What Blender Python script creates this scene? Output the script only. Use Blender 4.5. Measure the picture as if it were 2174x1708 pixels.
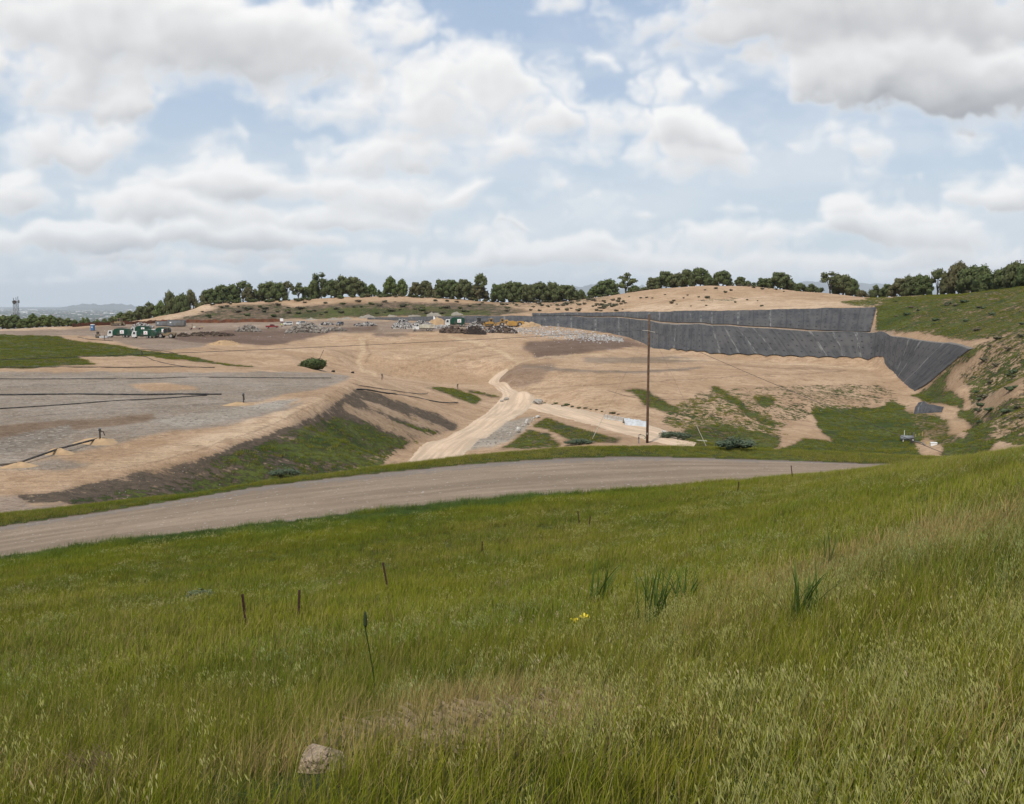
import bpy, math, random
import numpy as np
from mathutils import Vector, Matrix, Euler
from mathutils.geometry import delaunay_2d_cdt

random.seed(7)
RNG = np.random.default_rng(11)
for o in list(bpy.data.objects):
    bpy.data.objects.remove(o)
scene = bpy.context.scene
COL = scene.collection

# ------------------------------------------------------------------ camera
FPX, CU, CV, HOR = 2114.0, 1087.0, 854.0, 646.0       # measured on the photograph
PITCH = math.atan((CV - HOR) / FPX)
cam_d = bpy.data.cameras.new('camera')
cam_d.lens = 36.0 * FPX / 2174.0
cam_d.sensor_width = 36.0
cam_d.clip_start = 0.1
cam_d.clip_end = 200000
cam = bpy.data.objects.new('camera', cam_d)
COL.objects.link(cam)
cam.location = (0, 0, 0)
cam.rotation_euler = (math.pi / 2 - PITCH, 0, 0)
scene.camera = cam

# ------------------------------------------------------------------ light
SUN_EL, SUN_AZ = math.radians(57), math.radians(-158)   # azimuth from +Y, negative = left
SUN_STRENGTH, SKY_STRENGTH = 3.3, 0.08
sd = bpy.data.lights.new('sun', 'SUN')
sd.energy = SUN_STRENGTH
sd.angle = math.radians(5)
sd.color = (1.0, 0.94, 0.84)
so = bpy.data.objects.new('sun', sd)
COL.objects.link(so)
so.rotation_euler = (math.pi / 2 - SUN_EL, 0, math.pi - SUN_AZ)
_d = Vector((math.sin(SUN_AZ) * math.cos(SUN_EL), math.cos(SUN_AZ) * math.cos(SUN_EL), math.sin(SUN_EL)))
so.rotation_euler = _d.to_track_quat('Z', 'Y').to_euler()
scene.view_settings.view_transform = 'Standard'
scene.view_settings.look = 'None'
scene.view_settings.exposure = 0.15
scene.view_settings.gamma = 1.0
scene.cycles.max_bounces = 5
scene.cycles.diffuse_bounces = 3
scene.cycles.transparent_max_bounces = 6
scene.cycles.volume_bounces = 1
scene.cycles.use_denoising = True
scene.cycles.denoising_prefilter = 'ACCURATE'
scene.cycles.sample_clamp_indirect = 6.0

def ray(u, v):
    """direction with y = 1 through a point of the photograph (2174 px wide)"""
    cx, cz = (u - CU) / FPX, -(v - CV) / FPX
    c, s = math.cos(PITCH), math.sin(PITCH)
    y, z = c + cz * s, -s + cz * c
    return cx / y, z / y

# ------------------------------------------------------------------ world: Nishita sky plus cumulus
world = bpy.data.worlds.new('World')
scene.world = world
world.use_nodes = True
class NT:
    """small helper for writing node trees"""
    def __init__(self, tree):
        self.t, self.n, self.l = tree, tree.nodes, tree.links
    def node(self, typ, **kw):
        nd = self.n.new(typ)
        for k, v in kw.items():
            setattr(nd, k, v)
        return nd
    def link(self, a, b):
        if isinstance(a, (int, float)):
            b.default_value = a
        elif isinstance(a, (tuple, list)):
            b.default_value = tuple(a) + ((1.0,) if b.type == 'RGBA' and len(a) == 3 else ())
        else:
            self.l.new(a, b)
    def math(self, op, a, b=None, c=None, clamp=False):
        nd = self.node('ShaderNodeMath', operation=op, use_clamp=clamp)
        self.link(a, nd.inputs[0])
        if b is not None: self.link(b, nd.inputs[1])
        if c is not None: self.link(c, nd.inputs[2])
        return nd.outputs[0]
    def vmath(self, op, a, b=None):
        nd = self.node('ShaderNodeVectorMath', operation=op)
        self.link(a, nd.inputs[0])
        if b is not None:
            self.link(b, nd.inputs[3 if op == 'SCALE' else 1])
        return nd.outputs['Value' if op in ('DOT_PRODUCT', 'LENGTH') else 'Vector']
    def comb(self, x, y, z=0.0):
        nd = self.node('ShaderNodeCombineXYZ')
        for i, q in enumerate((x, y, z)): self.link(q, nd.inputs[i])
        return nd.outputs[0]
    def sep(self, v):
        nd = self.node('ShaderNodeSeparateXYZ')
        self.link(v, nd.inputs[0])
        return nd.outputs
    def noise(self, vec, scale, detail=4, rough=0.5, dist=0.0, out='Fac'):
        nd = self.node('ShaderNodeTexNoise')
        if vec is not None: self.link(vec, nd.inputs['Vector'])
        self.link(scale, nd.inputs['Scale'])
        nd.inputs['Detail'].default_value = detail
        nd.inputs['Roughness'].default_value = rough
        nd.inputs['Distortion'].default_value = dist
        return nd.outputs[out]
    def smooth(self, x, lo, hi, a=0.0, b=1.0):
        nd = self.node('ShaderNodeMapRange', interpolation_type='SMOOTHSTEP')
        for q, i in ((x, 0), (lo, 1), (hi, 2), (a, 3), (b, 4)): self.link(q, nd.inputs[i])
        return nd.outputs[0]
    def lin(self, x, lo, hi, a=0.0, b=1.0):
        nd = self.node('ShaderNodeMapRange')
        for q, i in ((x, 0), (lo, 1), (hi, 2), (a, 3), (b, 4)): self.link(q, nd.inputs[i])
        return nd.outputs[0]
    def mix(self, f, a, b, mode='MIX'):
        nd = self.node('ShaderNodeMix', data_type='RGBA', blend_type=mode)
        self.link(f, nd.inputs[0]); self.link(a, nd.inputs[6]); self.link(b, nd.inputs[7])
        return nd.outputs[2]

def value_noise(x, y, seed):
    """smooth lattice noise in 0..1 for arrays x, y"""
    r = np.random.default_rng(seed).random((256, 256))
    xi, yi = np.floor(x).astype(int), np.floor(y).astype(int)
    fx, fy = x - xi, y - yi
    fx = fx * fx * fx * (fx * (fx * 6 - 15) + 10); fy = fy * fy * fy * (fy * (fy * 6 - 15) + 10)
    a, b = r[yi & 255, xi & 255], r[yi & 255, (xi + 1) & 255]
    c, d = r[(yi + 1) & 255, xi & 255], r[(yi + 1) & 255, (xi + 1) & 255]
    return (a + (b - a) * fx) * (1 - fy) + (c + (d - c) * fx) * fy
def fbm(x, y, seed, octaves=5, gain=0.5):
    s, amp, tot = 0.0, 1.0, 0.0
    for k in range(octaves):
        s = s + amp * value_noise(x * 2 ** k + 17.3 * k, y * 2 ** k - 9.1 * k, seed + k)
        tot += amp; amp *= gain
    return s / tot
def billow(x, y, seed, octaves=5, gain=0.5):
    s, amp, tot = 0.0, 1.0, 0.0
    for k in range(octaves):
        n = np.abs(value_noise(x * 2 ** k + 5.7 * k, y * 2 ** k + 3.3 * k, seed + k) * 2 - 1)
        s = s + amp * n; tot += amp; amp *= gain
    return s / tot
CLOUDS = [  # centre u, v, half width, half height (photo px), strength, darkness of the base
    (300, 40, 400, 130, 1.2, .42), (60, 165, 260, 80, 0.8, .5), (600, 115, 280, 95, 1.1, .42), (840, 20, 120, 70, .5, .2),
    (900, 250, 185, 75, 1.0, .4), (1030, 160, 130, 75, .75, .2), (870, 335, 170, 50, 0.9, .5), (1095, 320, 80, 48, .8, .3),
    (140, 310, 150, 62, 1.1, .4), (420, 300, 110, 36, .4, .5), (490, 385, 205, 46, 1.15, .35), (340, 448, 150, 32, .95, .4),
    (830, 425, 130, 50, 1.0, .35), (600, 465, 200, 34, .8, .4), (330, 506, 270, 30, 1.05, .4), (520, 508, 110, 28, .8, .4),
    (1850, 20, 430, 130, 1.4, .55), (2060, 180, 340, 85, 1.3, .72), (1800, 150, 190, 75, .9, .5), (2190, 215, 200, 70, .8, .65),
    (1460, 280, 85, 50, 1.0, .3), (1300, 240, 200, 110, .4, .25), (1470, 345, 130, 40, .6, .3), (1810, 305, 90, 40, .75, .3),
    (1790, 440, 40, 28, .9, .2), (1820, 485, 100, 34, 1.05, .35), (2120, 415, 90, 34, .9, .4), (2170, 370, 60, 22, .8, .3), (1560, 510, 150, 40, .8, .25), (1990, 505, 120, 40, .75, .3), (1960, 462, 70, 22, .7, .3),
    (30, 425, 80, 55, .95, .4), (10, 520, 50, 30, .8, .3), (1150, 535, 130, 28, .8, .25), (1000, 500, 130, 18, .5, .3), (980, 550, 170, 22, .6, .3), (1390, 555, 260, 26, .65, .3),
    (2010, 555, 260, 30, .7, .3), (400, 580, 130, 24, .75, .25), (210, 578, 50, 22, .75, .2), (1000, 415, 45, 26, .75, .3),
    (420, 545, 260, 14, .6, .3), (120, 600, 160, 12, .5, .2), (640, 520, 120, 16, .6, .3), (1250, 520, 160, 14, .5, .3), (1480, 585, 240, 14, .5, .2), (1900, 590, 240, 16, .5, .2), (760, 480, 120, 16, .55, .3),
    (700, 400, 60, 24, .7, .3), (260, 420, 90, 26, .6, .4), (1240, 330, 70, 30, .4, .4), (1540, 300, 70, 30, .5, .3), (640, 230, 120, 50, .5, .4), (210, 225, 170, 40, .6, .6), (1160, 250, 90, 50, .45, .3),
    (605, 572, 40, 18, .6, .2), (820, 575, 110, 20, .6, .2), (1660, 565, 200, 22, .6, .2), (1370, 462, 60, 13, .45, .7),
    (1580, 440, 80, 18, .4, .7), (125, 515, 60, 30, .95, .3), (230, 500, 60, 28, .7, .3), (1110, 475, 90, 9, .3, .8), (1160, 395, 70, 26, .35, .5), (500, 285, 18, 30, .45, .5), (1960, 370, 70, 14, .3, .8), (680, 340, 20, 24, .4, .5)]
def cloud_map(U, V):
    """cover, brightness and tint of the clouds seen toward photo point U, V (arrays)"""
    s = np.clip((640 - V) / 500, 0.0, 1.2)                   # 0 at the horizon
    warp1 = fbm(U / 95, V / 70, 31, 4) - .5
    warp2 = fbm(U / 95 + 40, V / 70 + 11, 47, 4) - .5
    fw = 0.35 + 0.65 * np.clip(s, 0, 1)
    Uw, Vw = U + warp1 * 150 * fw, V + warp2 * 90 * fw
    den = np.zeros_like(U); dark = np.zeros_like(U); wsum = np.full_like(U, 1e-6)
    for (u, v, ru, rv, st, dk) in CLOUDS:
        du, dv = (Uw - u) / ru, (Vw - v) / rv
        dv_ = np.where(dv > 0, dv * 1.45, dv)
        r2 = du * du + dv_ * dv_
        q = st * np.exp(-0.55 * r2 - 0.35 * r2 * r2)
        den += q
        base = np.clip(0.5 + 0.75 * dv, 0, 1.15)           # 0 at the top, 1 at the base of a cloud
        w = q * q
        dark += w * dk * base; wsum += w
    dark = dark / wsum
    big = fbm(U / 130, V / 90, 5, 6, .5) - .5
    puf = billow(Uw / 85, Vw / 62, 71, 5, .45) - .40
    fine = billow(Uw / 36, Vw / 23, 91, 4, .42) - .40
    t = np.clip(s * 1.5, 0, 1)
    low = np.clip((V - 330) / 160, 0, 1)
    den = den * (1 + .28 * low) + big * (1.15 - .45 * low) + puf * (.40 + .55 * t) + fine * (.85 - .55 * t)
    a = np.clip((den - 0.02) / 0.90, 0, 1)
    a = a * a * (3 - 2 * a)
    veil = np.clip(fbm(U / 330, V / 120, 21, 5, .55) * 2.4 - .80, 0, 1) * .50 * np.clip(V / 90 - .2, 0, 1)
    veil = np.maximum(veil, .14 * np.exp(-((V - 560) / 90) ** 2))
    thick = np.clip(den - .2, 0, 1.8)
    return a, den, dark, thick, veil
def blur2(z, n):
    k = np.exp(-0.5 * (np.arange(-3 * n, 3 * n + 1) / n) ** 2); k /= k.sum()
    for ax in (0, 1):
        p = np.pad(z, [(3 * n, 3 * n) if i == ax else (0, 0) for i in (0, 1)], mode='edge')
        z = np.apply_along_axis(lambda m: np.convolve(m, k, 'valid'), ax, p)
    return z
def shade_clouds(a, den, dark, thick, px):
    """light reaching each bit of cloud: the sun stands high on the left; rows run downward, px = photo px per cell"""
    occ = np.zeros_like(a)
    for j in range(1, 9):
        dy, dx = max(1, int(j * 7.0 / px)), int(j * 3.0 / px)
        sh = np.roll(np.roll(thick, dy, 0), dx, 1)
        sh[:dy, :] = thick[:dy, :]
        occ += sh / 8
    n = max(1, int(round(8 / px)))
    hgt = blur2(np.clip(den, -.2, 1.9), n)
    gy, gx = np.gradient(hgt)
    gy, gx = gy / px, gx / px
    nl = (gy * 0.85 + gx * 0.5) * 22                        # faces tilted up and left catch the sun
    nl = nl / np.sqrt(1 + nl * nl)
    light = np.exp(-0.55 * occ)
    b = 0.60 + 0.36 * light + 0.10 * nl - dark * 0.50 * np.clip(thick * 1.5, 0, 1)
    return np.clip(b, 0.25, 1.05)
W = NT(world.node_tree)
world.node_tree.nodes.clear()
w_out = W.node('ShaderNodeOutputWorld')
sky = W.node('ShaderNodeTexSky', sky_type='NISHITA', sun_disc=False)
sky.sun_elevation = SUN_EL
sky.sun_rotation = SUN_AZ
sky.altitude = 200
sky.air_density = 1.0
sky.dust_density = 2.0
sky.ozone_density = 1.0
AZ_MAX, EL_MIN, EL_MAX = math.radians(40), math.radians(-2), math.radians(28)
def cloud_image(nx=1500, ny=560):
    """cloud brightness, cover and veil computed over azimuth and elevation"""
    az, el = np.meshgrid(np.linspace(-AZ_MAX, AZ_MAX, nx), np.linspace(EL_MAX, EL_MIN, ny))
    a, e = np.tan(az), np.tan(el) / np.cos(az)
    c, s_ = math.cos(PITCH), math.sin(PITCH)
    fy, fz = c - e * s_, s_ + e * c
    U, V = CU + FPX * a / fy, CV - FPX * fz / fy
    cov, den, dark, thick, veil = cloud_map(U, V)
    b = shade_clouds(cov, den, dark, thick, FPX * (EL_MAX - EL_MIN) / ny)
    cov = blur2(cov, 1)
    px = np.stack([b, cov, veil, np.ones_like(b)], -1)[::-1]
    img = bpy.data.images.new('cloud_field', nx, ny, float_buffer=True, is_data=True)
    img.pixels.foreach_set(px.astype(np.float32).ravel())
    img.update(); img.pack()
    return img
gen = W.node('ShaderNodeTexCoord').outputs['Generated']
nx, ny, nz_ = W.sep(gen)
az = W.math('ARCTAN2', nx, ny)
el = W.math('ARCSINE', nz_)
cu_ = W.math('PINGPONG', W.math('MULTIPLY_ADD', az, 0.5 / AZ_MAX, 0.5 + 4.0), 1.0)
cv_ = W.lin(el, EL_MIN, EL_MAX)
ti = W.node('ShaderNodeTexImage', extension='EXTEND', interpolation='Cubic')
ti.image = cloud_image()
W.link(W.comb(cu_, cv_, 0), ti.inputs[0])
cb, ca, cvl = W.sep(ti.outputs[0])
CLOUD_GAIN = 1.0
ccol = W.mix(W.lin(cb, 0.3, 0.9), (0.29, 0.305, 0.335), (0.90, 0.895, 0.885))
bg1 = W.node('ShaderNodeBackground')
air_tint = W.mix(W.smooth(el, 0.0, 0.30), (.645, .745, .825), (.42, .54, .725))
skyc = W.mix(0.78, sky.outputs[0], W.vmath('SCALE', air_tint, 1.0 / SKY_STRENGTH))
W.link(skyc, bg1.inputs[0]); bg1.inputs[1].default_value = SKY_STRENGTH
bg2 = W.node('ShaderNodeBackground')
W.link(ccol, bg2.inputs[0]); bg2.inputs[1].default_value = CLOUD_GAIN
bg3 = W.node('ShaderNodeBackground')
W.link((.76, .785, .81), bg3.inputs[0]); bg3.inputs[1].default_value = CLOUD_GAIN
mv = W.node('ShaderNodeMixShader')
W.link(cvl, mv.inputs[0]); W.l.new(bg1.outputs[0], mv.inputs[1]); W.l.new(bg3.outputs[0], mv.inputs[2])
mx = W.node('ShaderNodeMixShader')
W.link(ca, mx.inputs[0]); W.l.new(mv.outputs[0], mx.inputs[1]); W.l.new(bg2.outputs[0], mx.inputs[2])
W.l.new(mx.outputs[0], w_out.inputs[0])
world.cycles.sampling_method = 'MANUAL'
world.cycles.sample_map_resolution = 512
# ------------------------------------------------------------------ terrain: surveyed points joined in a TIN, sampled on a graded grid
def pt_d(u, v, d):
    x, z = ray(u, v)
    return (x * d, d, z * d)
def pt_h(u, v, h):
    """point seen at u, v that lies h metres below the eye"""
    x, z = ray(u, v)
    d = -h / z
    return (x * d, d, -h)
TP, TE = [], []
def pts(lst, f):
    return [f(*p) for p in lst]
def line(lst):
    """break line: consecutive points joined by edges"""
    i0 = len(TP)
    for k, p in enumerate(lst):
        TP.append(p)
        if k: TE.append((i0 + k - 1, i0 + k))
def dots(lst):
    TP.extend(lst)

# the near hillside (profiles of depth below the eye along rays from the camera)
DD = [-12, -4, 0, 3, 6, 10, 15, 20, 24, 30, 35, 40]
PROF = {-700: [0.2, 1.2, 1.75, 2.4, 3.4, 5.0, 6.6, 8.2, 9.3, 10.8, 12.2, 13.2],
        0:    [0.0, 1.0, 1.75, 2.25, 3.15, 4.7, 6.2, 7.5, 8.4, 9.8, 11.0, 12.1],
        500:  [-.3, .8, 1.75, 2.1, 2.95, 4.3, 5.7, 6.9, 7.8, 9.2, 10.3, 11.2],
        1087: [-.6, .6, 1.75, 2.0, 2.75, 3.9, 5.3, 6.5, 7.4, 8.65, 9.55, 10.3],
        1600: [-.9, .3, 1.75, 1.9, 2.4, 3.25, 4.4, 5.4, 6.1, 7.1, 7.9, 8.6],
        1950: [-1.2, .1, 1.75, 1.85, 2.15, 2.75, 3.6, 4.45, 5.0, 5.9, 6.45, 6.95],
        2174: [-1.4, 0.0, 1.72, 1.8, 2.0, 2.45, 3.1, 3.75, 4.2, 4.9, 5.4, 5.9],
        2500: [-1.6, -.2, 1.7, 1.72, 1.8, 2.05, 2.5, 3.0, 3.4, 3.9, 4.4, 4.9],
        2900: [-2.0, -.4, 1.65, 1.6, 1.6, 1.7, 1.9, 2.2, 2.5, 3.0, 3.4, 3.9]}
for u, hs in PROF.items():
    t = (u - CU) / FPX
    for d, h in zip(DD, hs):
        if d > 35 and u < 100: continue
        TP.append((t * (d + (9 if d < 3 else 4 if d < 10 else 2)) * 1.0 if d < 15 else t * d, d, -h))
# hill brow on the right, before it falls to the road
line(pts([(1350, 1094, 51), (1600, 1052, 52), (1900, 1003, 52), (2174, 960, 52), (2500, 920, 52), (2900, 885, 52)], pt_d))
dots(pts([(1900, 1014, 44), (2174, 971, 43)], pt_d))
# haul road, both edges
ROAD_NEAR = pts([(-700, 1345, 16.2), (-350, 1258, 15.6), (0, 1188, 14.9), (300, 1146, 14.3), (600, 1110, 13.7), (850, 1080, 13.1), (1087, 1057, 12.6),
                 (1370, 1040, 12.4), (1600, 1022, 12.3), (1760, 1012, 12.3), (1900, 1005, 12.3), (2174, 1000, 12.3), (2600, 1000, 12.3), (3000, 1000, 12.3)], pt_h)
ROAD_FAR = pts([(-700, 1240, 16.2), (-350, 1170, 15.6), (0, 1118, 14.8), (300, 1074, 14.1), (560, 1032, 13.4), (750, 1010, 12.9), (1000, 985, 12.4), (1200, 973, 12.2),
                (1370, 970, 12.2), (1600, 976, 12.2), (1750, 981, 12.2), (1900, 986, 12.2), (2174, 988, 12.2), (2600, 990, 12.2), (3000, 990, 12.2)], pt_h)
line(ROAD_NEAR); line(ROAD_FAR)
# grass verge beyond the road; its far brow
BROW = [(x, y, z) for x, y, z in pts([(-700, 1205, 16.2), (-350, 1142, 15.6), (0, 1100, 14.9), (200, 1077, 14.5), (400, 1048, 14.0), (560, 1020, 13.5), (760, 995, 12.9), (1000, 964, 12.4),
                 (1200, 948, 12.1), (1370, 944, 12.1), (1600, 951, 12.2), (1750, 958, 12.3), (1900, 966, 12.4), (2174, 975, 12.5), (2600, 980, 12.6), (3000, 980, 12.6)], pt_h)]
line(BROW)
# hidden bank behind the verge
dots([(-36, 79, -16.2), (-50, 70, -16.0), (-26, 84, -18.5), (-24, 98, -20.5), (-17, 92, -18.5), (-15, 106, -22), (-6, 101, -18), (-6, 125, -23.5), (4, 104, -18.5), (6, 130, -22.8), (20, 104, -18.5),
      (22, 135, -22.6), (40, 106, -19), (45, 140, -25.0), (60, 110, -20), (62, 150, -27.6), (75, 112, -20), (80, 140, -25.6), (92, 120, -21), (115, 130, -20), (0, 150, -24.3)])
# the pad on the left
line(pts([(-700, 784, 15), (-300, 784, 15), (0, 784, 15), (300, 786, 15), (520, 790, 15), (660, 793, 15.1), (760, 800, 15.2)], pt_h))
line(pts([(760, 800, 15.2), (735, 815, 15), (700, 835, 15.1), (650, 862, 15.1), (600, 888, 15.3), (525, 922, 15.5), (450, 950, 15.6), (350, 978, 15.8), (250, 1000, 16), (120, 1028, 16.1),
          (0, 1050, 16.3), (-300, 1100, 16.5), (-700, 1160, 16.6)], pt_h))
line(pts([(1055, 852, 24.6), (1000, 890, 24.5), (950, 925, 24.4), (880, 955, 24.3), (800, 985, 24.2)], pt_h))
line(pts([(760, 800, 15.2), (850, 812, 19.5), (935, 822, 23), (1055, 852, 24.6)], pt_h))
# access road through the cut
dots(pts([(850, 985, 24.4), (930, 958, 24.5), (1010, 925, 24.6), (1070, 885, 24.7), (1120, 862, 24.7), (1130, 845, 24.7), (1200, 872, 24.6), (1300, 893, 24.3), (1390, 918, 24.0),
          (1150, 910, 24.0), (1250, 925, 23.2), (1080, 940, 23.4)], pt_h))
# gully behind the pad
line(pts([(520, 783, 16.4), (650, 786, 17.6), (750, 793, 20.8), (850, 806, 23.6), (930, 813, 24.6), (1035, 812, 24.6), (1070, 830, 24.7)], pt_h))
line(pts([(760, 716, 13.0), (765, 745, 16.5), (755, 775, 19.5), (750, 793, 20.8)], pt_h))
dots(pts([(700, 745, 15.0), (600, 750, 15.0), (820, 750, 16.5), (900, 760, 18), (1000, 760, 18.2)], pt_h))
# left field, deck and its front crest
dots(pts([(-700, 745, 13.5), (-300, 745, 13.5), (0, 745, 13.5), (0, 765, 14.5), (250, 770, 14.6), (380, 775, 15), (250, 738, 13.6), (400, 752, 14.6), (120, 720, 12.4)], pt_h))
line(pts([(330, 742, 14.0), (430, 738, 13.8), (560, 722, 13.1), (660, 712, 12.2), (760, 708, 11.5), (850, 706, 11.3), (950, 706, 11.4), (1100, 711, 12.3), (1200, 721, 13.9), (1300, 732, 16.2), (1390, 745, 18.8)], pt_h))
dots(pts([(-700, 703, 10.5), (-300, 703, 10.5), (0, 703, 10.6), (200, 715, 12.6), (300, 716, 12.9), (380, 700, 11.5), (600, 697, 10.4), (760, 697, 10.2), (950, 697, 10.4), (1100, 699, 11.0)], pt_h))
# right bench
line(pts([(1072, 812, 22.5), (1085, 795, 20.5), (1110, 775, 19.2), (1180, 760, 18.2), (1300, 757, 18.3), (1400, 752, 18.6)], pt_h))
line(pts([(1095, 835, 24.0), (1115, 827, 21.6), (1220, 820, 20.8), (1334, 814, 20.5), (1481, 805, 20.5), (1627, 796, 20.6), (1760, 790, 20.8), (1870, 790, 21.4)], pt_h))
dots(pts([(1212, 787, 19.4), (1310, 790, 19.5), (1420, 785, 19.5), (1500, 780, 19.6), (1650, 783, 20.1)], pt_h))
line(pts([(1150, 853, 24.4), (1250, 872, 24.0), (1330, 888, 23.8), (1400, 912, 24.0), (1480, 930, 25.4), (1600, 945, 27), (1750, 957, 28)], pt_h))
dots(pts([(1700, 850, 24), (1560, 860, 23.4), (1400, 860, 22.6), (1850, 850, 25.5), (1740, 890, 27), (1900, 872, 26.6), (1940, 935, 28.3), (2000, 950, 28), (1900, 960, 28.4), (1800, 965, 28.4),
          (1640, 905, 26.4), (1500, 890, 24.6)], pt_h))
# lined slope: toe, middle bench, top
LIN_BOT = pts([(780, 681, 480), (950, 686, 462), (1130, 692, 448), (1250, 704, 432), (1350, 727, 412), (1398, 744, 396), (1480, 757, 364), (1600, 766, 349), (1750, 773, 337), (1850, 779, 329), (1890, 795, 312), (1915, 815, 295), (1942, 837, 279)], pt_d)
LIN_MID = pts([(780, 674, 484), (950, 671, 475), (1130, 670, 466), (1250, 674, 452), (1350, 678, 432), (1400, 681, 420), (1480, 684, 396), (1550, 688, 380), (1700, 697, 360), (1850, 703, 346), (1900, 707, 326), (2000, 722, 290), (2068, 734, 264)], pt_d)
UP_BOT = pts([(1130, 669.5, 467.5), (1250, 673.6, 453), (1400, 680.6, 422), (1550, 687.6, 382), (1700, 696.6, 362), (1853, 702.6, 347.5)], pt_d)
UP_TOP = pts([(1130, 668.5, 474), (1250, 666, 459), (1350, 663.4, 443), (1400, 662, 434), (1480, 660.2, 417), (1550, 658.5, 402), (1700, 655, 386), (1862, 651, 373)], pt_d)
line(LIN_BOT); line(LIN_MID); line(UP_BOT); line(UP_TOP)
line([LIN_BOT[-1], LIN_MID[-1]])
# ridge behind
line(pts([(300, 686, 500), (500, 681, 497), (700, 678, 492), (775, 674, 488), (950, 669, 481), (1130, 667, 479)], pt_d))
CREST = pts([(230, 690, 520), (320, 676, 530), (380, 655, 540), (440, 644, 550), (520, 640, 555), (640, 635, 560), (740, 629, 560), (850, 627, 560), (960, 633, 560), (1050, 641, 560), (1180, 642, 558), (1280, 630, 548),
         (1400, 612, 530), (1500, 605, 520), (1600, 607, 512), (1700, 617, 505), (1800, 630, 495), (1860, 633, 470), (1960, 629, 430), (2060, 623, 390), (2174, 608, 350), (2400, 590, 320), (2900, 560, 300)], pt_d)
line(CREST)
dots([(x * 1.07, y * 1.07 + 6, z - 1.5) for x, y, z in CREST])
dots([(x * 1.3, y * 1.3 + 20, z - 30) for x, y, z in CREST])
dots(pts([(1300, 656, 470), (1500, 640, 450), (1700, 640, 430), (1130, 655, 510), (900, 655, 520), (600, 660, 525)], pt_d))
# right hillside
line(pts([(1870, 650, 374), (1860, 702, 348)], pt_d))
dots(pts([(2000, 660, 345), (2174, 640, 310), (2400, 640, 280), (2000, 700, 310), (2174, 680, 275), (2082, 735, 260), (2174, 730, 240), (2350, 720, 215), (2030, 795, 263), (2085, 795, 240), (2174, 800, 205),
          (2174, 865, 178), (2125, 900, 196), (2060, 850, 235), (2000, 855, 256), (2060, 920, 206), (2174, 930, 166), (2350, 880, 150), (1960, 838, 275), (2600, 700, 200), (2900, 800, 120), (2900, 640, 250)], pt_d))
# land falling away on the left
dots([(-330, 420, -12), (-260, 470, -12.5), (-230, 520, -16), (-180, 540, -14), (-300, 560, -30), (-420, 480, -22), (-250, 660, -60), (-520, 600, -60), (-100, 700, -40), (0, 740, -35), (150, 720, -30), (300, 650, -20), (420, 560, -10),
      (-500, 300, -18), (-400, 200, -16), (-160, 60, -15), (-60, -14, 0), (60, -14, 3), (-480, 740, -90), (480, 740, -60), (560, 480, 0), (0, 760, -45), (-150, 760, -60), (200, 760, -45)])
dots([(x, 1010, -152) for x in range(-900, 901, 150)])
dots([(-560, 760, -95), (560, 760, -70), (-700, 900, -130), (700, 900, -120)])

YO = 15.0
NR, NC = 880, 900
R_S = np.linspace(0, 1, NR)
GY = -10.0 + 4.2 * (np.exp(R_S * math.log((1000 + YO) / 5.0)) - 1) * (1000 + 10) / (4.2 * ((1000 + YO) / 5.0 - 1))
GT = np.linspace(-0.74, 0.74, NC)
GX2, GY2 = GT[None, :] * (GY[:, None] + YO), np.repeat(GY[:, None], NC, 1)
def tin():
    v2 = [Vector((p[0], p[1])) for p in TP]
    zz = {}
    ov, oe, of, vo, eo, fo = delaunay_2d_cdt(v2, TE, [], 0, 1e-4, True)
    pz = np.array([p[2] for p in TP]); pxy = np.array([(p[0], p[1]) for p in TP])
    vz = np.empty(len(ov))
    for i, v in enumerate(ov):
        if vo[i]:
            vz[i] = np.mean([pz[k] for k in vo[i]])
        else:                                              # crossing of two break lines
            dd = ((pxy - np.array(v)) ** 2).sum(1); k = np.argsort(dd)[:3]
            vz[i] = np.average(pz[k], weights=1 / (dd[k] + 1e-3))
    Z = np.full((NR, NC), np.nan)
    for f in of:
        a, b, c = (np.array(ov[k]) for k in f)
        r0, r1 = np.searchsorted(GY, min(a[1], b[1], c[1])) , np.searchsorted(GY, max(a[1], b[1], c[1]), side='right')
        if r1 <= r0: continue
        ts = [q[0] / max(q[1] + YO, .5) for q in (a, b, c)]
        c0, c1 = np.searchsorted(GT, min(ts) - .01), np.searchsorted(GT, max(ts) + .01)
        if min(q[1] for q in (a, b, c)) < -8: c0, c1 = 0, NC
        if c1 <= c0: continue
        X, Y = GX2[r0:r1, c0:c1], GY2[r0:r1, c0:c1]
        den = (b[1] - c[1]) * (a[0] - c[0]) + (c[0] - b[0]) * (a[1] - c[1])
        if abs(den) < 1e-9: continue
        l1 = ((b[1] - c[1]) * (X - c[0]) + (c[0] - b[0]) * (Y - c[1])) / den
        l2 = ((c[1] - a[1]) * (X - c[0]) + (a[0] - c[0]) * (Y - c[1])) / den
        l3 = 1 - l1 - l2
        m = (l1 >= -1e-6) & (l2 >= -1e-6) & (l3 >= -1e-6)
        sub = Z[r0:r1, c0:c1]
        sub[m] = (l1 * vz[f[0]] + l2 * vz[f[1]] + l3 * vz[f[2]])[m]
    return Z
GZ = tin()
_bad = np.isnan(GZ)
if _bad.any():
    for r in range(NR):                                     # outside the survey: carry the nearest value sideways
        g = np.where(~_bad[r])[0]
        if len(g): GZ[r] = np.interp(np.arange(NC), g, GZ[r, g])
        elif r: GZ[r] = GZ[r - 1]
    for r in range(NR - 2, -1, -1):
        if np.isnan(GZ[r]).any(): GZ[r] = GZ[r + 1]
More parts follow.
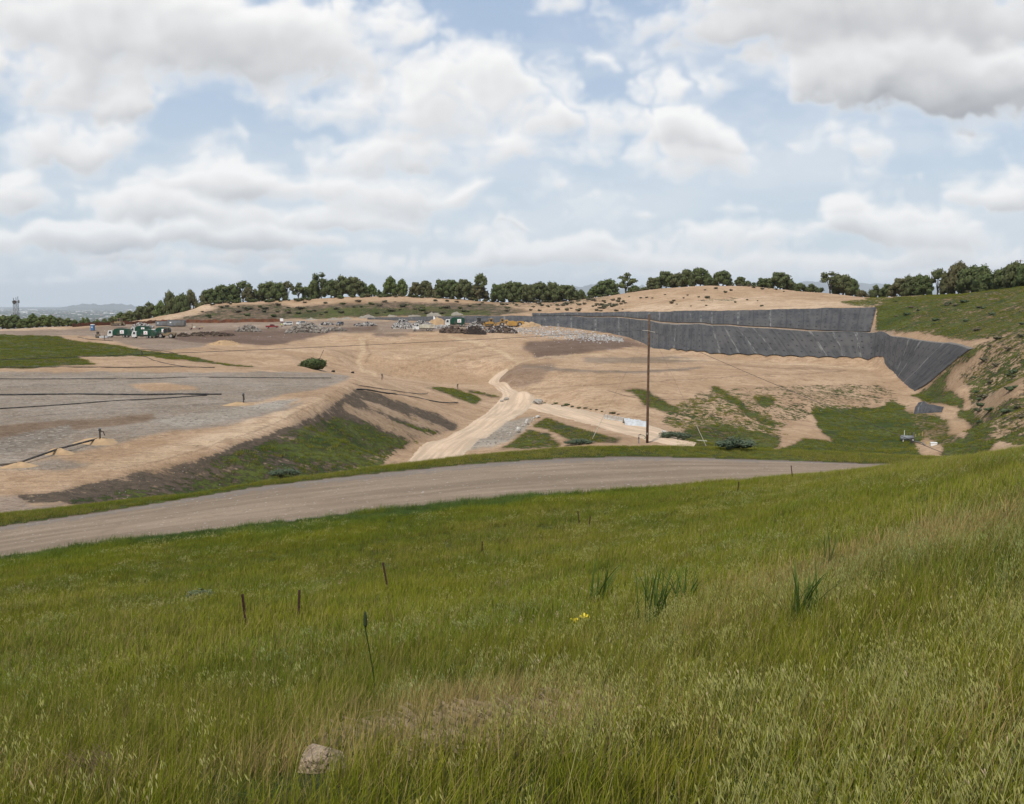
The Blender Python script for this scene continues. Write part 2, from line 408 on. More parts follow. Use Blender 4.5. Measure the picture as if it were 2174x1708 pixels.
def gblur(z, n):
    k = np.exp(-0.5 * (np.arange(-3 * n, 3 * n + 1) / n) ** 2); k /= k.sum()
    for ax in (0, 1):
        p = np.pad(z, [(3 * n, 3 * n) if i == ax else (0, 0) for i in (0, 1)], mode='edge')
        z = sum(k[j] * (p[j:j + z.shape[0], :] if ax == 0 else p[:, j:j + z.shape[1]]) for j in range(len(k)))
    return z
_sm = gblur(GZ, 2)
_sm2 = gblur(GZ, 10)
_w = np.clip((48 - GY2) / 10, 0, 1)
GZ = _sm * (1 - _w) + _sm2 * _w
_v2d = lambda x, y, s: fbm(x, y, s, 4) - .5
# photo position of every grid point (used to lay out the ground cover surveyed from the photograph)
_c, _s = math.cos(PITCH), math.sin(PITCH)
_f = np.maximum(GY2 * _c - GZ * _s, .05); _up = GY2 * _s + GZ * _c
PU, PV = CU + FPX * GX2 / _f, CV - FPX * _up / _f
def inpoly(poly, pu, pv):
    m = np.zeros(pu.shape, bool)
    n = len(poly)
    for i in range(n):
        (x1, y1), (x2, y2) = poly[i], poly[(i + 1) % n]
        if y1 == y2: continue
        m ^= ((y1 > pv) != (y2 > pv)) & (pu < (x2 - x1) * (pv - y1) / (y2 - y1) + x1)
    return m
_wob = np.clip(PU * 0 + 260 / np.maximum(GY2, 60), .6, 1.3)
PUW = PU + ((fbm(GX2 / 14, GY2 / 22, 201, 4) - .5) * 24 + (fbm(GX2 / 3, GY2 / 5, 203, 3) - .5) * 6) * _wob
PVW = PV + ((fbm(GX2 / 14, GY2 / 22, 207, 4) - .5) * 8 + (fbm(GX2 / 3, GY2 / 5, 209, 3) - .5) * 2.4) * _wob
def zone(poly, d0=95, d1=620):
    return inpoly(poly, PUW, PVW) & (GY2 > d0) & (GY2 < d1)
# roughness of the ground
_amp = np.where(GY2 < 52, .16, np.where(GY2 < 95, .10, .38))
_amp = gblur(_amp, 6)
_rx = np.interp(GX2.ravel(), [p[0] for p in ROAD_NEAR], [p[1] for p in ROAD_NEAR]).reshape(GX2.shape)
_rf = np.interp(GX2.ravel(), [p[0] for p in ROAD_FAR], [p[1] for p in ROAD_FAR]).reshape(GX2.shape)
ON_ROAD = (GY2 > _rx) & (GY2 < _rf)
_amp *= 1 - .88 * gblur(ON_ROAD.astype(float), 3)
GZ = GZ + _amp * (_v2d(GX2 / 9, GY2 / 9, 3) * 1.6 + _v2d(GX2 / 2.2, GY2 / 2.2, 9) * .45)

def Z(x, y):
    """ground height (scalars or arrays)"""
    x, y = np.asarray(x, float), np.asarray(y, float)
    r = np.clip(np.interp(y, GY, np.arange(NR)), 0, NR - 1.001)
    c = np.clip((x / np.maximum(y + YO, .5) - GT[0]) / (GT[1] - GT[0]), 0, NC - 1.001)
    ri, ci = r.astype(int), c.astype(int); fr, fc = r - ri, c - ci
    z = (GZ[ri, ci] * (1 - fr) * (1 - fc) + GZ[ri + 1, ci] * fr * (1 - fc) + GZ[ri, ci + 1] * (1 - fr) * fc + GZ[ri + 1, ci + 1] * fr * fc)
    return z if z.ndim else float(z)
def hit(u, v, d0=2.0, d1=690.0):
    """where the line of sight through u, v first meets the ground between two distances"""
    rx, rz = ray(u, v)
    d = d0 * (d1 / d0) ** np.linspace(0, 1, 6000)
    below = Z(rx * d, d) >= rz * d
    if below.any():
        dd = d[np.argmax(below)]
    else:
        dd = d[np.argmin(rz * d - Z(rx * d, d))]
    return Vector((rx * dd, dd, Z(rx * dd, dd)))
# ------------------------------------------------------------------ objects: helpers
def tag(o, label=None, cat=None, group=None, kind=None):
    if label: o['label'] = label
    if cat: o['category'] = cat
    if group: o['group'] = group
    if kind: o['kind'] = kind
    return o
def add_mesh(name, verts, faces, mat, parent=None, smooth=False):
    me = bpy.data.meshes.new(name)
    verts = np.asarray(verts, np.float32).reshape(-1, 3)
    if isinstance(faces, np.ndarray):
        n, k = faces.shape
        me.vertices.add(len(verts)); me.vertices.foreach_set('co', verts.ravel())
        me.loops.add(n * k); me.loops.foreach_set('vertex_index', faces.astype(np.int32).ravel())
        me.polygons.add(n); me.polygons.foreach_set('loop_start', np.arange(0, n * k, k, dtype=np.int32))
        me.update(calc_edges=True)
    else:
        me.from_pydata(verts.tolist(), [], faces)
    if smooth: me.polygons.foreach_set('use_smooth', np.ones(len(me.polygons), bool))
    if mat: me.materials.append(mat)
    o = bpy.data.objects.new(name, me)
    COL.objects.link(o)
    if parent: o.parent = parent
    return o
def empty(name, loc, rz=0.0, scale=1.0):
    o = bpy.data.objects.new(name, None)
    COL.objects.link(o)
    o.location = loc; o.rotation_euler = (0, 0, rz); o.scale = (scale,) * 3
    return o
class MB:
    """collects shapes into one mesh"""
    def __init__(self): self.v, self.f = [], []
    def add(self, vs, fs, M=None):
        n = len(self.v)
        self.v += [tuple(M @ Vector(p)) if M else tuple(p) for p in vs]
        self.f += [tuple(i + n for i in f) for f in fs]
        return self
    def box(self, x0, x1, y0, y1, z0, z1, M=None, bev=0.0):
        if bev:
            p = [(x0 + bev, z0), (x1 - bev, z0), (x1, z0 + bev), (x1, z1 - bev), (x1 - bev, z1), (x0 + bev, z1), (x0, z1 - bev), (x0, z0 + bev)]
            return self.prism(p, y0, y1, M)
        vs = [(x, y, z) for z in (z0, z1) for y in (y0, y1) for x in (x0, x1)]
        return self.add(vs, [(0, 2, 3, 1), (4, 5, 7, 6), (0, 1, 5, 4), (2, 6, 7, 3), (0, 4, 6, 2), (1, 3, 7, 5)], M)
    def prism(self, prof, y0, y1, M=None):
        """profile in x, z swept across y"""
        n = len(prof)
        vs = [(x, y0, z) for x, z in prof] + [(x, y1, z) for x, z in prof]
        fs = [tuple(range(n)), tuple(range(2 * n - 1, n - 1, -1))] + [(i, i + n, (i + 1) % n + n, (i + 1) % n) for i in range(n)]
        return self.add(vs, fs, M)
    def tube(self, path, r, n=8, cap=True):
        """round bar through points; r one radius or one per point"""
        path = [Vector(p) for p in path]
        rs = r if isinstance(r, (list, tuple)) else [r] * len(path)
        base = len(self.v); up = None
        for i, p in enumerate(path):
            t = (path[min(i + 1, len(path) - 1)] - path[max(i - 1, 0)]).normalized()
            if up is None:
                up = Vector((0, 0, 1)) if abs(t.z) < .9 else Vector((1, 0, 0))
            s = t.cross(up).normalized(); up = s.cross(t).normalized()
            for k in range(n):
                a = 2 * math.pi * k / n
                self.v.append(tuple(p + (s * math.cos(a) + up * math.sin(a)) * rs[i]))
        for i in range(len(path) - 1):
            for k in range(n):
                a, b = base + i * n + k, base + i * n + (k + 1) % n
                self.f.append((a, b, b + n, a + n))
        if cap:
            self.f.append(tuple(base + k for k in range(n - 1, -1, -1)))
            self.f.append(tuple(base + (len(path) - 1) * n + k for k in range(n)))
        return self
    def disc(self, cx, cz, r, y0, y1, n=18, rim=0.0):
        """wheel: axis along y"""
        prof = [(r - rim, y0), (r, y0 + rim), (r, y1 - rim), (r - rim, y1)] if rim else [(r, y0), (r, y1)]
        b = len(self.v); m = len(prof)
        for k in range(n):
            a = 2 * math.pi * k / n
            for q, y in prof:
                self.v.append((cx + q * math.cos(a), y, cz + q * math.sin(a)))
        for k in range(n):
            for j in range(m - 1):
                a, c = b + k * m + j, b + ((k + 1) % n) * m + j
                self.f.append((a, c, c + 1, a + 1))
        self.f.append(tuple(b + k * m for k in range(n)))
        self.f.append(tuple(b + k * m + m - 1 for k in range(n - 1, -1, -1)))
        return self
    def blob(self, c, r, seed=0, n=8, m=12, rough=.2, flat=None):
        rr = random.Random(seed)
        ph = [rr.uniform(0, 6.28) for _ in range(6)]
        b = len(self.v)
        rx, ry, rz = r if isinstance(r, (tuple, list)) else (r, r, r)
        for i in range(n + 1):
            th = math.pi * i / n
            for j in range(m):
                fi = 2 * math.pi * j / m
                k = 1 + rough * (math.sin(3 * fi + ph[0]) * math.sin(2 * th + ph[1]) + .6 * math.sin(5 * fi + ph[2]) * math.sin(4 * th + ph[3]) + rr.uniform(-.5, .5)) * math.sin(th) ** .5
                x, y, z = rx * k * math.sin(th) * math.cos(fi), ry * k * math.sin(th) * math.sin(fi), rz * k * math.cos(th)
                if flat is not None: z = max(z, flat)
                self.v.append((c[0] + x, c[1] + y, c[2] + z))
        for i in range(n):
            for j in range(m):
                a, d = b + i * m + j, b + i * m + (j + 1) % m
                self.f.append((a, d, d + m, a + m))
        return self
    def build(self, name, mat, parent=None, smooth=False):
        return add_mesh(name, self.v, self.f, mat, parent, smooth)
def copy_tree(o, parent=None):
    c = o.copy(); COL.objects.link(c); c.parent = parent
    for ch in [q for q in bpy.data.objects if q.parent == o]: copy_tree(ch, c)
    return c

# ------------------------------------------------------------------ materials
def base_mat(name):
    m = bpy.data.materials.new(name); m.use_nodes = True
    t = NT(m.node_tree); t.n.clear()
    out = t.node('ShaderNodeOutputMaterial'); bs = t.node('ShaderNodeBsdfPrincipled')
    t.l.new(bs.outputs[0], out.inputs[0])
    t.bs = bs; t.out = out
    return m, t
def surf(name, col, var=.25, scale=1.5, rough=.8, bump=0.0, col2=None, metal=0.0, spec=.3, dirt=None):
    """worn surface: noise varies the colour, optional second colour and dirt in patches"""
    m, t = base_mat(name)
    pos = t.node('ShaderNodeTexCoord').outputs['Object']
    n = t.noise(pos, scale, 5, .6)
    c2 = col2 or tuple(q * (1 - var) for q in col)
    c = t.mix(t.smooth(n, .35, .65), col, c2)
    if dirt:
        c = t.mix(t.math('MULTIPLY', t.smooth(t.noise(pos, scale * .6, 6, .65), .45, .62), .7), c, dirt)
    t.link(c, t.bs.inputs['Base Color'])
    t.bs.inputs['Roughness'].default_value = rough
    t.bs.inputs['Metallic'].default_value = metal
    t.bs.inputs['Specular IOR Level'].default_value = spec
    if bump:
        b = t.node('ShaderNodeBump'); b.inputs['Strength'].default_value = bump; b.inputs['Distance'].default_value = .1
        t.link(t.noise(pos, scale * 4, 4), b.inputs['Height']); t.l.new(b.outputs[0], t.bs.inputs['Normal'])
    return m

def ground_material():
    m, t = base_mat('ground_cover')
    pos = t.node('ShaderNodeNewGeometry').outputs['Position']
    def attr(n, typ='Fac'):
        a = t.node('ShaderNodeAttribute', attribute_name=n); return a.outputs[typ]
    soil, grass, scrub, gravel = attr('soil', 'Color'), attr('grass'), attr('scrub'), attr('gravel')
    n20 = t.noise(pos, .055, 5, .6); n4 = t.noise(pos, .28, 6, .66); n1 = t.noise(pos, 1.2, 6, .68)
    n02 = t.noise(pos, 5.0, 3, .6)
    c = t.mix(t.smooth(n20, .36, .64), t.vmath('MULTIPLY', soil, (.86, .83, .79)), t.vmath('MULTIPLY', soil, (1.13, 1.14, 1.17)))
    c = t.mix(t.math('MULTIPLY', t.smooth(n4, .49, .61), .62), c, t.vmath('MULTIPLY', soil, (.66, .61, .56)))
    c = t.mix(t.math('MULTIPLY', t.smooth(n1, .52, .63), .58), c, t.vmath('MULTIPLY', soil, (.62, .58, .54)))
    c = t.mix(t.math('MULTIPLY', t.smooth(n1, .50, .36), .30), c, t.vmath('MULTIPLY', soil, (1.30, 1.30, 1.30)))
    c = t.mix(t.math('MULTIPLY', t.smooth(n02, .56, .68), .45), c, t.vmath('MULTIPLY', soil, (.55, .51, .47)))
    # machine tracks: long streaks
    st = t.noise(t.vmath('MULTIPLY', pos, (.10, 1.1, .5)), 1.0, 5, .66, .6)
    c = t.mix(t.math('MULTIPLY', t.smooth(st, .51, .60), .42), c, t.vmath('MULTIPLY', soil, (.64, .60, .57)))
    # gravel: pale and dark stones
    vz = t.node('ShaderNodeTexVoronoi'); vz.inputs['Scale'].default_value = 2.6; t.link(pos, vz.inputs['Vector'])
    stone = t.node('ShaderNodeSeparateColor'); t.link(vz.outputs['Color'], stone.inputs[0])
    gf = t.math('MULTIPLY', gravel, t.smooth(t.math('ADD', stone.outputs[0], t.math('MULTIPLY', t.math('SUBTRACT', n4, .5), 1.6)), .62, .75))
    c = t.mix(gf, c, t.mix(stone.outputs[1], (.41, .355, .29), (.13, .11, .09)))
    # scrub: low bushes and dead weeds
    wig = t.math('ADD', t.math('MULTIPLY', t.math('SUBTRACT', n1, .5), 1.2), t.math('MULTIPLY', t.math('SUBTRACT', n4, .5), 1.5))
    wig2 = t.math('ADD', t.math('MULTIPLY', t.math('SUBTRACT', t.noise(pos, 1.0, 6, .68), .5), 1.7), t.math('MULTIPLY', t.math('SUBTRACT', n4, .5), .9))
    wig2 = t.math('ADD', wig2, t.math('MULTIPLY', t.math('SUBTRACT', n20, .5), .6))
    sf = t.smooth(t.math('ADD', scrub, wig), .42, .60)
    c = t.mix(sf, c, t.mix(t.smooth(n1, .35, .65), (.070, .056, .038), (.125, .090, .064)))
    gr = t.smooth(t.math('ADD', grass, wig2), .42, .58)
    gcol = t.mix(t.smooth(t.noise(pos, .11, 5, .65), .36, .66), (.040, .062, .013), (.105, .118, .028))
    gcol = t.mix(t.math('MULTIPLY', t.smooth(n1, .46, .60), .75), gcol, (.045, .042, .020))
    c = t.mix(gr, c, gcol)
    t.link(c, t.bs.inputs['Base Color'])
    t.bs.inputs['Roughness'].default_value = .95
    t.bs.inputs['Specular IOR Level'].default_value = .1
    b = t.node('ShaderNodeBump'); b.inputs['Strength'].default_value = .75; b.inputs['Distance'].default_value = .8
    hgt = t.math('ADD', n1, t.math('ADD', t.math('MULTIPLY', gr, .5), t.math('MULTIPLY', st, .5)))
    t.link(hgt, b.inputs['Height']); t.l.new(b.outputs[0], t.bs.inputs['Normal'])
    return m
M_GROUND = ground_material()

# ------------------------------------------------------------------ ground cover survey
TAN, TANL, BROWN, GRAY = (.44, .302, .190), (.51, .37, .245), (.115, .076, .054), (.30, .243, .188)
soil = np.empty((NR, NC, 3)); soil[:] = TAN
grass = np.zeros((NR, NC)); scrub = np.zeros((NR, NC)); gravel = np.zeros((NR, NC))
def lay(poly, col=None, g=None, s=None, gv=None, d0=95, d1=620, k=1.0):
    m = zone(poly, d0, d1)
    if col is not None: soil[m] = soil[m] * (1 - k) + np.array(col) * k
    if g is not None: grass[m] = g
    if s is not None: scrub[m] = s
    if gv is not None: gravel[m] = gv
# deck and pad
lay([(-800, 700), (150, 699), (330, 683), (780, 681), (960, 686), (1080, 692), (1000, 702), (760, 708), (480, 712), (420, 738), (330, 745), (200, 715), (-800, 712)], (.275, .205, .150), gv=.25)
lay([(360, 719), (480, 700), (640, 697), (800, 693), (800, 703), (714, 706), (640, 723), (565, 735), (480, 728), (420, 730)], (.165, .110, .080), gv=.1)
lay([(796, 707), (868, 709), (862, 720), (829, 726), (796, 724)], (.20, .14, .10))
lay([(-800, 790), (0, 790), (400, 788), (700, 792), (742, 800), (690, 833), (600, 874), (500, 900), (330, 922), (200, 950), (0, 990), (-800, 1090)], GRAY, gv=.55)
lay([(-100, 905), (200, 893), (330, 880), (330, 893), (150, 915), (-100, 945)], (.21, .145, .095), gv=.1)
lay([(-100, 945), (140, 905), (160, 915), (60, 950), (-100, 975)], (.22, .18, .14), gv=.8)
lay([(270, 818), (330, 813), (410, 822), (425, 830), (310, 831)], TAN, gv=0)
lay([(500, 858), (640, 835), (720, 822), (700, 840), (580, 868)], TAN, gv=.1)
lay([(320, 893), (480, 868), (590, 850), (640, 845), (560, 880), (400, 905)], (.37, .32, .26), gv=.9)
lay([(-800, 1095), (0, 990), (120, 975), (200, 985), (0, 1030), (-800, 1130)], (.28, .225, .17), gv=.4)
lay([(420, 925), (620, 868), (650, 862), (560, 915), (450, 950), (250, 1000), (60, 1040), (60, 1028)], TANL, s=.10)
# bank under the pad: dark mulch, grass, bare stripes
bank = [(760, 828), (730, 848), (689, 863), (677, 880), (647, 890), (591, 909), (577, 915), (524, 936), (430, 974), (317, 993), (215, 1022), (94, 1044), (32, 1049), (54, 1073), (142, 1065), (0, 1110),
        (500, 1060), (760, 990), (799, 970), (857, 953), (884, 938), (950, 921), (975, 912), (979, 899), (804, 835)]
lay(bank, (.25, .175, .115), g=.02, s=.74, d0=80, d1=240)
lay([(640, 905), (700, 885), (800, 900), (884, 938), (857, 953), (760, 990), (500, 1062), (150, 1075), (140, 1060), (330, 1030), (430, 985), (540, 945)], g=.48, d0=80, d1=240)
lay([(760, 868), (940, 921), (920, 928), (750, 884)], g=.78, d1=240); lay([(690, 893), (900, 945), (840, 948), (700, 905)], g=.8, d1=240)
lay([(700, 915), (830, 930), (800, 965), (640, 985), (600, 950)], g=.68, d1=240)
for a in ([(768, 846), (800, 858), (952, 912), (940, 917), (790, 870)], [(735, 856), (760, 868), (925, 928), (905, 932), (760, 888), (725, 868)], [(768, 893), (800, 897), (893, 935), (880, 939)]):
    lay(a, (.33, .235, .15), g=.14, s=.16, d1=240)
lay([(420, 1010), (760, 990), (800, 970), (860, 955), (780, 1010), (300, 1075)], g=.55, d0=80, d1=240)
lay([(-100, 1058), (30, 1049), (60, 1075), (150, 1068), (60, 1100), (-100, 1120)], (.30, .225, .165), g=.2, gv=.3, d0=75, d1=200)
# slopes round the cut
lay([(765, 715), (950, 712), (1090, 735), (1110, 765), (1060, 800), (900, 800), (780, 780)], TAN, d0=280)
lay([(1121, 724), (1191, 722), (1300, 711), (1344, 720), (1374, 742), (1344, 737), (1257, 748), (1213, 757), (1143, 762), (1112, 742)], (.175, .118, .085), d0=330)
lay([(1055, 806), (1097, 772), (1180, 772), (1150, 812), (1100, 826), (1060, 817)], (.29, .20, .135), d0=240)
lay([(1236, 761), (1432, 757), (1500, 768), (1420, 770), (1240, 771)], (.29, .215, .15))
for k in range(14):                                          # worn ring of a turning track
    u0 = 1110 + k * 27.0
    f = lambda u: 777 + 13.5 * math.sin(math.pi * min(max((u - 1110) / 400.0, 0), 1)) ** .8
    lay([(u0, f(u0) - 2.2), (u0 + 27, f(u0 + 27) - 2.2), (u0 + 27, f(u0 + 27) + 2.2), (u0, f(u0) + 2.2)], (.215, .16, .115), gv=.3, d0=240)
lay([(880, 985), (1000, 905), (1075, 850), (1140, 838), (1150, 850), (1080, 890), (1000, 960), (960, 985)], TANL)
lay([(980, 955), (1060, 905), (1100, 890), (1130, 885), (1130, 905), (1080, 935), (1040, 950)], (.36, .305, .24), gv=.95, d0=130)
G1, G2 = .60, .55
for poly, g in ([[(901, 822), (962, 826), (1023, 848), (1009, 860), (965, 846), (926, 831)], G1], [[(984, 827), (1070, 843), (1048, 846), (999, 837)], G1],
                [[(1158, 887), (1195, 899), (1251, 914), (1325, 929), (1317, 942), (1237, 942), (1163, 914), (1139, 904)], G1],
                [[(1095, 930), (1125, 911), (1163, 921), (1200, 950), (1060, 955)], .6],
                [[(1315, 827), (1369, 826), (1383, 841), (1444, 865), (1432, 877), (1378, 860), (1347, 841)], G1], [[(1390, 870), (1490, 880), (1440, 890)], .3],
                [[(1505, 819), (1525, 821), (1591, 870), (1645, 899), (1645, 907), (1586, 880)], .72], [[(1598, 846), (1640, 843), (1645, 858), (1615, 863)], .68],
                [[(1456, 912), (1517, 899), (1566, 909), (1645, 931), (1645, 965), (1420, 960)], G1],
                [[(1728, 867), (1864, 865), (1888, 852), (1920, 860), (1927, 879), (1998, 882), (2005, 901), (1961, 928), (1949, 938), (1973, 985), (1700, 985), (1645, 960), (1700, 930), (1760, 935), (1735, 905)], .82],
                [[(2034, 867), (2058, 869), (2095, 899), (2127, 938), (2107, 952), (2080, 990), (2000, 990), (2005, 928), (2058, 925), (2039, 889)], .66],
                [[(2058, 743), (2083, 743), (2024, 792), (2005, 823), (2046, 852), (2044, 866), (1973, 857), (1937, 842), (1954, 835), (2017, 779)], .7]):
    lay(poly, (.17, .12, .07) if g > .5 else None, g=g, d0=110, d1=330)
lay([(1150, 850), (1330, 835), (1500, 820), (1700, 800), (1880, 800), (1920, 850), (1720, 865), (1600, 940), (1480, 930), (1390, 905)], s=.14, g=None, d0=180, d1=330)
_m = zone([(1480, 830), (1700, 815), (1900, 815), (1910, 850), (1730, 880), (1600, 935), (1420, 890)], 180, 330) & (grass < .2)
grass[_m] = .43; scrub[_m] = .28
_m = zone([(1440, 850), (1560, 840), (1660, 900), (1650, 940), (1480, 925), (1400, 895)], 180, 330) & (grass < .5)
grass[_m] = .47
# right hillside
lay([(1130, 672), (1400, 683), (1700, 699), (1858, 705), (2000, 724), (2000, 718), (1858, 699), (1700, 693), (1400, 677), (1130, 667)], (.20, .18, .16), d0=330)
lay([(1863, 652), (1900, 632), (2060, 621), (2174, 607), (2900, 560), (2900, 720), (2174, 702), (2060, 728), (1950, 709), (1858, 702)], (.30, .20, .125), g=.62, s=.40, d0=200)
lay([(1865, 655), (1930, 655), (1930, 690), (1858, 702)], g=.9, d0=200)
lay([(2060, 735), (2174, 702), (2900, 720), (2900, 1000), (2120, 940), (2060, 870), (2050, 830), (2030, 795), (2090, 760)], (.38, .265, .165), g=.50, s=.48, d0=100, d1=300)
lay([(1925, 872), (2000, 880), (2035, 870), (2060, 905), (2010, 950), (1960, 930), (1930, 900)], (.22, .16, .09), g=.55, d0=110, d1=330)
for a in ([(2000, 868), (2022, 866), (2028, 885), (2008, 893), (1996, 885)], [(2008, 893), (2040, 888), (2058, 908), (2040, 924), (2008, 920), (2014, 905)], [(1935, 940), (1990, 942), (2010, 958), (1960, 975)]):
    lay(a, TAN, g=0, s=0, d0=110, d1=330)
lay([(2100, 745), (2174, 735), (2174, 800), (2110, 790), (2095, 765)], g=.5, s=.4, d0=100, d1=300)
lay([(2060, 860), (2174, 800), (2174, 830), (2070, 880)], (.36, .245, .15), g=.1, s=.1, d0=100, d1=300)
# ridge
lay([(330, 683), (440, 650), (640, 643), (900, 640), (1040, 646), (1130, 662), (1050, 671), (780, 674), (560, 681)], (.22, .155, .10), g=.40, s=.58, d0=470)
lay([(600, 670), (700, 655), (900, 655), (1040, 658), (1040, 671), (780, 673), (650, 677)], (.16, .125, .07), g=.58, s=.42, d0=470)
lay([(590, 645), (700, 632), (850, 624), (960, 630), (1000, 641), (900, 643), (850, 640), (700, 645), (620, 651)], TAN, g=0, s=.08, d0=470)
lay([(335, 681), (380, 655), (430, 643), (465, 655), (400, 670), (350, 681)], TANL, g=0, s=.15, d0=470)
lay([(440, 643), (640, 634), (740, 627), (850, 626), (700, 630), (560, 641)], g=.5, d0=470)
lay([(1040, 640), (1300, 625), (1300, 640), (1200, 650), (1060, 655)], g=.35, s=.42, d0=440)
lay([(1050, 655), (1300, 645), (1400, 655), (1130, 668)], s=.27, d0=440)
lay([(1300, 660), (1400, 645), (1620, 630), (1750, 640), (1860, 650), (1600, 658), (1400, 661)], TANL, s=.13, d0=360)
lay([(1480, 640), (1500, 633), (1580, 630), (1560, 640), (1500, 645)], g=.4, s=.4, d0=360)
lay([(1780, 640), (1860, 632), (1900, 634), (1865, 652), (1800, 650)], g=.55, s=.3, d0=360)
# left field
lay([(-800, 712), (0, 712), (60, 713), (130, 716), (180, 727), (250, 733), (330, 748), (400, 757), (470, 770), (560, 779), (480, 777), (380, 767), (300, 760), (190, 764), (200, 777), (100, 783), (0, 783), (-800, 785)], (.2, .15, .09), g=.66, d0=200)
lay([(170, 757), (290, 757), (400, 766), (480, 775), (300, 780), (200, 777)], TAN, g=.16, d0=200)
lay([(-800, 692), (0, 703), (150, 700), (100, 690)], TANL, d0=300)
soft = lambda z: gblur(z, 1)
for k in range(3): soil[..., k] = gblur(soil[..., k], 1)
grass, scrub, gravel = soft(grass), soft(scrub), soft(gravel)
def stroke(line_, w, col, k=.7, d0=95):
    """worn track along a line on the ground"""
    L = np.array(line_, float); up_, dn = [], []
    for q, (u, v) in enumerate(L):
        t_ = L[min(q + 1, len(L) - 1)] - L[max(q - 1, 0)]; t_ = t_ / (np.hypot(*t_) + 1e-6)
        up_.append((u - t_[1] * w, v + t_[0] * w * .7)); dn.append((u + t_[1] * w, v - t_[0] * w * .7))
    lay(up_ + dn[::-1], col, d0=d0, k=k)
DK, LT = (.26, .175, .105), (.52, .38, .24)
for ln, w, c_, kk in (([(950, 716), (1010, 728), (1060, 748), (1100, 770), (1060, 800), (1045, 815)], 5, LT, .8), ([(830, 790), (900, 770), (980, 745), (1040, 735)], 2.0, DK, .5), ([(800, 770), (880, 758), (980, 735)], 1.5, LT, .6), ([(850, 800), (960, 772), (1060, 752)], 1.5, DK, .45),
                      ([(765, 716), (768, 745), (758, 772), (770, 790), (800, 798)], 5, LT, .8), ([(772, 725), (785, 750), (775, 775)], 3, DK, .5), ([(440, 742), (600, 752), (720, 776)], 1.6, DK, .5), ([(500, 735), (640, 745), (740, 770)], 1.3, LT, .5), ([(560, 728), (680, 738), (750, 762)], 1.5, DK, .4),
                      ([(1050, 800), (1075, 785), (1100, 770), (1160, 758), (1300, 752)], 3, LT, .6), ([(1115, 827), (1220, 820), (1334, 814), (1481, 805), (1627, 796), (1800, 788)], 1.5, DK, .6), ([(1180, 800), (1350, 802), (1560, 790)], 1.4, DK, .35), ([(1400, 770), (1600, 778), (1800, 787)], 2.2, DK, .5), ([(1420, 762), (1620, 772), (1850, 782)], 2, LT, .6),
                      ([(1130, 845), (1200, 858), (1300, 868), (1400, 890)], 2.0, LT, .6), ([(700, 836), (600, 884), (450, 940), (250, 985), (0, 1035)], 3.0, LT, .6), ([(690, 850), (590, 895), (430, 955), (230, 998)], 1.6, DK, .5), ([(0, 705), (150, 703), (300, 700), (600, 702), (800, 704)], 1.5, (.22, .16, .115), .6), ([(330, 694), (600, 692), (900, 691)], 1.2, (.34, .26, .19), .7),
                      ([(0, 820), (300, 812), (640, 818)], 2.0, (.22, .18, .14), .6), ([(0, 855), (250, 846), (600, 828)], 2.0, (.33, .28, .23), .6), ([(0, 885), (300, 868), (560, 850)], 2.5, (.21, .17, .135), .6), ([(1010, 830), (1060, 838), (1100, 845)], 3, LT, .7)):
    stroke(ln, w, c_, kk)
near = GY2 < np.minimum(_rx, 90)
fore = (GY2 < _rx) | ((GY2 > _rf) & (GY2 < np.interp(GX2.ravel(), [p[0] for p in BROW], [p[1] + 6 for p in BROW]).reshape(GX2.shape)))
soil[fore] = (.11, .085, .045); grass[fore] = .8; scrub[fore] = 0
soil[ON_ROAD] = (.22, .18, .14); grass[ON_ROAD] = -1; scrub[ON_ROAD] = -1
back = (GY2 > 690)
# split into setting objects along natural lines
near_f = GY2 < np.interp(GX2.ravel(), [p[0] for p in BROW], [p[1] for p in BROW]).reshape(GX2.shape)
_top = np.array(UP_TOP + [UP_TOP[-1]]); 
ridge_line = [(x, y) for x, y, z in pts([(0, 690, 520), (300, 686, 500), (700, 678, 492), (950, 669, 481), (1130, 667, 477)], pt_d)] + [(p[0], p[1] + 1) for p in UP_TOP[1:]]
hill_f = GY2 > np.interp(GX2.ravel(), [p[0] for p in ridge_line] + [150.0, 180.0], [p[1] for p in ridge_line] + [345.0, 200.0]).reshape(GX2.shape)
hill_f &= ~near_f & (GX2 > -260)
def grid_part(name, mask):
    q = mask[:-1, :-1]
    idx = np.arange(NR * NC).reshape(NR, NC)
    f = np.stack([idx[:-1, :-1][q], idx[:-1, 1:][q], idx[1:, 1:][q], idx[1:, :-1][q]], -1)
    used, inv = np.unique(f, return_inverse=True)
    f = inv.reshape(f.shape)
    co = np.stack([GX2, GY2, GZ], -1).reshape(-1, 3)[used]
    o = add_mesh(name, co, f, M_GROUND, smooth=True)
    me = o.data
    a = me.attributes.new('soil', 'FLOAT_COLOR', 'POINT')
    a.data.foreach_set('color', np.concatenate([soil.reshape(-1, 3)[used], np.ones((len(used), 1))], 1).astype(np.float32).ravel())
    for n, arr in (('grass', grass), ('scrub', scrub), ('gravel', gravel)):
        a = me.attributes.new(n, 'FLOAT', 'POINT'); a.data.foreach_set('value', arr.reshape(-1)[used].astype(np.float32))
    return tag(o, kind='structure')
grid_part('hillside', near_f)
grid_part('ground', ~near_f & ~hill_f)
grid_part('hill', hill_f & ~near_f)
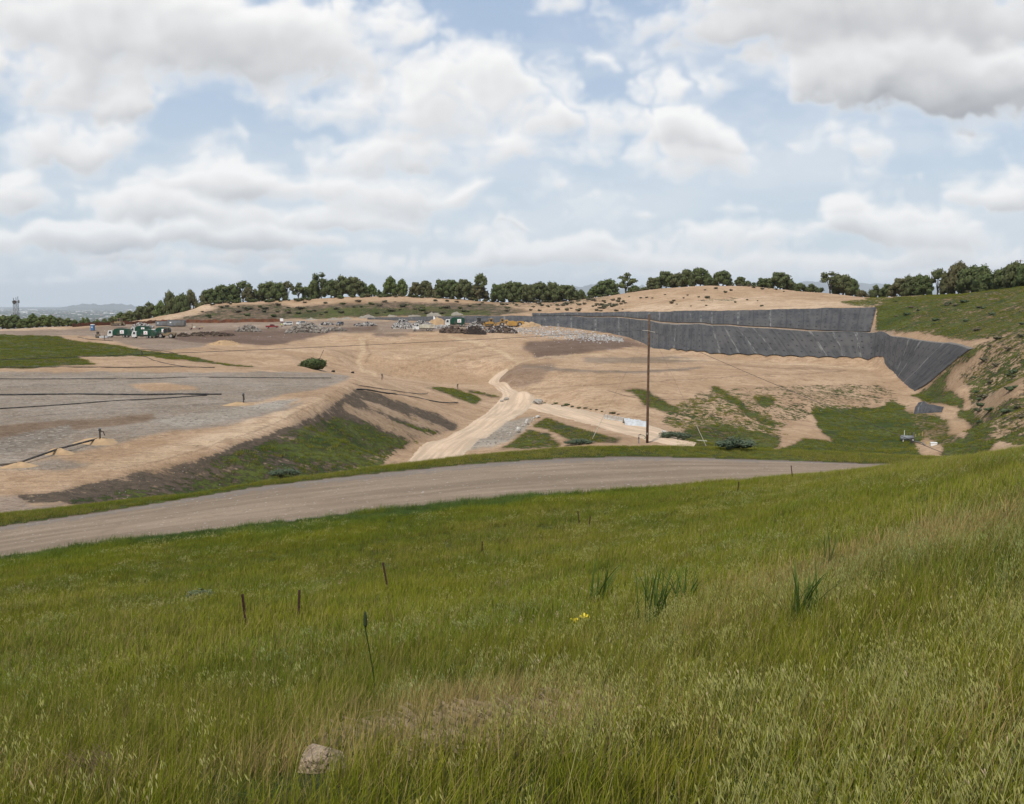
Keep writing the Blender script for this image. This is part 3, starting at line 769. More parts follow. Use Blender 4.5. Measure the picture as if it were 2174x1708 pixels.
# ------------------------------------------------------------------ roads
def strip(name, A, B, n_along, n_across, lift, mat, jit=0.0, kind='structure', scallop=None):
    """sheet between two lines of points, laid on the ground"""
    def resample(L, n):
        L = np.array([(p[0], p[1]) for p in L])
        k = np.linspace(0, len(L) - 1, n)
        # smooth curve through the stations
        i = np.clip(k.astype(int), 0, len(L) - 2); t = (k - i)[:, None]
        P = lambda j: L[np.clip(j, 0, len(L) - 1)]
        p0, p1, p2, p3 = P(i - 1), P(i), P(i + 1), P(i + 2)
        return .5 * ((2 * p1) + (-p0 + p2) * t + (2 * p0 - 5 * p1 + 4 * p2 - p3) * t * t + (-p0 + 3 * p1 - 3 * p2 + p3) * t ** 3)
    a, b = resample(A, n_along), resample(B, n_along)
    mid = (a + b) / 2
    s = np.concatenate([[0], np.cumsum(np.linalg.norm(np.diff(mid, axis=0), axis=1))])
    w = np.linspace(0, 1, n_across)
    lo = np.zeros(n_along); hi = np.ones(n_along)
    if jit:
        lo = (fbm(s / 2.5, s * 0 + 1.5, 5, 4) - .5) * jit; hi = 1 + (fbm(s / 2.5, s * 0 + 7.5, 8, 4) - .5) * jit
    if scallop is not None: lo = lo + scallop(s)
    W_ = lo[:, None] + (hi - lo)[:, None] * w[None]
    X = a[:, None, 0] * (1 - W_) + b[:, None, 0] * W_; Y = a[:, None, 1] * (1 - W_) + b[:, None, 1] * W_
    Zz = Z(X, Y) + lift(X, Y, s[:, None], W_)
    idx = np.arange(n_along * n_across).reshape(n_along, n_across)
    f = np.stack([idx[:-1, :-1], idx[1:, :-1], idx[1:, 1:], idx[:-1, 1:]], -1).reshape(-1, 4)
    o = add_mesh(name, np.stack([X, Y, Zz], -1).reshape(-1, 3), f, mat, smooth=True)
    for n_, arr in (('along', np.repeat(s[:, None], n_across, 1)), ('across', W_)):
        at = o.data.attributes.new(n_, 'FLOAT', 'POINT'); at.data.foreach_set('value', arr.ravel().astype(np.float32))
    if kind: o['kind'] = kind
    return o
def road_material(name, col, edge, streak):
    m, t = base_mat(name)
    pos = t.node('ShaderNodeNewGeometry').outputs['Position']
    al = t.node('ShaderNodeAttribute', attribute_name='along').outputs['Fac']; ac = t.node('ShaderNodeAttribute', attribute_name='across').outputs['Fac']
    p = t.comb(t.math('MULTIPLY', al, .05), t.math('MULTIPLY', ac, 9.0), 0)
    n = t.noise(p, 1.0, 6, .6, .3); n2 = t.noise(pos, 1.2, 6, .65); n3 = t.noise(pos, 9.0, 4, .65); n4 = t.noise(pos, .16, 4, .6)
    c = t.mix(t.smooth(n, .36, .64), tuple(q * .80 for q in col), tuple(q * 1.12 for q in col))
    c = t.mix(t.math('MULTIPLY', t.smooth(n4, .45, .7), .45), c, streak)
    c = t.mix(t.math('MULTIPLY', t.smooth(n2, .52, .7), .45), c, tuple(q * .66 for q in col))
    c = t.mix(t.math('MULTIPLY', t.smooth(n3, .57, .7), .45), c, tuple(q * .60 for q in col))
    c = t.mix(t.math('MULTIPLY', t.smooth(t.math('ADD', ac, t.math('MULTIPLY', t.math('SUBTRACT', n2, .5), .5)), .78, .95), .75), c, edge)
    c = t.mix(t.math('MULTIPLY', t.smooth(t.noise(pos, 4.0, 2, .5), .66, .72), .6), c, (.42, .39, .35))
    t.link(c, t.bs.inputs['Base Color']); t.bs.inputs['Roughness'].default_value = .95; t.bs.inputs['Specular IOR Level'].default_value = .1
    b = t.node('ShaderNodeBump'); b.inputs['Strength'].default_value = .5; b.inputs['Distance'].default_value = .12
    t.link(t.math('ADD', n2, t.math('ADD', n3, t.math('MULTIPLY', n, 1.5))), b.inputs['Height']); t.l.new(b.outputs[0], t.bs.inputs['Normal'])
    return m
M_ROAD = road_material('haul_road', (.245, .185, .132), (.175, .155, .138), (.185, .135, .095))
M_DIRT = road_material('dirt_road', (.55, .41, .285), (.42, .33, .24), (.46, .33, .22))
strip('haul_road', ROAD_NEAR, ROAD_FAR, 500, 40, lambda X, Y, s, w: -.06 + .13 * np.clip(np.sin(w * math.pi), 0, 1) ** .3 + .03 * (fbm(s / 30, w * 9, 3, 3) - .5), M_ROAD, .16)
HL = [hit(u, v, 110) for u, v in ((815, 982), (880, 954), (950, 925), (1003, 893), (1040, 865), (1058, 846), (1062, 834), (1048, 822), (1036, 812), (1048, 798), (1074, 784))]
HR = [hit(u, v, 110) for u, v in ((965, 980), (1000, 958), (1062, 912), (1098, 888), (1128, 868), (1140, 850), (1128, 836), (1085, 822), (1062, 812), (1066, 800), (1080, 786))]
strip('dirt_road', HL, HR, 200, 16, lambda X, Y, s, w: -.10 + .24 * np.clip(np.sin(w * math.pi), 0, 1) ** .5, M_DIRT, .22)
BL = [hit(u, v, 110) for u, v in ((1120, 868), (1170, 882), (1250, 902), (1330, 925), (1400, 942), (1470, 955))]
BR = [hit(u, v, 110) for u, v in ((1140, 848), (1180, 858), (1260, 874), (1335, 889), (1410, 912), (1480, 940))]
strip('dirt_road', BL, BR, 120, 12, lambda X, Y, s, w: -.10 + .26 * np.clip(np.sin(w * math.pi), 0, 1) ** .5, M_DIRT, .2)

# ------------------------------------------------------------------ black liner on the quarry slope
def liner_material():
    m, t = base_mat('liner')
    pos = t.node('ShaderNodeNewGeometry').outputs['Position']
    al = t.node('ShaderNodeAttribute', attribute_name='along').outputs['Fac']; ac = t.node('ShaderNodeAttribute', attribute_name='across').outputs['Fac']
    q = t.comb(t.math('MULTIPLY', al, .55), t.math('MULTIPLY', ac, 2.2), 0)
    n = t.noise(q, 1.0, 6, .62); nb = t.noise(pos, .09, 4, .6); nf = t.noise(pos, 1.4, 5, .65)
    c = t.mix(t.smooth(n, .32, .66), (.044, .043, .044), (.083, .079, .076))
    c = t.mix(t.math('MULTIPLY', t.smooth(nb, .45, .62), .55), c, (.098, .090, .084))
    seam = t.math('FRACT', t.math('DIVIDE', t.math('ADD', al, t.math('MULTIPLY', t.math('SUBTRACT', n, .5), .6)), 6.6))
    sm = t.math('LESS_THAN', t.math('ABSOLUTE', t.math('SUBTRACT', seam, .5)), .035)
    wn = t.node('ShaderNodeTexWhiteNoise', noise_dimensions='1D'); t.link(t.math('FLOOR', t.math('DIVIDE', al, 6.6)), wn.inputs['W'])
    c = t.mix(t.math('MULTIPLY', sm, .5), c, (.03, .03, .03))
    dusty = t.math('MULTIPLY', t.math('MULTIPLY', t.math('LESS_THAN', t.math('ABSOLUTE', t.math('SUBTRACT', seam, .53)), .07), t.math('GREATER_THAN', wn.outputs[0], .45)), t.smooth(t.noise(t.comb(t.math('MULTIPLY', al, .9), t.math('MULTIPLY', ac, 4), 3.0), 1.0, 5, .7), .44, .60))
    c = t.mix(t.math('MULTIPLY', dusty, .55), c, (.25, .24, .22))
    # sandbags tied along the slope: a grid of dark dots
    gx = t.math('SUBTRACT', t.math('FRACT', t.math('DIVIDE', al, 3.3)), .5); gy = t.math('SUBTRACT', t.math('FRACT', t.math('MULTIPLY', ac, 6.0)), .5)
    dot = t.math('LESS_THAN', t.math('ADD', t.math('POWER', t.math('MULTIPLY', gx, 3.3), 2), t.math('POWER', t.math('MULTIPLY', gy, 3.0), 2)), .16)
    c = t.mix(t.math('MULTIPLY', dot, t.smooth(nf, .4, .55)), c, (.020, .020, .022))
    c = t.mix(t.math('MULTIPLY', t.smooth(nf, .6, .72), .35), c, (.14, .125, .11))
    c = t.mix(t.math('MULTIPLY', t.smooth(t.math('ADD', ac, t.math('MULTIPLY', t.math('SUBTRACT', nf, .5), .08)), .915, .955), .75), c, (.215, .19, .16))
    t.link(c, t.bs.inputs['Base Color']); t.bs.inputs['Roughness'].default_value = .75; t.bs.inputs['Specular IOR Level'].default_value = .15
    b = t.node('ShaderNodeBump'); b.inputs['Strength'].default_value = .5; b.inputs['Distance'].default_value = .4
    t.link(t.math('ADD', n, nf), b.inputs['Height']); t.l.new(b.outputs[0], t.bs.inputs['Normal'])
    return m
M_LINER = liner_material()
def wrinkle(X, Y, s, w):
    e = np.clip(w * 9, 0, 1) * np.clip((1 - w) * 12, 0, 1)
    return .05 + e * (.30 + .20 * fbm(s / 5 + w * 3, w * 3.0 - s / 22, 12, 4) + .07 * np.maximum(0, np.sin(s / 1.05 + 4 * fbm(s / 14, w * 2, 4, 3))) ** 6)
def scal(s):
    k = (s > 165) & (s < 262)
    return np.where(k, .07 + .05 * np.abs(np.sin(s / 2.1)), 0.0) + .03 * (fbm(s / 3, s * 0, 6, 3) - .5)
lo = strip('slope_liner', LIN_BOT, LIN_MID, 520, 44, wrinkle, M_LINER, 0, None, scal)
tag(lo, 'long lower black liner sheet on the slope, running down to the right corner', 'liner')
UP_EDGE = [(LIN_MID[i][0], LIN_MID[i][1] + .9, 0) for i in range(2, 10)]
up = strip('slope_liner', UP_EDGE, UP_TOP, 420, 30, lambda X, Y, s, w: wrinkle(X, Y, s, w) + .30 * np.clip((1 - w) * 12, 0, 1), M_LINER, 0, None)
tag(up, 'upper black liner sheet on the slope under the bare tan hill, above the bench', 'liner')
pa, pb = [hit(u, v, 150) for u, v in ((1940, 880), (1960, 878.6), (1980, 877.3), (2000, 876))], [hit(u, v, 150) for u, v in ((1953, 855), (1970, 858.5), (1987, 862), (2004, 865.5))]
tag(strip('liner_panel', pa, pb, 30, 14, lambda X, Y, s, w: .06 + .3 * np.clip(np.sin(w * math.pi), 0, 1) ** .4, M_LINER, 0, None), 'small black liner panel lying in the green hollow below the corner of the long liner', 'liner')

# ------------------------------------------------------------------ far plain, town, hills on the horizon
m, t = base_mat('plain'); pos = t.node('ShaderNodeNewGeometry').outputs['Position']
c = t.mix(t.smooth(t.noise(pos, .0012, 6, .7), .4, .62), (.045, .06, .042), (.085, .085, .065))
c = t.mix(t.smooth(t.noise(pos, .006, 5, .7), .52, .66), c, (.16, .155, .14))
t.link(c, t.bs.inputs['Base Color']); t.bs.inputs['Roughness'].default_value = 1; t.bs.inputs['Specular IOR Level'].default_value = 0
PLZ = -150.0
ang = np.linspace(0, 2 * math.pi, 65)[:-1]
vs = [(0, 0, PLZ)] + [(58000 * math.cos(a), 58000 * math.sin(a), PLZ) for a in ang]
tag(add_mesh('plain', vs, [(0, i + 1, (i + 1) % 64 + 1) for i in range(64)], m), kind='structure')
MT = base_mat('roofs'); t = MT[1]
a = t.node('ShaderNodeAttribute', attribute_name='tone').outputs['Color']
t.link(a, t.bs.inputs['Base Color'])
bxv, bxf, tones = [], [], []
for k in range(5200):
    d = 5200 * (30000 / 5200) ** random.random() ** .8
    t_ = random.uniform(-.62, -.28) if random.random() < .85 else random.uniform(-.28, .6)
    x = t_ * d; tree = random.random() < .72
    w = random.uniform(9, 34) * (1 + d / 12000); l = random.uniform(8, 22); h = random.uniform(4, 9) * (1 + d / 25000)
    big = not tree and random.random() < .04
    if big: w, l, h = random.uniform(80, 220), 60, random.uniform(10, 16)
    col = (random.uniform(.02, .045), random.uniform(.035, .06), random.uniform(.02, .03)) if tree else random.choice([(.42, .41, .40), (.26, .25, .24), (.18, .16, .15), (.30, .29, .27), (.22, .15, .12)])
    if big: col = (.78, .77, .75)
    n = len(bxv)
    bxv += [(x + sx * w / 2 * (.8 if tree and sz else 1), d + sy * l / 2, PLZ - .5 + sz * (h + .5)) for sz in (0, 1) for sy in (-1, 1) for sx in (-1, 1)]
    bxf += [(n + i, n + j, n + p, n + q) for i, j, p, q in ((4, 5, 7, 6), (0, 1, 5, 4), (2, 6, 7, 3), (0, 4, 6, 2), (1, 3, 7, 5))]
    tones += [col + (1,)] * 8
tw = add_mesh('town', bxv, np.array(bxf), MT[0])
at = tw.data.attributes.new('tone', 'FLOAT_COLOR', 'POINT'); at.data.foreach_set('color', np.array(tones, np.float32).ravel())
tag(tw, 'houses, white sheds and street trees of a town spread over the hazy plain', 'town', kind='stuff')
m_mt = surf('far_hill', (.11, .115, .10), .4, .0012, 1.0)
def far_hill(u0, u1, vtop, D, seed, skew=.5):
    n, mrow = 90, 24
    us = np.linspace(u0, u1, n); tt = np.linspace(0, 1, n)
    prof = np.minimum(1, 2.2 * np.minimum(tt / skew, (1 - tt) / (1 - skew))) ** .8 * (.55 + .9 * fbm(tt * 6, tt * 0 + seed, seed, 5))
    prof /= prof.max()
    top = (HOR - vtop) / FPX * D - PLZ
    V_ = []
    for j in range(mrow):
        w = j / (mrow - 1); sh = math.sin(math.pi * min(w / .55, 1) / 2) if w < .55 else math.cos(math.pi * (w - .55) / .9)
        d = D * (.93 + .2 * w)
        for i in range(n):
            V_.append(((us[i] - CU) / FPX * d, d, PLZ - 2 + top * prof[i] * sh * (.9 + .22 * (fbm(np.array([tt[i] * 22.]), np.array([w * 5.]), seed + 3, 4)[0] - .5) * 2 * (1 - abs(w - .55)))))
    idx = np.arange(n * mrow).reshape(mrow, n)
    f = np.stack([idx[:-1, :-1], idx[:-1, 1:], idx[1:, 1:], idx[1:, :-1]], -1).reshape(-1, 4)
    return tag(add_mesh('mountain', V_, f, m_mt, smooth=True), kind='structure')
far_hill(1080, 1560, 594, 31000, 3, .42)
far_hill(1500, 2400, 590, 31500, 8, .5)
far_hill(120, 330, 643, 26000, 5, .5)

# ------------------------------------------------------------------ the air
hz = MB().box(-30000, 30000, -400, 46000, PLZ - 1.5, 960).build('haze', None)
hm = bpy.data.materials.new('haze'); hm.use_nodes = True; ht = NT(hm.node_tree); ht.n.clear()
ho = ht.node('ShaderNodeOutputMaterial'); hv = ht.node('ShaderNodeVolumePrincipled')
hv.inputs['Color'].default_value = (.86, .92, 1.0, 1); hv.inputs['Density'].default_value = 3.0e-5; hv.inputs['Anisotropy'].default_value = 0.0
ht.l.new(hv.outputs[0], ho.inputs['Volume']); hz.data.materials.append(hm)
tag(hz, kind='stuff')

# ------------------------------------------------------------------ trees
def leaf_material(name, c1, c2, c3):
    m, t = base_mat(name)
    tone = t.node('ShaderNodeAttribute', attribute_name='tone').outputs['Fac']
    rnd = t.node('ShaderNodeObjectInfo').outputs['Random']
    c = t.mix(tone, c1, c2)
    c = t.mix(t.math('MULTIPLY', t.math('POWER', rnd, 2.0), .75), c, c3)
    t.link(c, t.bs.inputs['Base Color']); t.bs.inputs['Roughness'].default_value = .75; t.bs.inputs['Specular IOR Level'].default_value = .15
    return m
M_OAK = leaf_material('oak_leaves', (.046, .064, .022), (.125, .148, .050), (.115, .092, .048))
M_LIGHT = leaf_material('light_leaves', (.055, .082, .022), (.145, .175, .05), (.11, .115, .045))
M_SCRUB = leaf_material('scrub_leaves', (.075, .075, .042), (.16, .15, .09), (.15, .115, .08))
M_WEED = leaf_material('weed_leaves', (.05, .075, .03), (.115, .14, .07), (.09, .11, .06))
M_BARK = surf('bark', (.085, .07, .055), .45, 3, .95, .4)
def leaf_mesh(name, lobes, n, size, seed, mat, flat=.25, core=.72):
    """crown: leaf clumps spread through the volume of several lobes, with a dim core so that the middle is dense"""
    rg = np.random.default_rng(seed)
    vol = np.array([l[3] * l[4] * l[5] for l in lobes]) ** .75
    pick = rg.choice(len(lobes), n, p=vol / vol.sum())
    L = np.array(lobes)[pick]
    dirs = rg.normal(size=(n, 3)); dirs /= np.linalg.norm(dirs, axis=1)[:, None]
    dirs[:, 2] = np.where(dirs[:, 2] < -.35, -dirs[:, 2] * .5, dirs[:, 2])
    rad = (.62 + .45 * rg.random(n)) * (1 + .18 * np.sin(dirs[:, 0] * 7 + pick) * np.sin(dirs[:, 2] * 6 + pick * 2))
    P = L[:, :3] + dirs * L[:, 3:6] * rad[:, None]
    nrm = dirs * .8 + rg.normal(size=(n, 3)) * .55 + np.array([0, 0, .35]); nrm /= np.linalg.norm(nrm, axis=1)[:, None]
    t1 = np.cross(nrm, rg.normal(size=(n, 3))); t1 /= np.linalg.norm(t1, axis=1)[:, None]
    t2 = np.cross(nrm, t1)
    sz = size * (.55 + .9 * rg.random(n))[:, None]
    a = P + t1 * sz; b = P + t2 * sz * .75 + nrm * sz * .15; c = P - t1 * sz; d = P - t2 * sz * .75 - nrm * sz * .1
    V_ = np.stack([a, b, c, d], 1).reshape(-1, 3)
    F_ = np.arange(4 * n).reshape(n, 4)
    lobe_tone = rg.random(len(lobes))
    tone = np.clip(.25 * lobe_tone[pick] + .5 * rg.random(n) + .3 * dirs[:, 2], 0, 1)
    tone = np.repeat(tone, 4)
    mb = MB()
    for k, l in enumerate(lobes):
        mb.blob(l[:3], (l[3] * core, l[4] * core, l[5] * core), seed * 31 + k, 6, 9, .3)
    nb = len(V_)
    V_ = np.concatenate([V_, np.array(mb.v).reshape(-1, 3)])
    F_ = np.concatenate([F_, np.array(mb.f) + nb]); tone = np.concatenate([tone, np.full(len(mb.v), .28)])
    me = bpy.data.meshes.new(name)
    me.vertices.add(len(V_)); me.vertices.foreach_set('co', V_.astype(np.float32).ravel())
    me.loops.add(F_.size); me.loops.foreach_set('vertex_index', F_.astype(np.int32).ravel())
    me.polygons.add(len(F_)); me.polygons.foreach_set('loop_start', np.arange(0, F_.size, 4, dtype=np.int32))
    me.update(calc_edges=True); me.materials.append(mat)
    at = me.attributes.new('tone', 'FLOAT', 'POINT'); at.data.foreach_set('value', tone.astype(np.float32))
    return me
def tree_kind(seed, mat, style):
    """meshes for a tree 1 m tall and about 1 m wide (scaled when placed): trunk with limbs, crown"""
    r = random.Random(seed)
    lobes = []
    if style == 'round':
        wob = [r.uniform(.8, 1.15) for _ in range(8)]
        for k in range(17):
            a = k * 2.4 + r.uniform(-.35, .35); zz = (k + .5) / 17
            q = .36 * math.sqrt(max(0, 1 - zz ** 2.2)) * wob[k % 8]
            lobes.append((q * math.cos(a), q * math.sin(a) * .9, .20 + .60 * zz * r.uniform(.85, 1.1), r.uniform(.13, .19), r.uniform(.13, .19), r.uniform(.12, .18)))
        lobes.append((0, 0, .42, .28, .26, .28))
    elif style == 'open':
        for k in range(11):
            a = k * 2.4 + r.uniform(-.5, .5); q = r.uniform(.12, .42)
            lobes.append((q * math.cos(a), q * math.sin(a), r.uniform(.36, .84), r.uniform(.10, .18), r.uniform(.10, .18), r.uniform(.09, .15)))
        lobes.append((.05, 0, .87, .15, .14, .12))
    elif style == 'low':
        for k in range(10):
            lobes.append((r.uniform(-.45, .45), r.uniform(-.25, .25), r.uniform(.18, .6), r.uniform(.15, .23), r.uniform(.14, .2), r.uniform(.2, .32)))
        lobes.append((r.uniform(-.25, .25), 0, .72, .2, .18, .24))
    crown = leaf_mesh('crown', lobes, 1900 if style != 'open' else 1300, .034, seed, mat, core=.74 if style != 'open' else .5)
    mb = MB(); top = .5 if style == 'round' else .55
    lean = r.uniform(-.05, .05)
    mb.tube([(0, 0, -.08), (lean * .4, 0, .12), (lean, 0, .3), (lean * 1.4, .01, top)], [.042, .034, .028, .015], 7)
    for k in range(6):
        l = lobes[(k * 2) % len(lobes)]
        mb.tube([(lean * .7, 0, .2 + .03 * k), (l[0] * .5, l[1] * .5, (.3 + l[2]) * .5 + .03), (l[0], l[1], l[2])], [.02, .013, .005], 5)
    tr = bpy.data.meshes.new('trunk'); tr.from_pydata(mb.v, [], mb.f); tr.materials.append(M_BARK)
    return crown, tr
KINDS = {'oak': [tree_kind(s, M_OAK, 'round') for s in (1, 2, 3, 4)], 'low': [tree_kind(s, M_OAK, 'low') for s in (11, 12)],
         'open': [tree_kind(s, M_OAK, 'open') for s in (21, 22)], 'pale': [tree_kind(s, M_LIGHT, 'round') for s in (31, 32)], 'paleopen': [tree_kind(s, M_LIGHT, 'open') for s in (41, 42)]}
def tree(name, u, vb, vt, w, kind, d, label, group, cat='tree'):
    rx, rz = ray(u, vb); x = rx * d
    zg = Z(x, d); zt = ray(u, vt)[1] * d
    h = max(zt - zg, 1.2) * 1.02
    o = empty(name, (x, d, zg - .13 * h), random.uniform(-.5, .5)); h *= 1.27
    wd = w * d / FPX
    o.scale = (wd * 1.08, wd * .95, h)
    cr, tr = random.choice(KINDS[kind])
    for nm, me in (('crown', cr), ('trunk', tr)):
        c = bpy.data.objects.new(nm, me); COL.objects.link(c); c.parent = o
    return tag(o, label, cat, group)
ORD = ['leftmost', 'second from the left', 'third from the left', 'fourth from the left', 'fifth from the left', 'sixth from the left', 'seventh from the left', 'eighth from the left', 'ninth from the left', 'tenth from the left',
       'eleventh from the left', 'twelfth from the left', 'thirteenth from the left']
LOOK = {'oak': 'dense dark green oak', 'low': 'low dark bushy oak', 'open': 'gnarled oak with an open crown', 'pale': 'lighter green leafy tree', 'paleopen': 'pale tree with a loose open crown'}
CLUMPS = [
 ('in the wood below the lattice tower', 470, 'trees in the lowland wood on the left',
  [(6, 704, 672, 40, 'pale'), (30, 704, 668, 40, 'oak'), (52, 705, 678, 32, 'pale'), (70, 704, 667, 30, 'pale'), (92, 704, 671, 34, 'pale'), (108, 704, 670, 32, 'pale'), (126, 702, 675, 30, 'pale'), (144, 700, 677, 26, 'pale'), (158, 699, 680, 20, 'pale')]),
 ('behind the orange netting', 545, 'trees behind the orange netting',
  [(176, 694, 677, 20, 'pale'), (190, 693, 676, 20, 'low'), (206, 692, 680, 18, 'pale'), (222, 691, 677, 18, 'pale'), (238, 690, 673, 20, 'pale'), (256, 690, 664, 30, 'pale'), (274, 688, 662, 30, 'pale')]),
 ('climbing the left ridge end', 552, 'trees on the left end of the ridge',
  [(300, 682, 652, 32, 'oak'), (318, 676, 643, 34, 'oak'), (340, 668, 642, 30, 'pale'), (362, 658, 620, 40, 'oak'), (386, 652, 622, 34, 'oak'), (411, 646, 617, 34, 'low')]),
 ('in the first ridge-top clump', 560, 'trees of the long dark clump',
  [(447, 643, 612, 38, 'oak'), (470, 643, 607, 42, 'oak'), (492, 643, 603, 44, 'oak'), (516, 641, 602, 44, 'open'), (526, 641, 612, 28, 'oak')]),
 ('above the smaller rubble pile', 563, 'trees above the rubble piles',
  [(547, 640, 615, 24, 'low'), (571, 638, 597, 50, 'oak'), (592, 637, 599, 40, 'oak'), (610, 636, 602, 30, 'open'), (634, 635, 605, 36, 'paleopen'), (655, 632, 610, 28, 'low')]),
 ('above the parked white vans', 563, 'trees above the parked vans',
  [(666, 630, 594, 32, 'pale'), (682, 630, 586, 40, 'open'), (702, 629, 593, 42, 'oak'), (727, 629, 587, 46, 'oak'), (752, 628, 589, 50, 'oak'), (770, 627, 600, 28, 'oak'), (789, 626, 604, 26, 'pale'), (808, 626, 616, 16, 'low')]),
 ('apart on the tan brow', 563, 'trees apart on the brow', [(828, 626, 588, 36, 'pale'), (853, 625, 594, 30, 'pale'), (846, 626, 614, 26, 'low')]),
 ('above the white trash heaps', 562, 'trees above the trash heaps',
  [(884, 627, 600, 30, 'oak'), (903, 628, 598, 34, 'oak'), (920, 630, 606, 28, 'low'), (940, 630, 595, 44, 'oak'), (960, 631, 595, 40, 'oak'), (986, 633, 594, 40, 'oak'), (1019, 634, 588, 38, 'open'), (1014, 636, 606, 44, 'oak')]),
 ('above the yellow scraper', 560, 'trees above the scraper',
  [(1056, 640, 604, 36, 'oak'), (1080, 641, 597, 46, 'oak'), (1100, 641, 600, 38, 'oak'), (1121, 641, 604, 34, 'oak'), (1145, 641, 598, 50, 'oak'), (1174, 640, 600, 46, 'oak'), (1202, 639, 606, 46, 'oak'), (1222, 638, 608, 36, 'low'), (1238, 637, 616, 24, 'low')]),
 ('before the blue mountain', 556, 'trees in front of the blue mountain',
  [(1264, 636, 607, 36, 'pale'), (1290, 634, 592, 50, 'oak'), (1329, 632, 585, 44, 'paleopen'), (1354, 628, 607, 38, 'low')]),
 ('just left of the hilltop', 538, 'trees left of the hilltop',
  [(1388, 622, 590, 38, 'oak'), (1414, 618, 577, 44, 'oak'), (1438, 615, 579, 40, 'oak'), (1458, 612, 574, 34, 'oak'), (1486, 608, 571, 46, 'oak'), (1508, 606, 582, 32, 'low')]),
 ('on the tan hilltop', 527, 'trees on the tan hilltop',
  [(1534, 606, 574, 44, 'oak'), (1572, 607, 589, 26, 'oak'), (1592, 609, 597, 24, 'low'), (1622, 612, 591, 36, 'oak'), (1656, 613, 579, 52, 'oak'), (1676, 615, 596, 28, 'low')]),
 ('beside the upper liner end', 498, 'trees on the saddle',
  [(1706, 616, 602, 36, 'low'), (1730, 620, 604, 34, 'low'), (1762, 627, 583, 46, 'open'), (1788, 629, 583, 56, 'oak'), (1810, 629, 594, 30, 'oak')]),
 ('on the right green skyline', 395, 'trees on the right skyline',
  [(1836, 632, 617, 32, 'low'), (1866, 631, 607, 34, 'low'), (1884, 631, 604, 30, 'oak'), (1914, 632, 592, 52, 'oak'), (1938, 632, 586, 50, 'oak'), (1960, 630, 584, 44, 'oak'), (1990, 626, 578, 48, 'open'), (2012, 622, 580, 38, 'oak'),
   (2034, 619, 554, 50, 'oak'), (2062, 617, 563, 62, 'oak'), (2098, 614, 566, 56, 'low'), (2132, 610, 566, 50, 'oak'), (2152, 607, 554, 44, 'oak'), (2176, 604, 556, 50, 'oak')])]
ORD.append('fourteenth from the left')
for where, d, grp, lst in CLUMPS:
    lst = sorted(lst)
    for i, (u, vb, vt, w, k) in enumerate(lst):
        dd = d
        if 'green skyline' in where: dd = np.interp(u, [1836, 1960, 2060, 2174], [485, 440, 400, 362])
        tree('oak_tree' if k in ('oak', 'open', 'low') else 'tree', u, vb, vt, w, k, dd + random.uniform(-3, 4), f'{LOOK[k]}, {ORD[i]} {where}', grp)
# undergrowth along the ridge top

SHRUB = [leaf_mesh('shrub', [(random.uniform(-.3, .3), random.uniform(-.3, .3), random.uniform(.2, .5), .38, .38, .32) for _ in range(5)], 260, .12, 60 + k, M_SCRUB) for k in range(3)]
def shrub(x, y, w, h, label, group, mat=None, cat='shrub', name='shrub'):
    me = random.choice(SHRUB)
    o = bpy.data.objects.new(name, me); COL.objects.link(o)
    o.location = (x, y, Z(x, y) - .05); o.scale = (w, w, h); o.rotation_euler = (0, 0, random.uniform(0, 6))
    if mat: 
        o.material_slots[0].link = 'OBJECT'; o.material_slots[0].material = mat
    return tag(o, label, cat, group)
for k in range(120):
    u = random.uniform(430, 1400); d = np.interp(u, [430, 1180, 1400], [552, 561, 534]) + random.uniform(-2, 3); x = ray(u, 640)[0] * d; s = random.uniform(1.5, 3.6)
    shrub(x, d, s, s * .7, 'low dark undergrowth bush between the oaks on the ridge top', 'undergrowth on the ridge top', M_OAK)
SH = [(1562, 643, 8), (1587, 638, 7), (1412, 627, 5), (1430, 640, 8), (1452, 634, 6), (1484, 632, 7), (1502, 634, 12), (1497, 617, 6), (1520, 614, 9), (1460, 628, 6), (1426, 645, 12), (1385, 634, 5), (1373, 633, 7), (1360, 634, 7), (1323, 640, 6), (1335, 631, 5),
      (1590, 609, 10), (1600, 612, 8), (1618, 615, 9), (1632, 613, 7), (1648, 616, 8), (1664, 620, 5), (1556, 604, 7), (1570, 607, 10), (1437, 647, 5), (1467, 651, 5), (1500, 650, 6), (1617, 651, 8), (1540, 622, 10), (1552, 618, 9), (1608, 640, 5), (1304, 660, 5), (1280, 647, 5), (1260, 652, 6)]
for u, v, w in SH:
    p = hit(u, v, 380); s = w * p.y / FPX * .75
    shrub(p.x, p.y, s, s * .8, 'small dark shrub dotted on the bare tan hill above the upper liner', 'shrubs on the bare tan hill')
for k in range(70):                                            # scrub belt under the left ridge
    u = random.uniform(420, 1060); v = 670 - 30 * random.random() ** 1.2 + (6 if u < 600 else 0)
    p = hit(u, v, 480)
    if p.y > 560: continue
    s = random.uniform(1.3, 3.2)
    shrub(p.x, p.y, s, s * .65, 'grey green scrub bush on the ridge face behind the working deck', 'scrub bushes on the ridge face', None if k % 3 else M_OAK)
for k in range(85):
    u = random.uniform(1060, 1330); v = random.uniform(636, 662)
    p = hit(u, v, 440)
    s = random.uniform(.9, 2.4)
    shrub(p.x, p.y, s, s * .7, 'dark scrub bush on the tan bank left of the bare hill', 'scrub bushes on the tan bank')
for k in range(90):
    u = random.uniform(1900, 2174); v = random.uniform(640, 900)
    if u < 2060 and v > 700: continue
    p = hit(u, v, 130)
    if p.y < 120: continue
    s = random.uniform(.7, 2.2)
    shrub(p.x, p.y, s, s * .6, 'low grey green bush on the right hillside beside the liner', 'bushes on the right hillside', None if k % 2 else M_WEED)
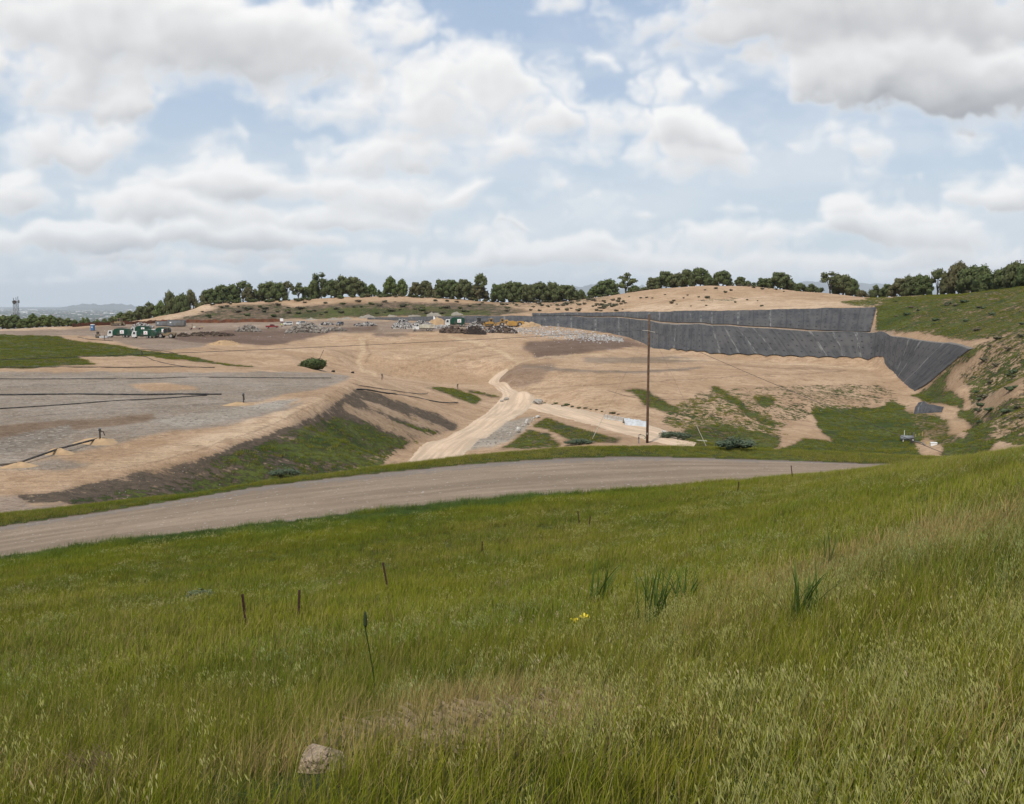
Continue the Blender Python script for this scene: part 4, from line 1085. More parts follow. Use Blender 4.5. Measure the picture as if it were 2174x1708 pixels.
# ------------------------------------------------------------------ machines and things on the site
M_GREEN = surf('green_paint', (.008, .062, .034), .3, .8, .45, dirt=(.09, .085, .06))
M_WHITE = surf('white_paint', (.72, .72, .70), .12, 1.0, .45, dirt=(.42, .37, .31))
M_CREAM = surf('cream_paint', (.58, .55, .45), .2, 1.0, .6, dirt=(.33, .27, .2))
M_RED = surf('red_paint', (.24, .022, .028), .3, 1.0, .35, dirt=(.20, .06, .05))
M_YEL = surf('yellow_paint', (.50, .28, .06), .25, 1.0, .5, dirt=(.30, .19, .09))
M_DUSTY = surf('dusty_paint', (.30, .215, .12), .3, 1.0, .8, dirt=(.20, .15, .11))
M_GLASS = surf('window_glass', (.03, .035, .04), .2, 1.0, .15, spec=.5)
M_TYRE = surf('tyre_rubber', (.03, .028, .026), .3, 4, .9, dirt=(.13, .10, .075))
M_RIM = surf('wheel_rim', (.40, .38, .35), .2, 3, .5, dirt=(.22, .18, .14))
M_STEEL = surf('dark_steel', (.06, .055, .05), .3, 2, .7, dirt=(.15, .115, .085))
M_GREY = surf('grey_steel', (.19, .20, .21), .2, .7, .6, dirt=(.14, .12, .10))
M_PANEL = surf('sign_white', (.78, .78, .76), .05, 1, .5)
M_REDMARK = surf('sign_red', (.45, .04, .05), .1, 1, .5)
M_BLUE = surf('blue_plastic', (.07, .17, .34), .15, 1, .5)
M_HIVIS = surf('hi_vis', (.52, .85, .08), .1, 3, .7)
M_DENIM = surf('denim', (.05, .06, .09), .2, 6, .9)
M_SKIN = surf('skin', (.42, .25, .17), .1, 9, .6)
M_BLACK = surf('black_pipe', (.022, .022, .023), .3, 1.2, .55, dirt=(.10, .085, .07))
M_WOOD = surf('pole_wood', (.135, .080, .050), .40, 3.0, .9, .5, dirt=(.075, .052, .038))
M_RUST = surf('rusty_steel', (.075, .035, .024), .4, 14, .85, .3)
M_CONC = surf('concrete', (.50, .47, .42), .22, 1.5, .9, .3, dirt=(.33, .28, .22))
M_ROCK = surf('sandstone', (.46, .345, .24), .26, 9, .95, .9, dirt=(.22, .155, .10))
M_PALE = surf('pale_sheet', (.31, .28, .235), .2, .8, .9, .5)
M_SOIL = surf('dark_soil', (.075, .052, .038), .35, .9, 1, .8, dirt=(.12, .085, .06))
M_SAND = surf('sand', (.42, .285, .16), .2, .7, 1, .6, dirt=(.33, .225, .13))
M_NET = surf('orange_net', (.20, .072, .034), .45, .7, .9, dirt=(.12, .07, .045))
M_TARP = surf('white_tarp', (.50, .51, .51), .25, 1.1, .7, .6)
M_GHOSE = surf('green_hose', (.03, .16, .09), .2, 3, .5)
M_POLEW = surf('pale_guard', (.55, .52, .42), .2, 3, .7)
M_YELP = surf('yellow_post', (.55, .42, .08), .2, 3, .6)

def wheel(root, x, y, r, w, rim=True):
    wh = MB().disc(x, r, r, y - w / 2, y + w / 2, 16, r * .12).build('wheel', M_TYRE, root)
    if rim:
        s = 1 if y > 0 else -1
        MB().disc(x, r, r * .55, y + s * (w / 2 - .02), y + s * (w / 2 + .03), 12).build('rim', M_RIM, wh)
def size_to(o, L, u0, u1, d):
    s = (u1 - u0) * d / FPX / L
    o.scale = (s, s, s)
def put(o, u, v, d0, rz=0.0):
    p = hit(u, v, d0); o.location = p; o.rotation_euler = (0, 0, rz); return p

def garbage_truck(raised, label):
    r = empty('garbage_truck', (0, 0, 0))
    tag(r, label, 'garbage truck', 'green garbage trucks')
    MB().box(-4.6, 4.2, -.55, .55, .75, 1.05).build('chassis', M_STEEL, r)
    cab = MB().prism([(2.9, .6), (4.75, .6), (4.8, 1.5), (4.45, 2.75), (2.9, 2.8)], -1.2, 1.2).build('cab', M_WHITE, r)
    MB().prism([(3.35, 1.65), (4.30, 1.65), (4.12, 2.5), (3.35, 2.5)], -1.225, 1.225).build('window', M_GLASS, cab)
    MB().prism([(4.815, 1.6), (4.50, 2.6), (4.48, 2.6), (4.78, 1.6)], -1.02, 1.02).build('windscreen', M_GLASS, cab)
    MB().box(4.74, 4.9, -1.2, 1.2, .5, .85).build('bumper', M_STEEL, cab)
    body = MB().prism([(-2.6, 1.05), (2.75, 1.05), (2.75, 2.5), (2.1, 3.35), (1.2, 3.55), (-1.6, 3.55), (-2.6, 3.3)], -1.25, 1.25)
    for k in range(5):
        x = -2.0 + k * .95
        body.box(x, x + .1, -1.31, 1.31, 1.15, 3.2)
    body.build('body', M_GREEN, r)
    for s in (-1, 1):
        pn = MB().box(-1.5, .0, s * 1.325 - .015, s * 1.325 + .015, 1.5, 2.9).build('sign_panel', M_PANEL, r)
        mk = MB(); mk.disc(-.75, 2.25, .19, s * 1.345 - .008, s * 1.345 + .008, 16); mk.box(-1.25, -.25, s * 1.345 - .008, s * 1.345 + .008, 1.75, 1.86)
        mk.build('emblem', M_REDMARK, pn)
    hop = [(-2.62, .75), (-2.62, 3.3), (-3.6, 3.35), (-4.6, 2.3), (-4.75, 1.2), (-4.1, .6)]
    if raised:
        MB().prism([(-2.62, .85), (-2.62, 3.1), (-2.9, 2.9), (-3.0, 1.2)], -1.2, 1.2).build('hopper_mouth', M_STEEL, r)
        a = math.radians(-62); px, pz = -2.62, 3.4
        hop = [(px + (x - px) * math.cos(a) + (z - pz) * math.sin(a), pz - (x - px) * math.sin(a) + (z - pz) * math.cos(a)) for x, z in hop]
        hop = [(x, z) for x, z in hop]
    MB().prism(hop, -1.22, 1.22).build('tailgate', M_GREEN, r)
    MB().tube([(2.6, -.9, 1.0), (2.6, -.9, 2.9)], .08, 6).build('exhaust', M_STEEL, r)
    MB().box(.7, 2.2, -1.15, -.7, .55, 1.0, None, .1).build('fuel_tank', M_RIM, r)
    for x in (3.75, -1.3, -2.5):
        for s in (-1, 1): wheel(r, x, s * .98, .52, .36)
    return r
for (u0, u1, v, raised, yaw, lab) in (
        (231, 283, 717, False, .10, 'green garbage truck with a dusty round-fronted cab, leftmost of the parked row'),
        (282, 333, 718.5, False, .04, 'green garbage truck with a clean white cab, in front of the row by the loader'),
        (322, 371, 713.5, True, -.12, 'green garbage truck behind the wheel loader, its tailgate lifted before the grey containers'),
        (279, 322, 708.5, False, .25, 'green garbage truck mostly hidden behind the white-cabbed one')):
    t = garbage_truck(raised, lab); p = put(t, (u0 + u1) / 2, v, 360, math.pi + yaw); size_to(t, 9.6, u0, u1, p.y)
t = garbage_truck(True, 'green garbage truck unloading among the trash heaps with its tailgate raised'); p = put(t, 971, 693.5, 380, math.pi + .05); size_to(t, 9.6, 947, 999, p.y)

def wheel_loader():
    r = empty('wheel_loader', (0, 0, 0))
    MB().prism([(-3.0, .9), (-.4, .9), (-.2, 1.9), (-2.8, 2.05), (-3.2, 1.7)], -1.1, 1.1).build('engine_hood', M_DUSTY, r)
    MB().box(-.3, 2.0, -.8, .8, .9, 1.6).build('frame', M_DUSTY, r)
    cab = MB().prism([(-.6, 1.9), (.75, 1.9), (.9, 2.5), (.6, 3.4), (-.6, 3.4)], -.8, .8).build('cab', M_STEEL, r)
    MB().prism([(-.4, 2.1), (.7, 2.1), (.74, 2.5), (.5, 3.25), (-.4, 3.25)], -.82, .82).build('window', M_GLASS, cab)
    MB().box(-.75, .8, -.95, .95, 3.4, 3.5).build('roof', M_DUSTY, cab)
    arm = MB()
    for s in (-1, 1): arm.tube([(1.2, s * .6, 1.7), (2.4, s * .6, 1.2), (3.3, s * .6, .6)], .14, 6)
    arm.build('arm', M_DUSTY, r)
    MB().prism([(3.0, .15), (4.3, .05), (4.35, .15), (3.5, .4), (3.35, 1.5), (3.2, 1.5), (2.95, .8)], -1.5, 1.5).build('bucket', M_STEEL, r)
    for x in (-1.9, 1.7):
        for s in (-1, 1): wheel(r, x, s * 1.15, .85, .6)
    return r
t = wheel_loader(); tag(t, 'dusty tan wheel loader parked in front of the raised-tailgate truck', 'wheel loader'); p = put(t, 354, 718.5, 340, math.pi); size_to(t, 7.5, 331, 377, p.y)

def bulldozer(mat):
    r = empty('bulldozer', (0, 0, 0))
    for s in (-1, 1):
        tk = MB().prism([(-2.2, .25), (-1.9, 0), (1.7, 0), (2.1, .3), (2.0, .8), (1.5, 1.0), (-1.7, 1.15), (-2.25, .8)], s * 1.1 - .3, s * 1.1 + .3).build('track', M_STEEL, r)
        MB().disc(-1.65, .6, .42, s * 1.42 - .02, s * 1.42 + .04, 12).build('sprocket', mat, tk)
    MB().prism([(-1.7, .7), (1.9, .7), (1.9, 1.7), (.3, 1.9), (-1.7, 1.6)], -.8, .8).build('body', mat, r)
    cab = MB().prism([(-1.1, 1.6), (.2, 1.8), (.15, 3.0), (-1.0, 3.0)], -.75, .75).build('cab', mat, r)
    MB().prism([(-.95, 2.0), (.05, 2.0), (.02, 2.85), (-.9, 2.85)], -.78, .78).build('window', M_GLASS, cab)
    MB().box(-1.35, .45, -.95, .95, 3.0, 3.14).build('roof', mat, cab)
    MB().prism([(2.6, .05), (2.85, .0), (2.65, .6), (2.75, 1.35), (2.6, 1.4), (2.45, .6)], -1.9, 1.9).build('blade', mat, r)
    pa = MB()
    for s in (-1, 1): pa.tube([(-.2, s * 1.45, .5), (2.5, s * 1.45, .4)], .12, 6)
    pa.build('push_arm', mat, r)
    MB().tube([(1.0, .4, 1.7), (1.0, .4, 2.6)], .07, 6).build('exhaust', M_STEEL, r)
    MB().prism([(-2.9, .3), (-2.7, .3), (-2.2, 1.3), (-2.4, 1.5)], -.35, .35).build('ripper', mat, r)
    return r
t = bulldozer(M_DUSTY); tag(t, 'tan bulldozer on the mound behind the left row of green garbage trucks', 'bulldozer'); p = put(t, 253, 696.5, 380, math.pi - .3); size_to(t, 5.4, 239, 266, p.y); t.location.z += .9
t = bulldozer(M_YEL); tag(t, 'orange yellow bulldozer behind the dark soil heap, left of the scraper', 'bulldozer'); p = put(t, 1040, 693.5, 380, math.pi + .2); size_to(t, 5.4, 1026, 1054, p.y)

def scraper():
    r = empty('scraper', (0, 0, 0))
    MB().prism([(3.0, .9), (6.3, .9), (6.4, 1.9), (5.2, 2.1), (3.2, 2.1)], -1.1, 1.1).build('tractor_hood', M_YEL, r)
    cab = MB().prism([(3.2, 2.1), (4.6, 2.1), (4.5, 3.6), (3.2, 3.6)], -.8, .8).build('cab', M_YEL, r)
    MB().prism([(3.4, 2.4), (4.45, 2.4), (4.38, 3.4), (3.4, 3.4)], -.83, .83).build('window', M_GLASS, cab)
    MB().tube([(2.9, 0, 1.4), (2.6, 0, 2.7), (1.6, 0, 2.9), (.9, 0, 2.2)], .35, 8).build('gooseneck', M_YEL, r)
    MB().prism([(-3.0, .5), (1.6, .35), (1.9, 1.0), (1.2, 2.4), (-1.2, 2.7), (-3.0, 2.2)], -1.5, 1.5).build('bowl', M_YEL, r)
    MB().prism([(.6, .5), (2.0, .6), (1.5, 2.0), (.7, 2.3)], -1.56, 1.56).build('apron', M_YEL, r)
    MB().box(-6.0, -3.0, -1.1, 1.1, 1.1, 2.5, None, .2).build('rear_engine', M_YEL, r)
    MB().box(-6.25, -6.0, -.7, .7, .9, 1.6).build('push_block', M_STEEL, r)
    for x in (4.1, -4.1):
        for s in (-1, 1): wheel(r, x, s * 1.35, 1.05, .75)
    return r
t = scraper(); tag(t, 'yellow motor scraper with big wheels beside the black liner', 'scraper'); p = put(t, 1084, 694, 380, math.pi + .12); size_to(t, 12.6, 1055, 1113, p.y)

def compactor():
    r = empty('compactor', (0, 0, 0))
    MB().prism([(-2.9, 1.0), (1.6, 1.0), (1.6, 1.9), (-.5, 2.2), (-2.9, 2.1)], -1.2, 1.2).build('body', M_STEEL, r)
    cab = MB().box(-.6, .9, -.85, .85, 2.0, 3.5).build('cab', M_STEEL, r)
    MB().box(-.4, .7, -.88, .88, 2.4, 3.3).build('window', M_GLASS, cab)
    MB().box(-.8, 1.1, -1.0, 1.0, 3.5, 3.62).build('roof', M_STEEL, cab)
    MB().prism([(3.2, .2), (3.4, .1), (3.3, 1.0), (3.35, 1.9), (3.15, 1.9), (3.05, 1.0)], -1.9, 1.9).build('blade', M_STEEL, r)
    MB().box(1.5, 3.1, -.5, .5, .8, 1.2).build('push_frame', M_STEEL, r)
    for x in (-1.9, 1.4):
        for s in (-1, 1):
            d = MB().disc(x, .85, .8, s * 1.3 - .45, s * 1.3 + .45, 16)
            for k in range(12):
                a = 2 * math.pi * k / 12
                for q in (-.3, 0, .3): d.box(x + .8 * math.cos(a) - .09, x + .8 * math.cos(a) + .09, s * 1.3 + q - .07, s * 1.3 + q + .07, .85 + .8 * math.sin(a) - .09, .85 + .8 * math.sin(a) + .09)
            d.build('drum', M_STEEL, r)
    return r
t = compactor(); tag(t, 'dark landfill compactor between the green truck and the orange bulldozer', 'compactor'); p = put(t, 1018, 692.5, 390, math.pi + .25); size_to(t, 6.4, 1004, 1034, p.y)

def dump_truck():
    r = empty('dump_truck', (0, 0, 0))
    MB().box(-4.0, 3.6, -.5, .5, .7, 1.0).build('chassis', M_STEEL, r)
    cab = MB().prism([(1.6, .7), (4.0, .7), (4.05, 1.6), (2.9, 1.75), (2.6, 2.7), (1.6, 2.7)], -1.1, 1.1).build('cab', M_WHITE, r)
    MB().prism([(1.8, 1.8), (2.75, 1.8), (2.5, 2.5), (1.8, 2.5)], -1.12, 1.12).build('window', M_GLASS, cab)
    MB().prism([(2.93, 1.8), (2.68, 2.6), (2.64, 2.6), (2.89, 1.8)], -.95, .95).build('windscreen', M_GLASS, cab)
    bed = MB().prism([(-4.1, 1.1), (1.3, 1.1), (1.35, 2.4), (-4.2, 2.5)], -1.2, 1.2)
    for k in range(10):
        x = -3.9 + k * .56; bed.box(x, x + .1, -1.27, 1.27, 1.15, 2.4)
    bed.build('dump_bed', M_CREAM, r)
    for x in (3.1, -1.6, -2.8):
        for s in (-1, 1): wheel(r, x, s * .95, .5, .36)
    return r
t = dump_truck(); tag(t, 'dump truck with a white cab and pale ribbed bed beside the white trash heap', 'dump truck'); p = put(t, 899, 703.5, 360, math.pi + .1); size_to(t, 8.2, 876, 923, p.y)

def light_vehicle(kind, mat, name):
    r = empty(name, (0, 0, 0))
    prof = {'pickup': [(-2.7, .5), (2.6, .45), (2.7, .85), (2.5, 1.1), (1.2, 1.15), (.6, 1.72), (-.7, 1.75), (-.95, 1.2), (-2.7, 1.15)],
            'van': [(-2.5, .45), (2.4, .45), (2.5, .95), (2.2, 1.25), (1.7, 1.4), (1.15, 2.05), (-2.3, 2.1), (-2.5, 1.5)],
            'suv': [(-2.3, .45), (2.2, .45), (2.3, .9), (2.0, 1.15), (1.0, 1.2), (.4, 1.8), (-2.0, 1.85), (-2.3, 1.2)],
            'car': [(-2.2, .4), (2.1, .4), (2.2, .75), (1.9, .95), (1.0, 1.0), (.3, 1.45), (-1.1, 1.45), (-1.8, 1.0), (-2.2, .9)]}[kind]
    win = {'pickup': [(-.7, 1.25), (1.0, 1.22), (.52, 1.66), (-.65, 1.68)], 'van': [(-2.1, 1.4), (1.55, 1.45), (1.1, 1.95), (-2.05, 1.98)],
           'suv': [(-1.9, 1.25), (.85, 1.25), (.36, 1.72), (-1.8, 1.76)], 'car': [(-1.5, 1.02), (.8, 1.02), (.27, 1.40), (-1.05, 1.40)]}[kind]
    ws = {'pickup': ((1.16, 1.2), (.64, 1.68)), 'van': ((1.72, 1.42), (1.2, 1.98)), 'suv': ((1.0, 1.24), (.44, 1.74)), 'car': ((1.0, 1.03), (.34, 1.41))}[kind]
    b = MB().prism(prof, -.92, .92).build('body', mat, r)
    MB().prism(win, -.935, .935).build('window', M_GLASS, r)
    (x0, z0), (x1, z1) = ws
    MB().prism([(x0 + .02, z0), (x1 + .02, z1), (x1 - .03, z1), (x0 - .03, z0)], -.8, .8).build('windscreen', M_GLASS, r)
    fx = prof[2][0]
    for s in (-1, 1): MB().box(fx - .06, fx + .02, s * .7 - .15, s * .7 + .15, prof[2][1] - .12, prof[2][1] + .06).build('headlight', M_PANEL, r)
    MB().box(fx - .12, fx + .05, -.9, .9, .4, .55).build('bumper', M_RIM, r)
    if kind == 'pickup': MB().box(-2.55, -1.05, -.75, .75, 1.1, 1.16).build('cargo_bed', M_STEEL, r)
    for x in (prof[1][0] - .85, prof[0][0] + .9):
        for s in (-1, 1): wheel(r, x, s * .84, .38, .24)
    return r
for kind, mat, nm, u0, u1, L, v, rz, lab, cat in (
        ('pickup', M_RED, 'pickup_truck', 565, 591, 5.4, 697.5, .06, 'dark red pickup truck standing left of the worker in the bright vest', 'pickup truck'),
        ('van', M_WHITE, 'van', 603, 620, 4.4, 691.5, math.pi + .5, 'white van just right of the worker in the bright vest', 'van'),
        ('van', M_WHITE, 'van', 631, 646, 3.6, 691, math.pi + 1.0, 'white van with its front turned to the road, above the larger rubble pile', 'van'),
        ('car', M_STEEL, 'car', 652, 667, 4.4, 690.5, math.pi + .3, 'dark car half hidden by the top of the larger rubble pile', 'car'),
        ('suv', M_GREY, 'suv', 714, 728, 3.2, 691.5, math.pi + 1.2, 'pale grey utility car facing the viewer right of the rubble piles', 'car')):
    t = light_vehicle(kind, mat, nm); p = put(t, (u0 + u1) / 2, v, 380, rz); size_to(t, L, u0, u1, p.y); tag(t, lab, cat)

def tractor():
    r = empty('water_tractor', (0, 0, 0))
    MB().box(-1.6, 1.4, -.6, .6, .7, 1.5, None, .15).build('body', M_DUSTY, r)
    cab = MB().box(-.7, .6, -.6, .6, 1.5, 2.9).build('cab', M_STEEL, r)
    MB().box(-.5, .45, -.62, .62, 1.8, 2.7).build('window', M_GLASS, cab)
    MB().box(-.9, .8, -.75, .75, 2.9, 3.0).build('roof', M_DUSTY, cab)
    MB().tube([(1.1, .3, 1.5), (1.1, .3, 2.5)], .06, 6).build('exhaust', M_STEEL, r)
    MB().prism([(1.6, .2), (2.5, .1), (2.6, .5), (1.7, 1.0)], -1.1, 1.1).build('bucket', M_STEEL, r)
    for x, q in ((-1.0, .75), (1.1, .55)):
        for s in (-1, 1): wheel(r, x, s * .85, q, .4)
    return r
t = tractor(); tag(t, 'dusty tractor with a dark cab at the left end of the truck row', 'tractor'); p = put(t, 208, 717.5, 340, -1.1); size_to(t, 3.6, 201, 217, p.y)

# container, toilet, boards
for u0, u1, v, yaw, lab in ((332, 360, 693, .05, 'grey roll-off container behind the truck with the lifted tailgate, left of the pair'), (358, 393, 693.5, .02, 'longer grey roll-off container, right of the pair behind the trucks')):
    r = empty('waste_container', (0, 0, 0)); tag(r, lab, 'container', 'grey roll-off containers')
    sh = MB().box(-3.2, 3.2, -1.2, -1.12, .3, 2.3).box(-3.2, 3.2, 1.12, 1.2, .3, 2.3).box(-3.2, -3.12, -1.12, 1.12, .3, 2.3).box(3.12, 3.2, -1.12, 1.12, .3, 2.3).box(-3.12, 3.12, -1.12, 1.12, .3, .4)
    for k in range(9): sh.box(-3.0 + k * .73, -2.88 + k * .73, -1.27, -1.2, .35, 2.25).box(-3.0 + k * .73, -2.88 + k * .73, 1.2, 1.27, .35, 2.25)
    sh.build('shell', M_GREY, r)
    MB().box(-3.25, 3.25, -1.29, -1.1, 2.3, 2.42).box(-3.25, 3.25, 1.1, 1.29, 2.3, 2.42).build('top_rail', M_GREY, r)
    MB().box(-3.1, 3.1, -.6, -.45, .1, .3).box(-3.1, 3.1, .45, .6, .1, .3).build('skid', M_STEEL, r)
    MB().box(-2.3, -1.7, -1.30, -1.275, 1.3, 1.75).build('placard', M_PANEL, r)
    p = put(r, (u0 + u1) / 2, v, 400, yaw); size_to(r, 6.4, u0, u1, p.y)
r = empty('portable_toilet', (0, 0, 0)); tag(r, 'blue portable toilet with a white roof by the orange netting', 'portable toilet')
MB().box(-.55, .55, -.55, .55, .1, 2.0).build('cabin', M_BLUE, r); MB().prism([(-.6, 2.0), (.6, 2.0), (.45, 2.25), (-.45, 2.25)], -.6, .6).build('roof', M_PANEL, r)
dr = MB().box(-.42, .42, -.58, -.555, .2, 1.9).build('door', M_BLUE, r); MB().box(.25, .33, -.61, -.58, .95, 1.1).build('handle', M_PANEL, dr); MB().box(-.25, .2, -.595, -.582, 1.1, 1.4).build('notice', M_PANEL, dr)
MB().box(-.6, .6, -.6, .6, -.1, .1).build('base', M_STEEL, r)
p = put(r, 197, 702.5, 380); size_to(r, 1.2, 193.4, 200.6, p.y)
r = empty('sign_trailer', (0, 0, 0)); tag(r, 'white board on a small trailer behind the worker in the bright vest', 'sign trailer')
MB().box(-.75, .75, -.05, .05, .7, 2.0).build('board', M_PANEL, r); MB().tube([(-.5, 0, .3), (-.5, 0, .7)], .05, 6).tube([(.5, 0, .3), (.5, 0, .7)], .05, 6).build('post', M_STEEL, r); MB().box(-.8, .8, -.6, .6, .25, .35).build('deck', M_RED, r)
for s in (-1, 1): wheel(r, 0, s * .7, .28, .16)
p = put(r, 598, 686, 420); size_to(r, 1.6, 594.5, 602, p.y)
r = empty('utility_trailer', (0, 0, 0)); tag(r, 'small red trailer rig standing alone on the deck right of the grey containers', 'trailer')
MB().box(-2.6, 2.6, -.7, .7, .5, .65).build('deck', M_RED, r); MB().box(-.8, .4, -.5, .5, .65, 1.4).build('pump', M_CREAM, r)
MB().tube([(2.6, 0, .55), (3.6, 0, .45)], .06, 6).build('tow_bar', M_RED, r)
MB().tube([(-1.2, 0, .65), (-1.2, 0, 2.6)], .09, 6).build('mast', M_STEEL, r)
for x in (-1.8, 1.8):
    for s in (-1, 1): wheel(r, x, s * .75, .35, .2)
p = put(r, 414, 700, 380); size_to(r, 6.2, 400, 430, p.y)

def person(shirt, legs, label, loc, h, rz, pose=0.0):
    """standing figure, one skin over a skeleton; vest and trousers are clothing over it"""
    r = empty('person', loc, rz, h / 1.75); tag(r, label, 'person')
    mb = MB()
    mb.tube([(0, 0, .80), (0, 0, .95), (0, .01, 1.15), (0, 0, 1.38), (0, 0, 1.48), (0, 0, 1.52), (0, .01, 1.58), (0, .01, 1.68), (0, 0, 1.75)], [.12, .15, .13, .17, .10, .05, .085, .10, .04], 10)
    for s in (-1, 1):
        mb.tube([(s * .09, 0, .88), (s * .11, -.01, .48), (s * .12, .02, .08), (s * .12, -.12, .03)], [.085, .06, .042, .035], 8)
        mb.tube([(s * .17, 0, 1.42), (s * .24, .02, 1.15), (s * .22, -.12 - pose, .95), (s * .22, -.17 - pose, .86)], [.05, .042, .032, .02], 8)
    mb.build('body', M_SKIN, r, True)
    MB().tube([(0, 0, .85), (0, 0, .95), (0, .01, 1.15), (0, 0, 1.38), (0, 0, 1.46)], [.16, .18, .165, .20, .12], 10).build('vest', shirt, r, True)
    tr = MB()
    for s in (-1, 1): tr.tube([(s * .08, 0, .92), (s * .11, -.01, .48), (s * .12, .02, .1)], [.115, .08, .06], 8)
    tr.build('trousers', legs, r, True)
    MB().blob((0, 0, 1.70), (.12, .13, .10), 2, 6, 10, .03, 0.0).build('hard_hat', M_PANEL, r, True)
    return r
p = hit(598.5, 695.3, 400); person(M_HIVIS, M_DENIM, 'worker in a bright yellow green vest standing beside the red pickup', p, 8.6 * p.y / FPX, .4)
p = hit(429, 699.5, 400); person(M_YELP, M_DENIM, 'worker in a yellow vest at the right end of the red trailer rig', p, 1.8, .2)

# heaps
def heap(name, u0, u1, v, hpx, mats, n, label, cat, seed, d0=360, bit=.55, base=None, depth=.55, kinds=('chunk',), height=None):
    """a pile: an uneven mound with pieces lying all over it"""
    rr = random.Random(seed)
    p = hit((u0 + u1) / 2, v, d0); w = (u1 - u0) * p.y / FPX; h = hpx * p.y / FPX
    r = empty(name, p); tag(r, label, cat)
    nx, ny = 26, 12; V_ = []
    sd = rr.uniform(0, 50); dep = max(w * depth * .5, h * 1.3)
    def top(a, b):
        e = max(0, 1 - (2 * a - 1) ** 2) ** .8 * max(0, 1 - (2 * b - 1) ** 2) ** .8
        return e * h * (.45 + 1.0 * float(fbm(np.array([a * 4.5 + sd]), np.array([b * 2.5 + sd]), seed, 3)[0]))
    for j in range(ny):
        for i in range(nx):
            a, b = i / (nx - 1), j / (ny - 1)
            x, y = (a - .5) * w, (b - .5) * dep * 2
            V_.append((x, y, Z(p.x + x, p.y + y) - p.z - .15 + top(a, b)))
    idx = np.arange(nx * ny).reshape(ny, nx)
    add_mesh('mound', V_, np.stack([idx[:-1, :-1], idx[:-1, 1:], idx[1:, 1:], idx[1:, :-1]], -1).reshape(-1, 4), base, r, True)
    for mi, mat in enumerate(mats):
        mb = MB()
        for k in range(n // len(mats)):
            a, b = .5 + .46 * math.copysign(abs(rr.uniform(-1, 1)) ** 1.2, rr.uniform(-1, 1)), .5 + .46 * rr.uniform(-1, 1)
            x, y = (a - .5) * w, (b - .5) * dep * 2
            z = Z(p.x + x, p.y + y) - p.z - .1 + top(a, b)
            s = bit * rr.uniform(.35, 1.25)
            M = Matrix.Translation((x, y, z)) @ Euler((rr.uniform(-1, 1), rr.uniform(-1, 1), rr.uniform(0, 6))).to_matrix().to_4x4()
            mb.blob((0, 0, 0), (s, s * rr.uniform(.5, .9), s * rr.uniform(.25, .7)), rr.randint(0, 9999), 3, 5, .35) if False else mb.add(*chunk(rr, s), M)
        mb.build('debris', mat, r)
    return r
def chunk(rr, s):
    v = [(sx * s * rr.uniform(.6, 1.1), sy * s * rr.uniform(.4, .8), sz * s * rr.uniform(.15, .5)) for sz in (-1, 1) for sy in (-1, 1) for sx in (-1, 1)]
    return v, [(0, 2, 3, 1), (4, 5, 7, 6), (0, 1, 5, 4), (2, 6, 7, 3), (0, 4, 6, 2), (1, 3, 7, 5)]
M_BAG = surf('white_rubbish', (.52, .51, .49), .3, .9, .6, col2=(.22, .19, .165)); M_BAG2 = surf('mixed_rubbish', (.22, .19, .17), .5, 2, .8, col2=(.36, .33, .30)); M_BAG3 = surf('dark_rubbish', (.05, .045, .045), .4, 2, .7)
M_RUB = surf('rubble', (.34, .31, .27), .3, 1.5, .95, dirt=(.2, .165, .13)); M_RUB2 = surf('dark_rubble', (.17, .14, .115), .3, 1.5, .95)
heap('rubble_pile', 501, 553, 704, 11, [M_RUB, M_RUB2], 380, 'smaller heap of pale broken rubble in front of the red pickup', 'rubble pile', 3, base=M_RUB2, depth=.35)
heap('rubble_pile', 606, 700, 706, 17, [M_RUB, M_RUB, M_RUB2], 900, 'larger heap of broken concrete rubble below the parked white vans', 'rubble pile', 4, base=M_RUB2, depth=.25)
heap('rubble_pile', 688, 735, 703, 6, [M_RUB, M_RUB2], 260, 'low tail of rubble at the right foot of the larger heap', 'rubble pile', 5, base=M_RUB2, depth=.3)
heap('debris_row', 677, 708, 691, 5, [M_BAG3, M_BAG2, M_BAG], 150, 'low row of dark debris left of the pale grey utility car', 'debris', 6, base=M_BAG3, depth=.25)
heap('debris_row', 752, 800, 692.5, 7, [M_BAG3, M_BAG2, M_BAG], 260, 'scattered dark and white debris right of the pale grey utility car', 'debris', 7, base=M_RUB2, depth=.2)
heap('trash_heap', 832, 882, 697, 14, [M_BAG, M_BAG, M_BAG3, M_BAG2], 620, 'bright white trash heap left of the dump truck', 'trash heap', 8, base=M_BAG2, depth=.3, bit=.5)
heap('trash_heap', 876, 918, 692, 10, [M_BAG, M_BAG2, M_BAG3], 340, 'low trash heap behind the bed of the dump truck', 'trash heap', 9, base=M_BAG2, depth=.25, bit=.5)
heap('trash_heap', 914, 962, 698, 8, [M_BAG, M_BAG, M_BAG2], 380, 'strewn trash heap between the dump truck and the green truck', 'trash heap', 10, base=M_BAG2, depth=.25, bit=.45)
heap('trash_heap', 990, 1030, 699, 12, [M_BAG, M_BAG2, M_BAG2, M_BAG3], 420, 'mixed brown trash heap in front of the dark compactor', 'trash heap', 11, base=M_BAG2, depth=.3, bit=.5)
heap('trash_heap', 280, 324, 697, 9, [M_BAG, M_BAG2, M_BAG3], 300, 'trash heap behind the left garbage trucks', 'trash heap', 12, base=M_BAG2, depth=.3, bit=.5, d0=385)
heap('soil_heap', 932, 992, 707, 13, [M_SOIL], 90, 'brown soil heap below the unloading green truck', 'soil heap', 13, base=M_SOIL, depth=.25)
heap('soil_heap', 984, 1034, 708.5, 15, [M_SOIL], 80, 'nearly black soil heap left of the dark debris mound', 'soil heap', 14, base=surf('black_soil', (.030, .022, .018), .3, 1, 1, .6), depth=.25)
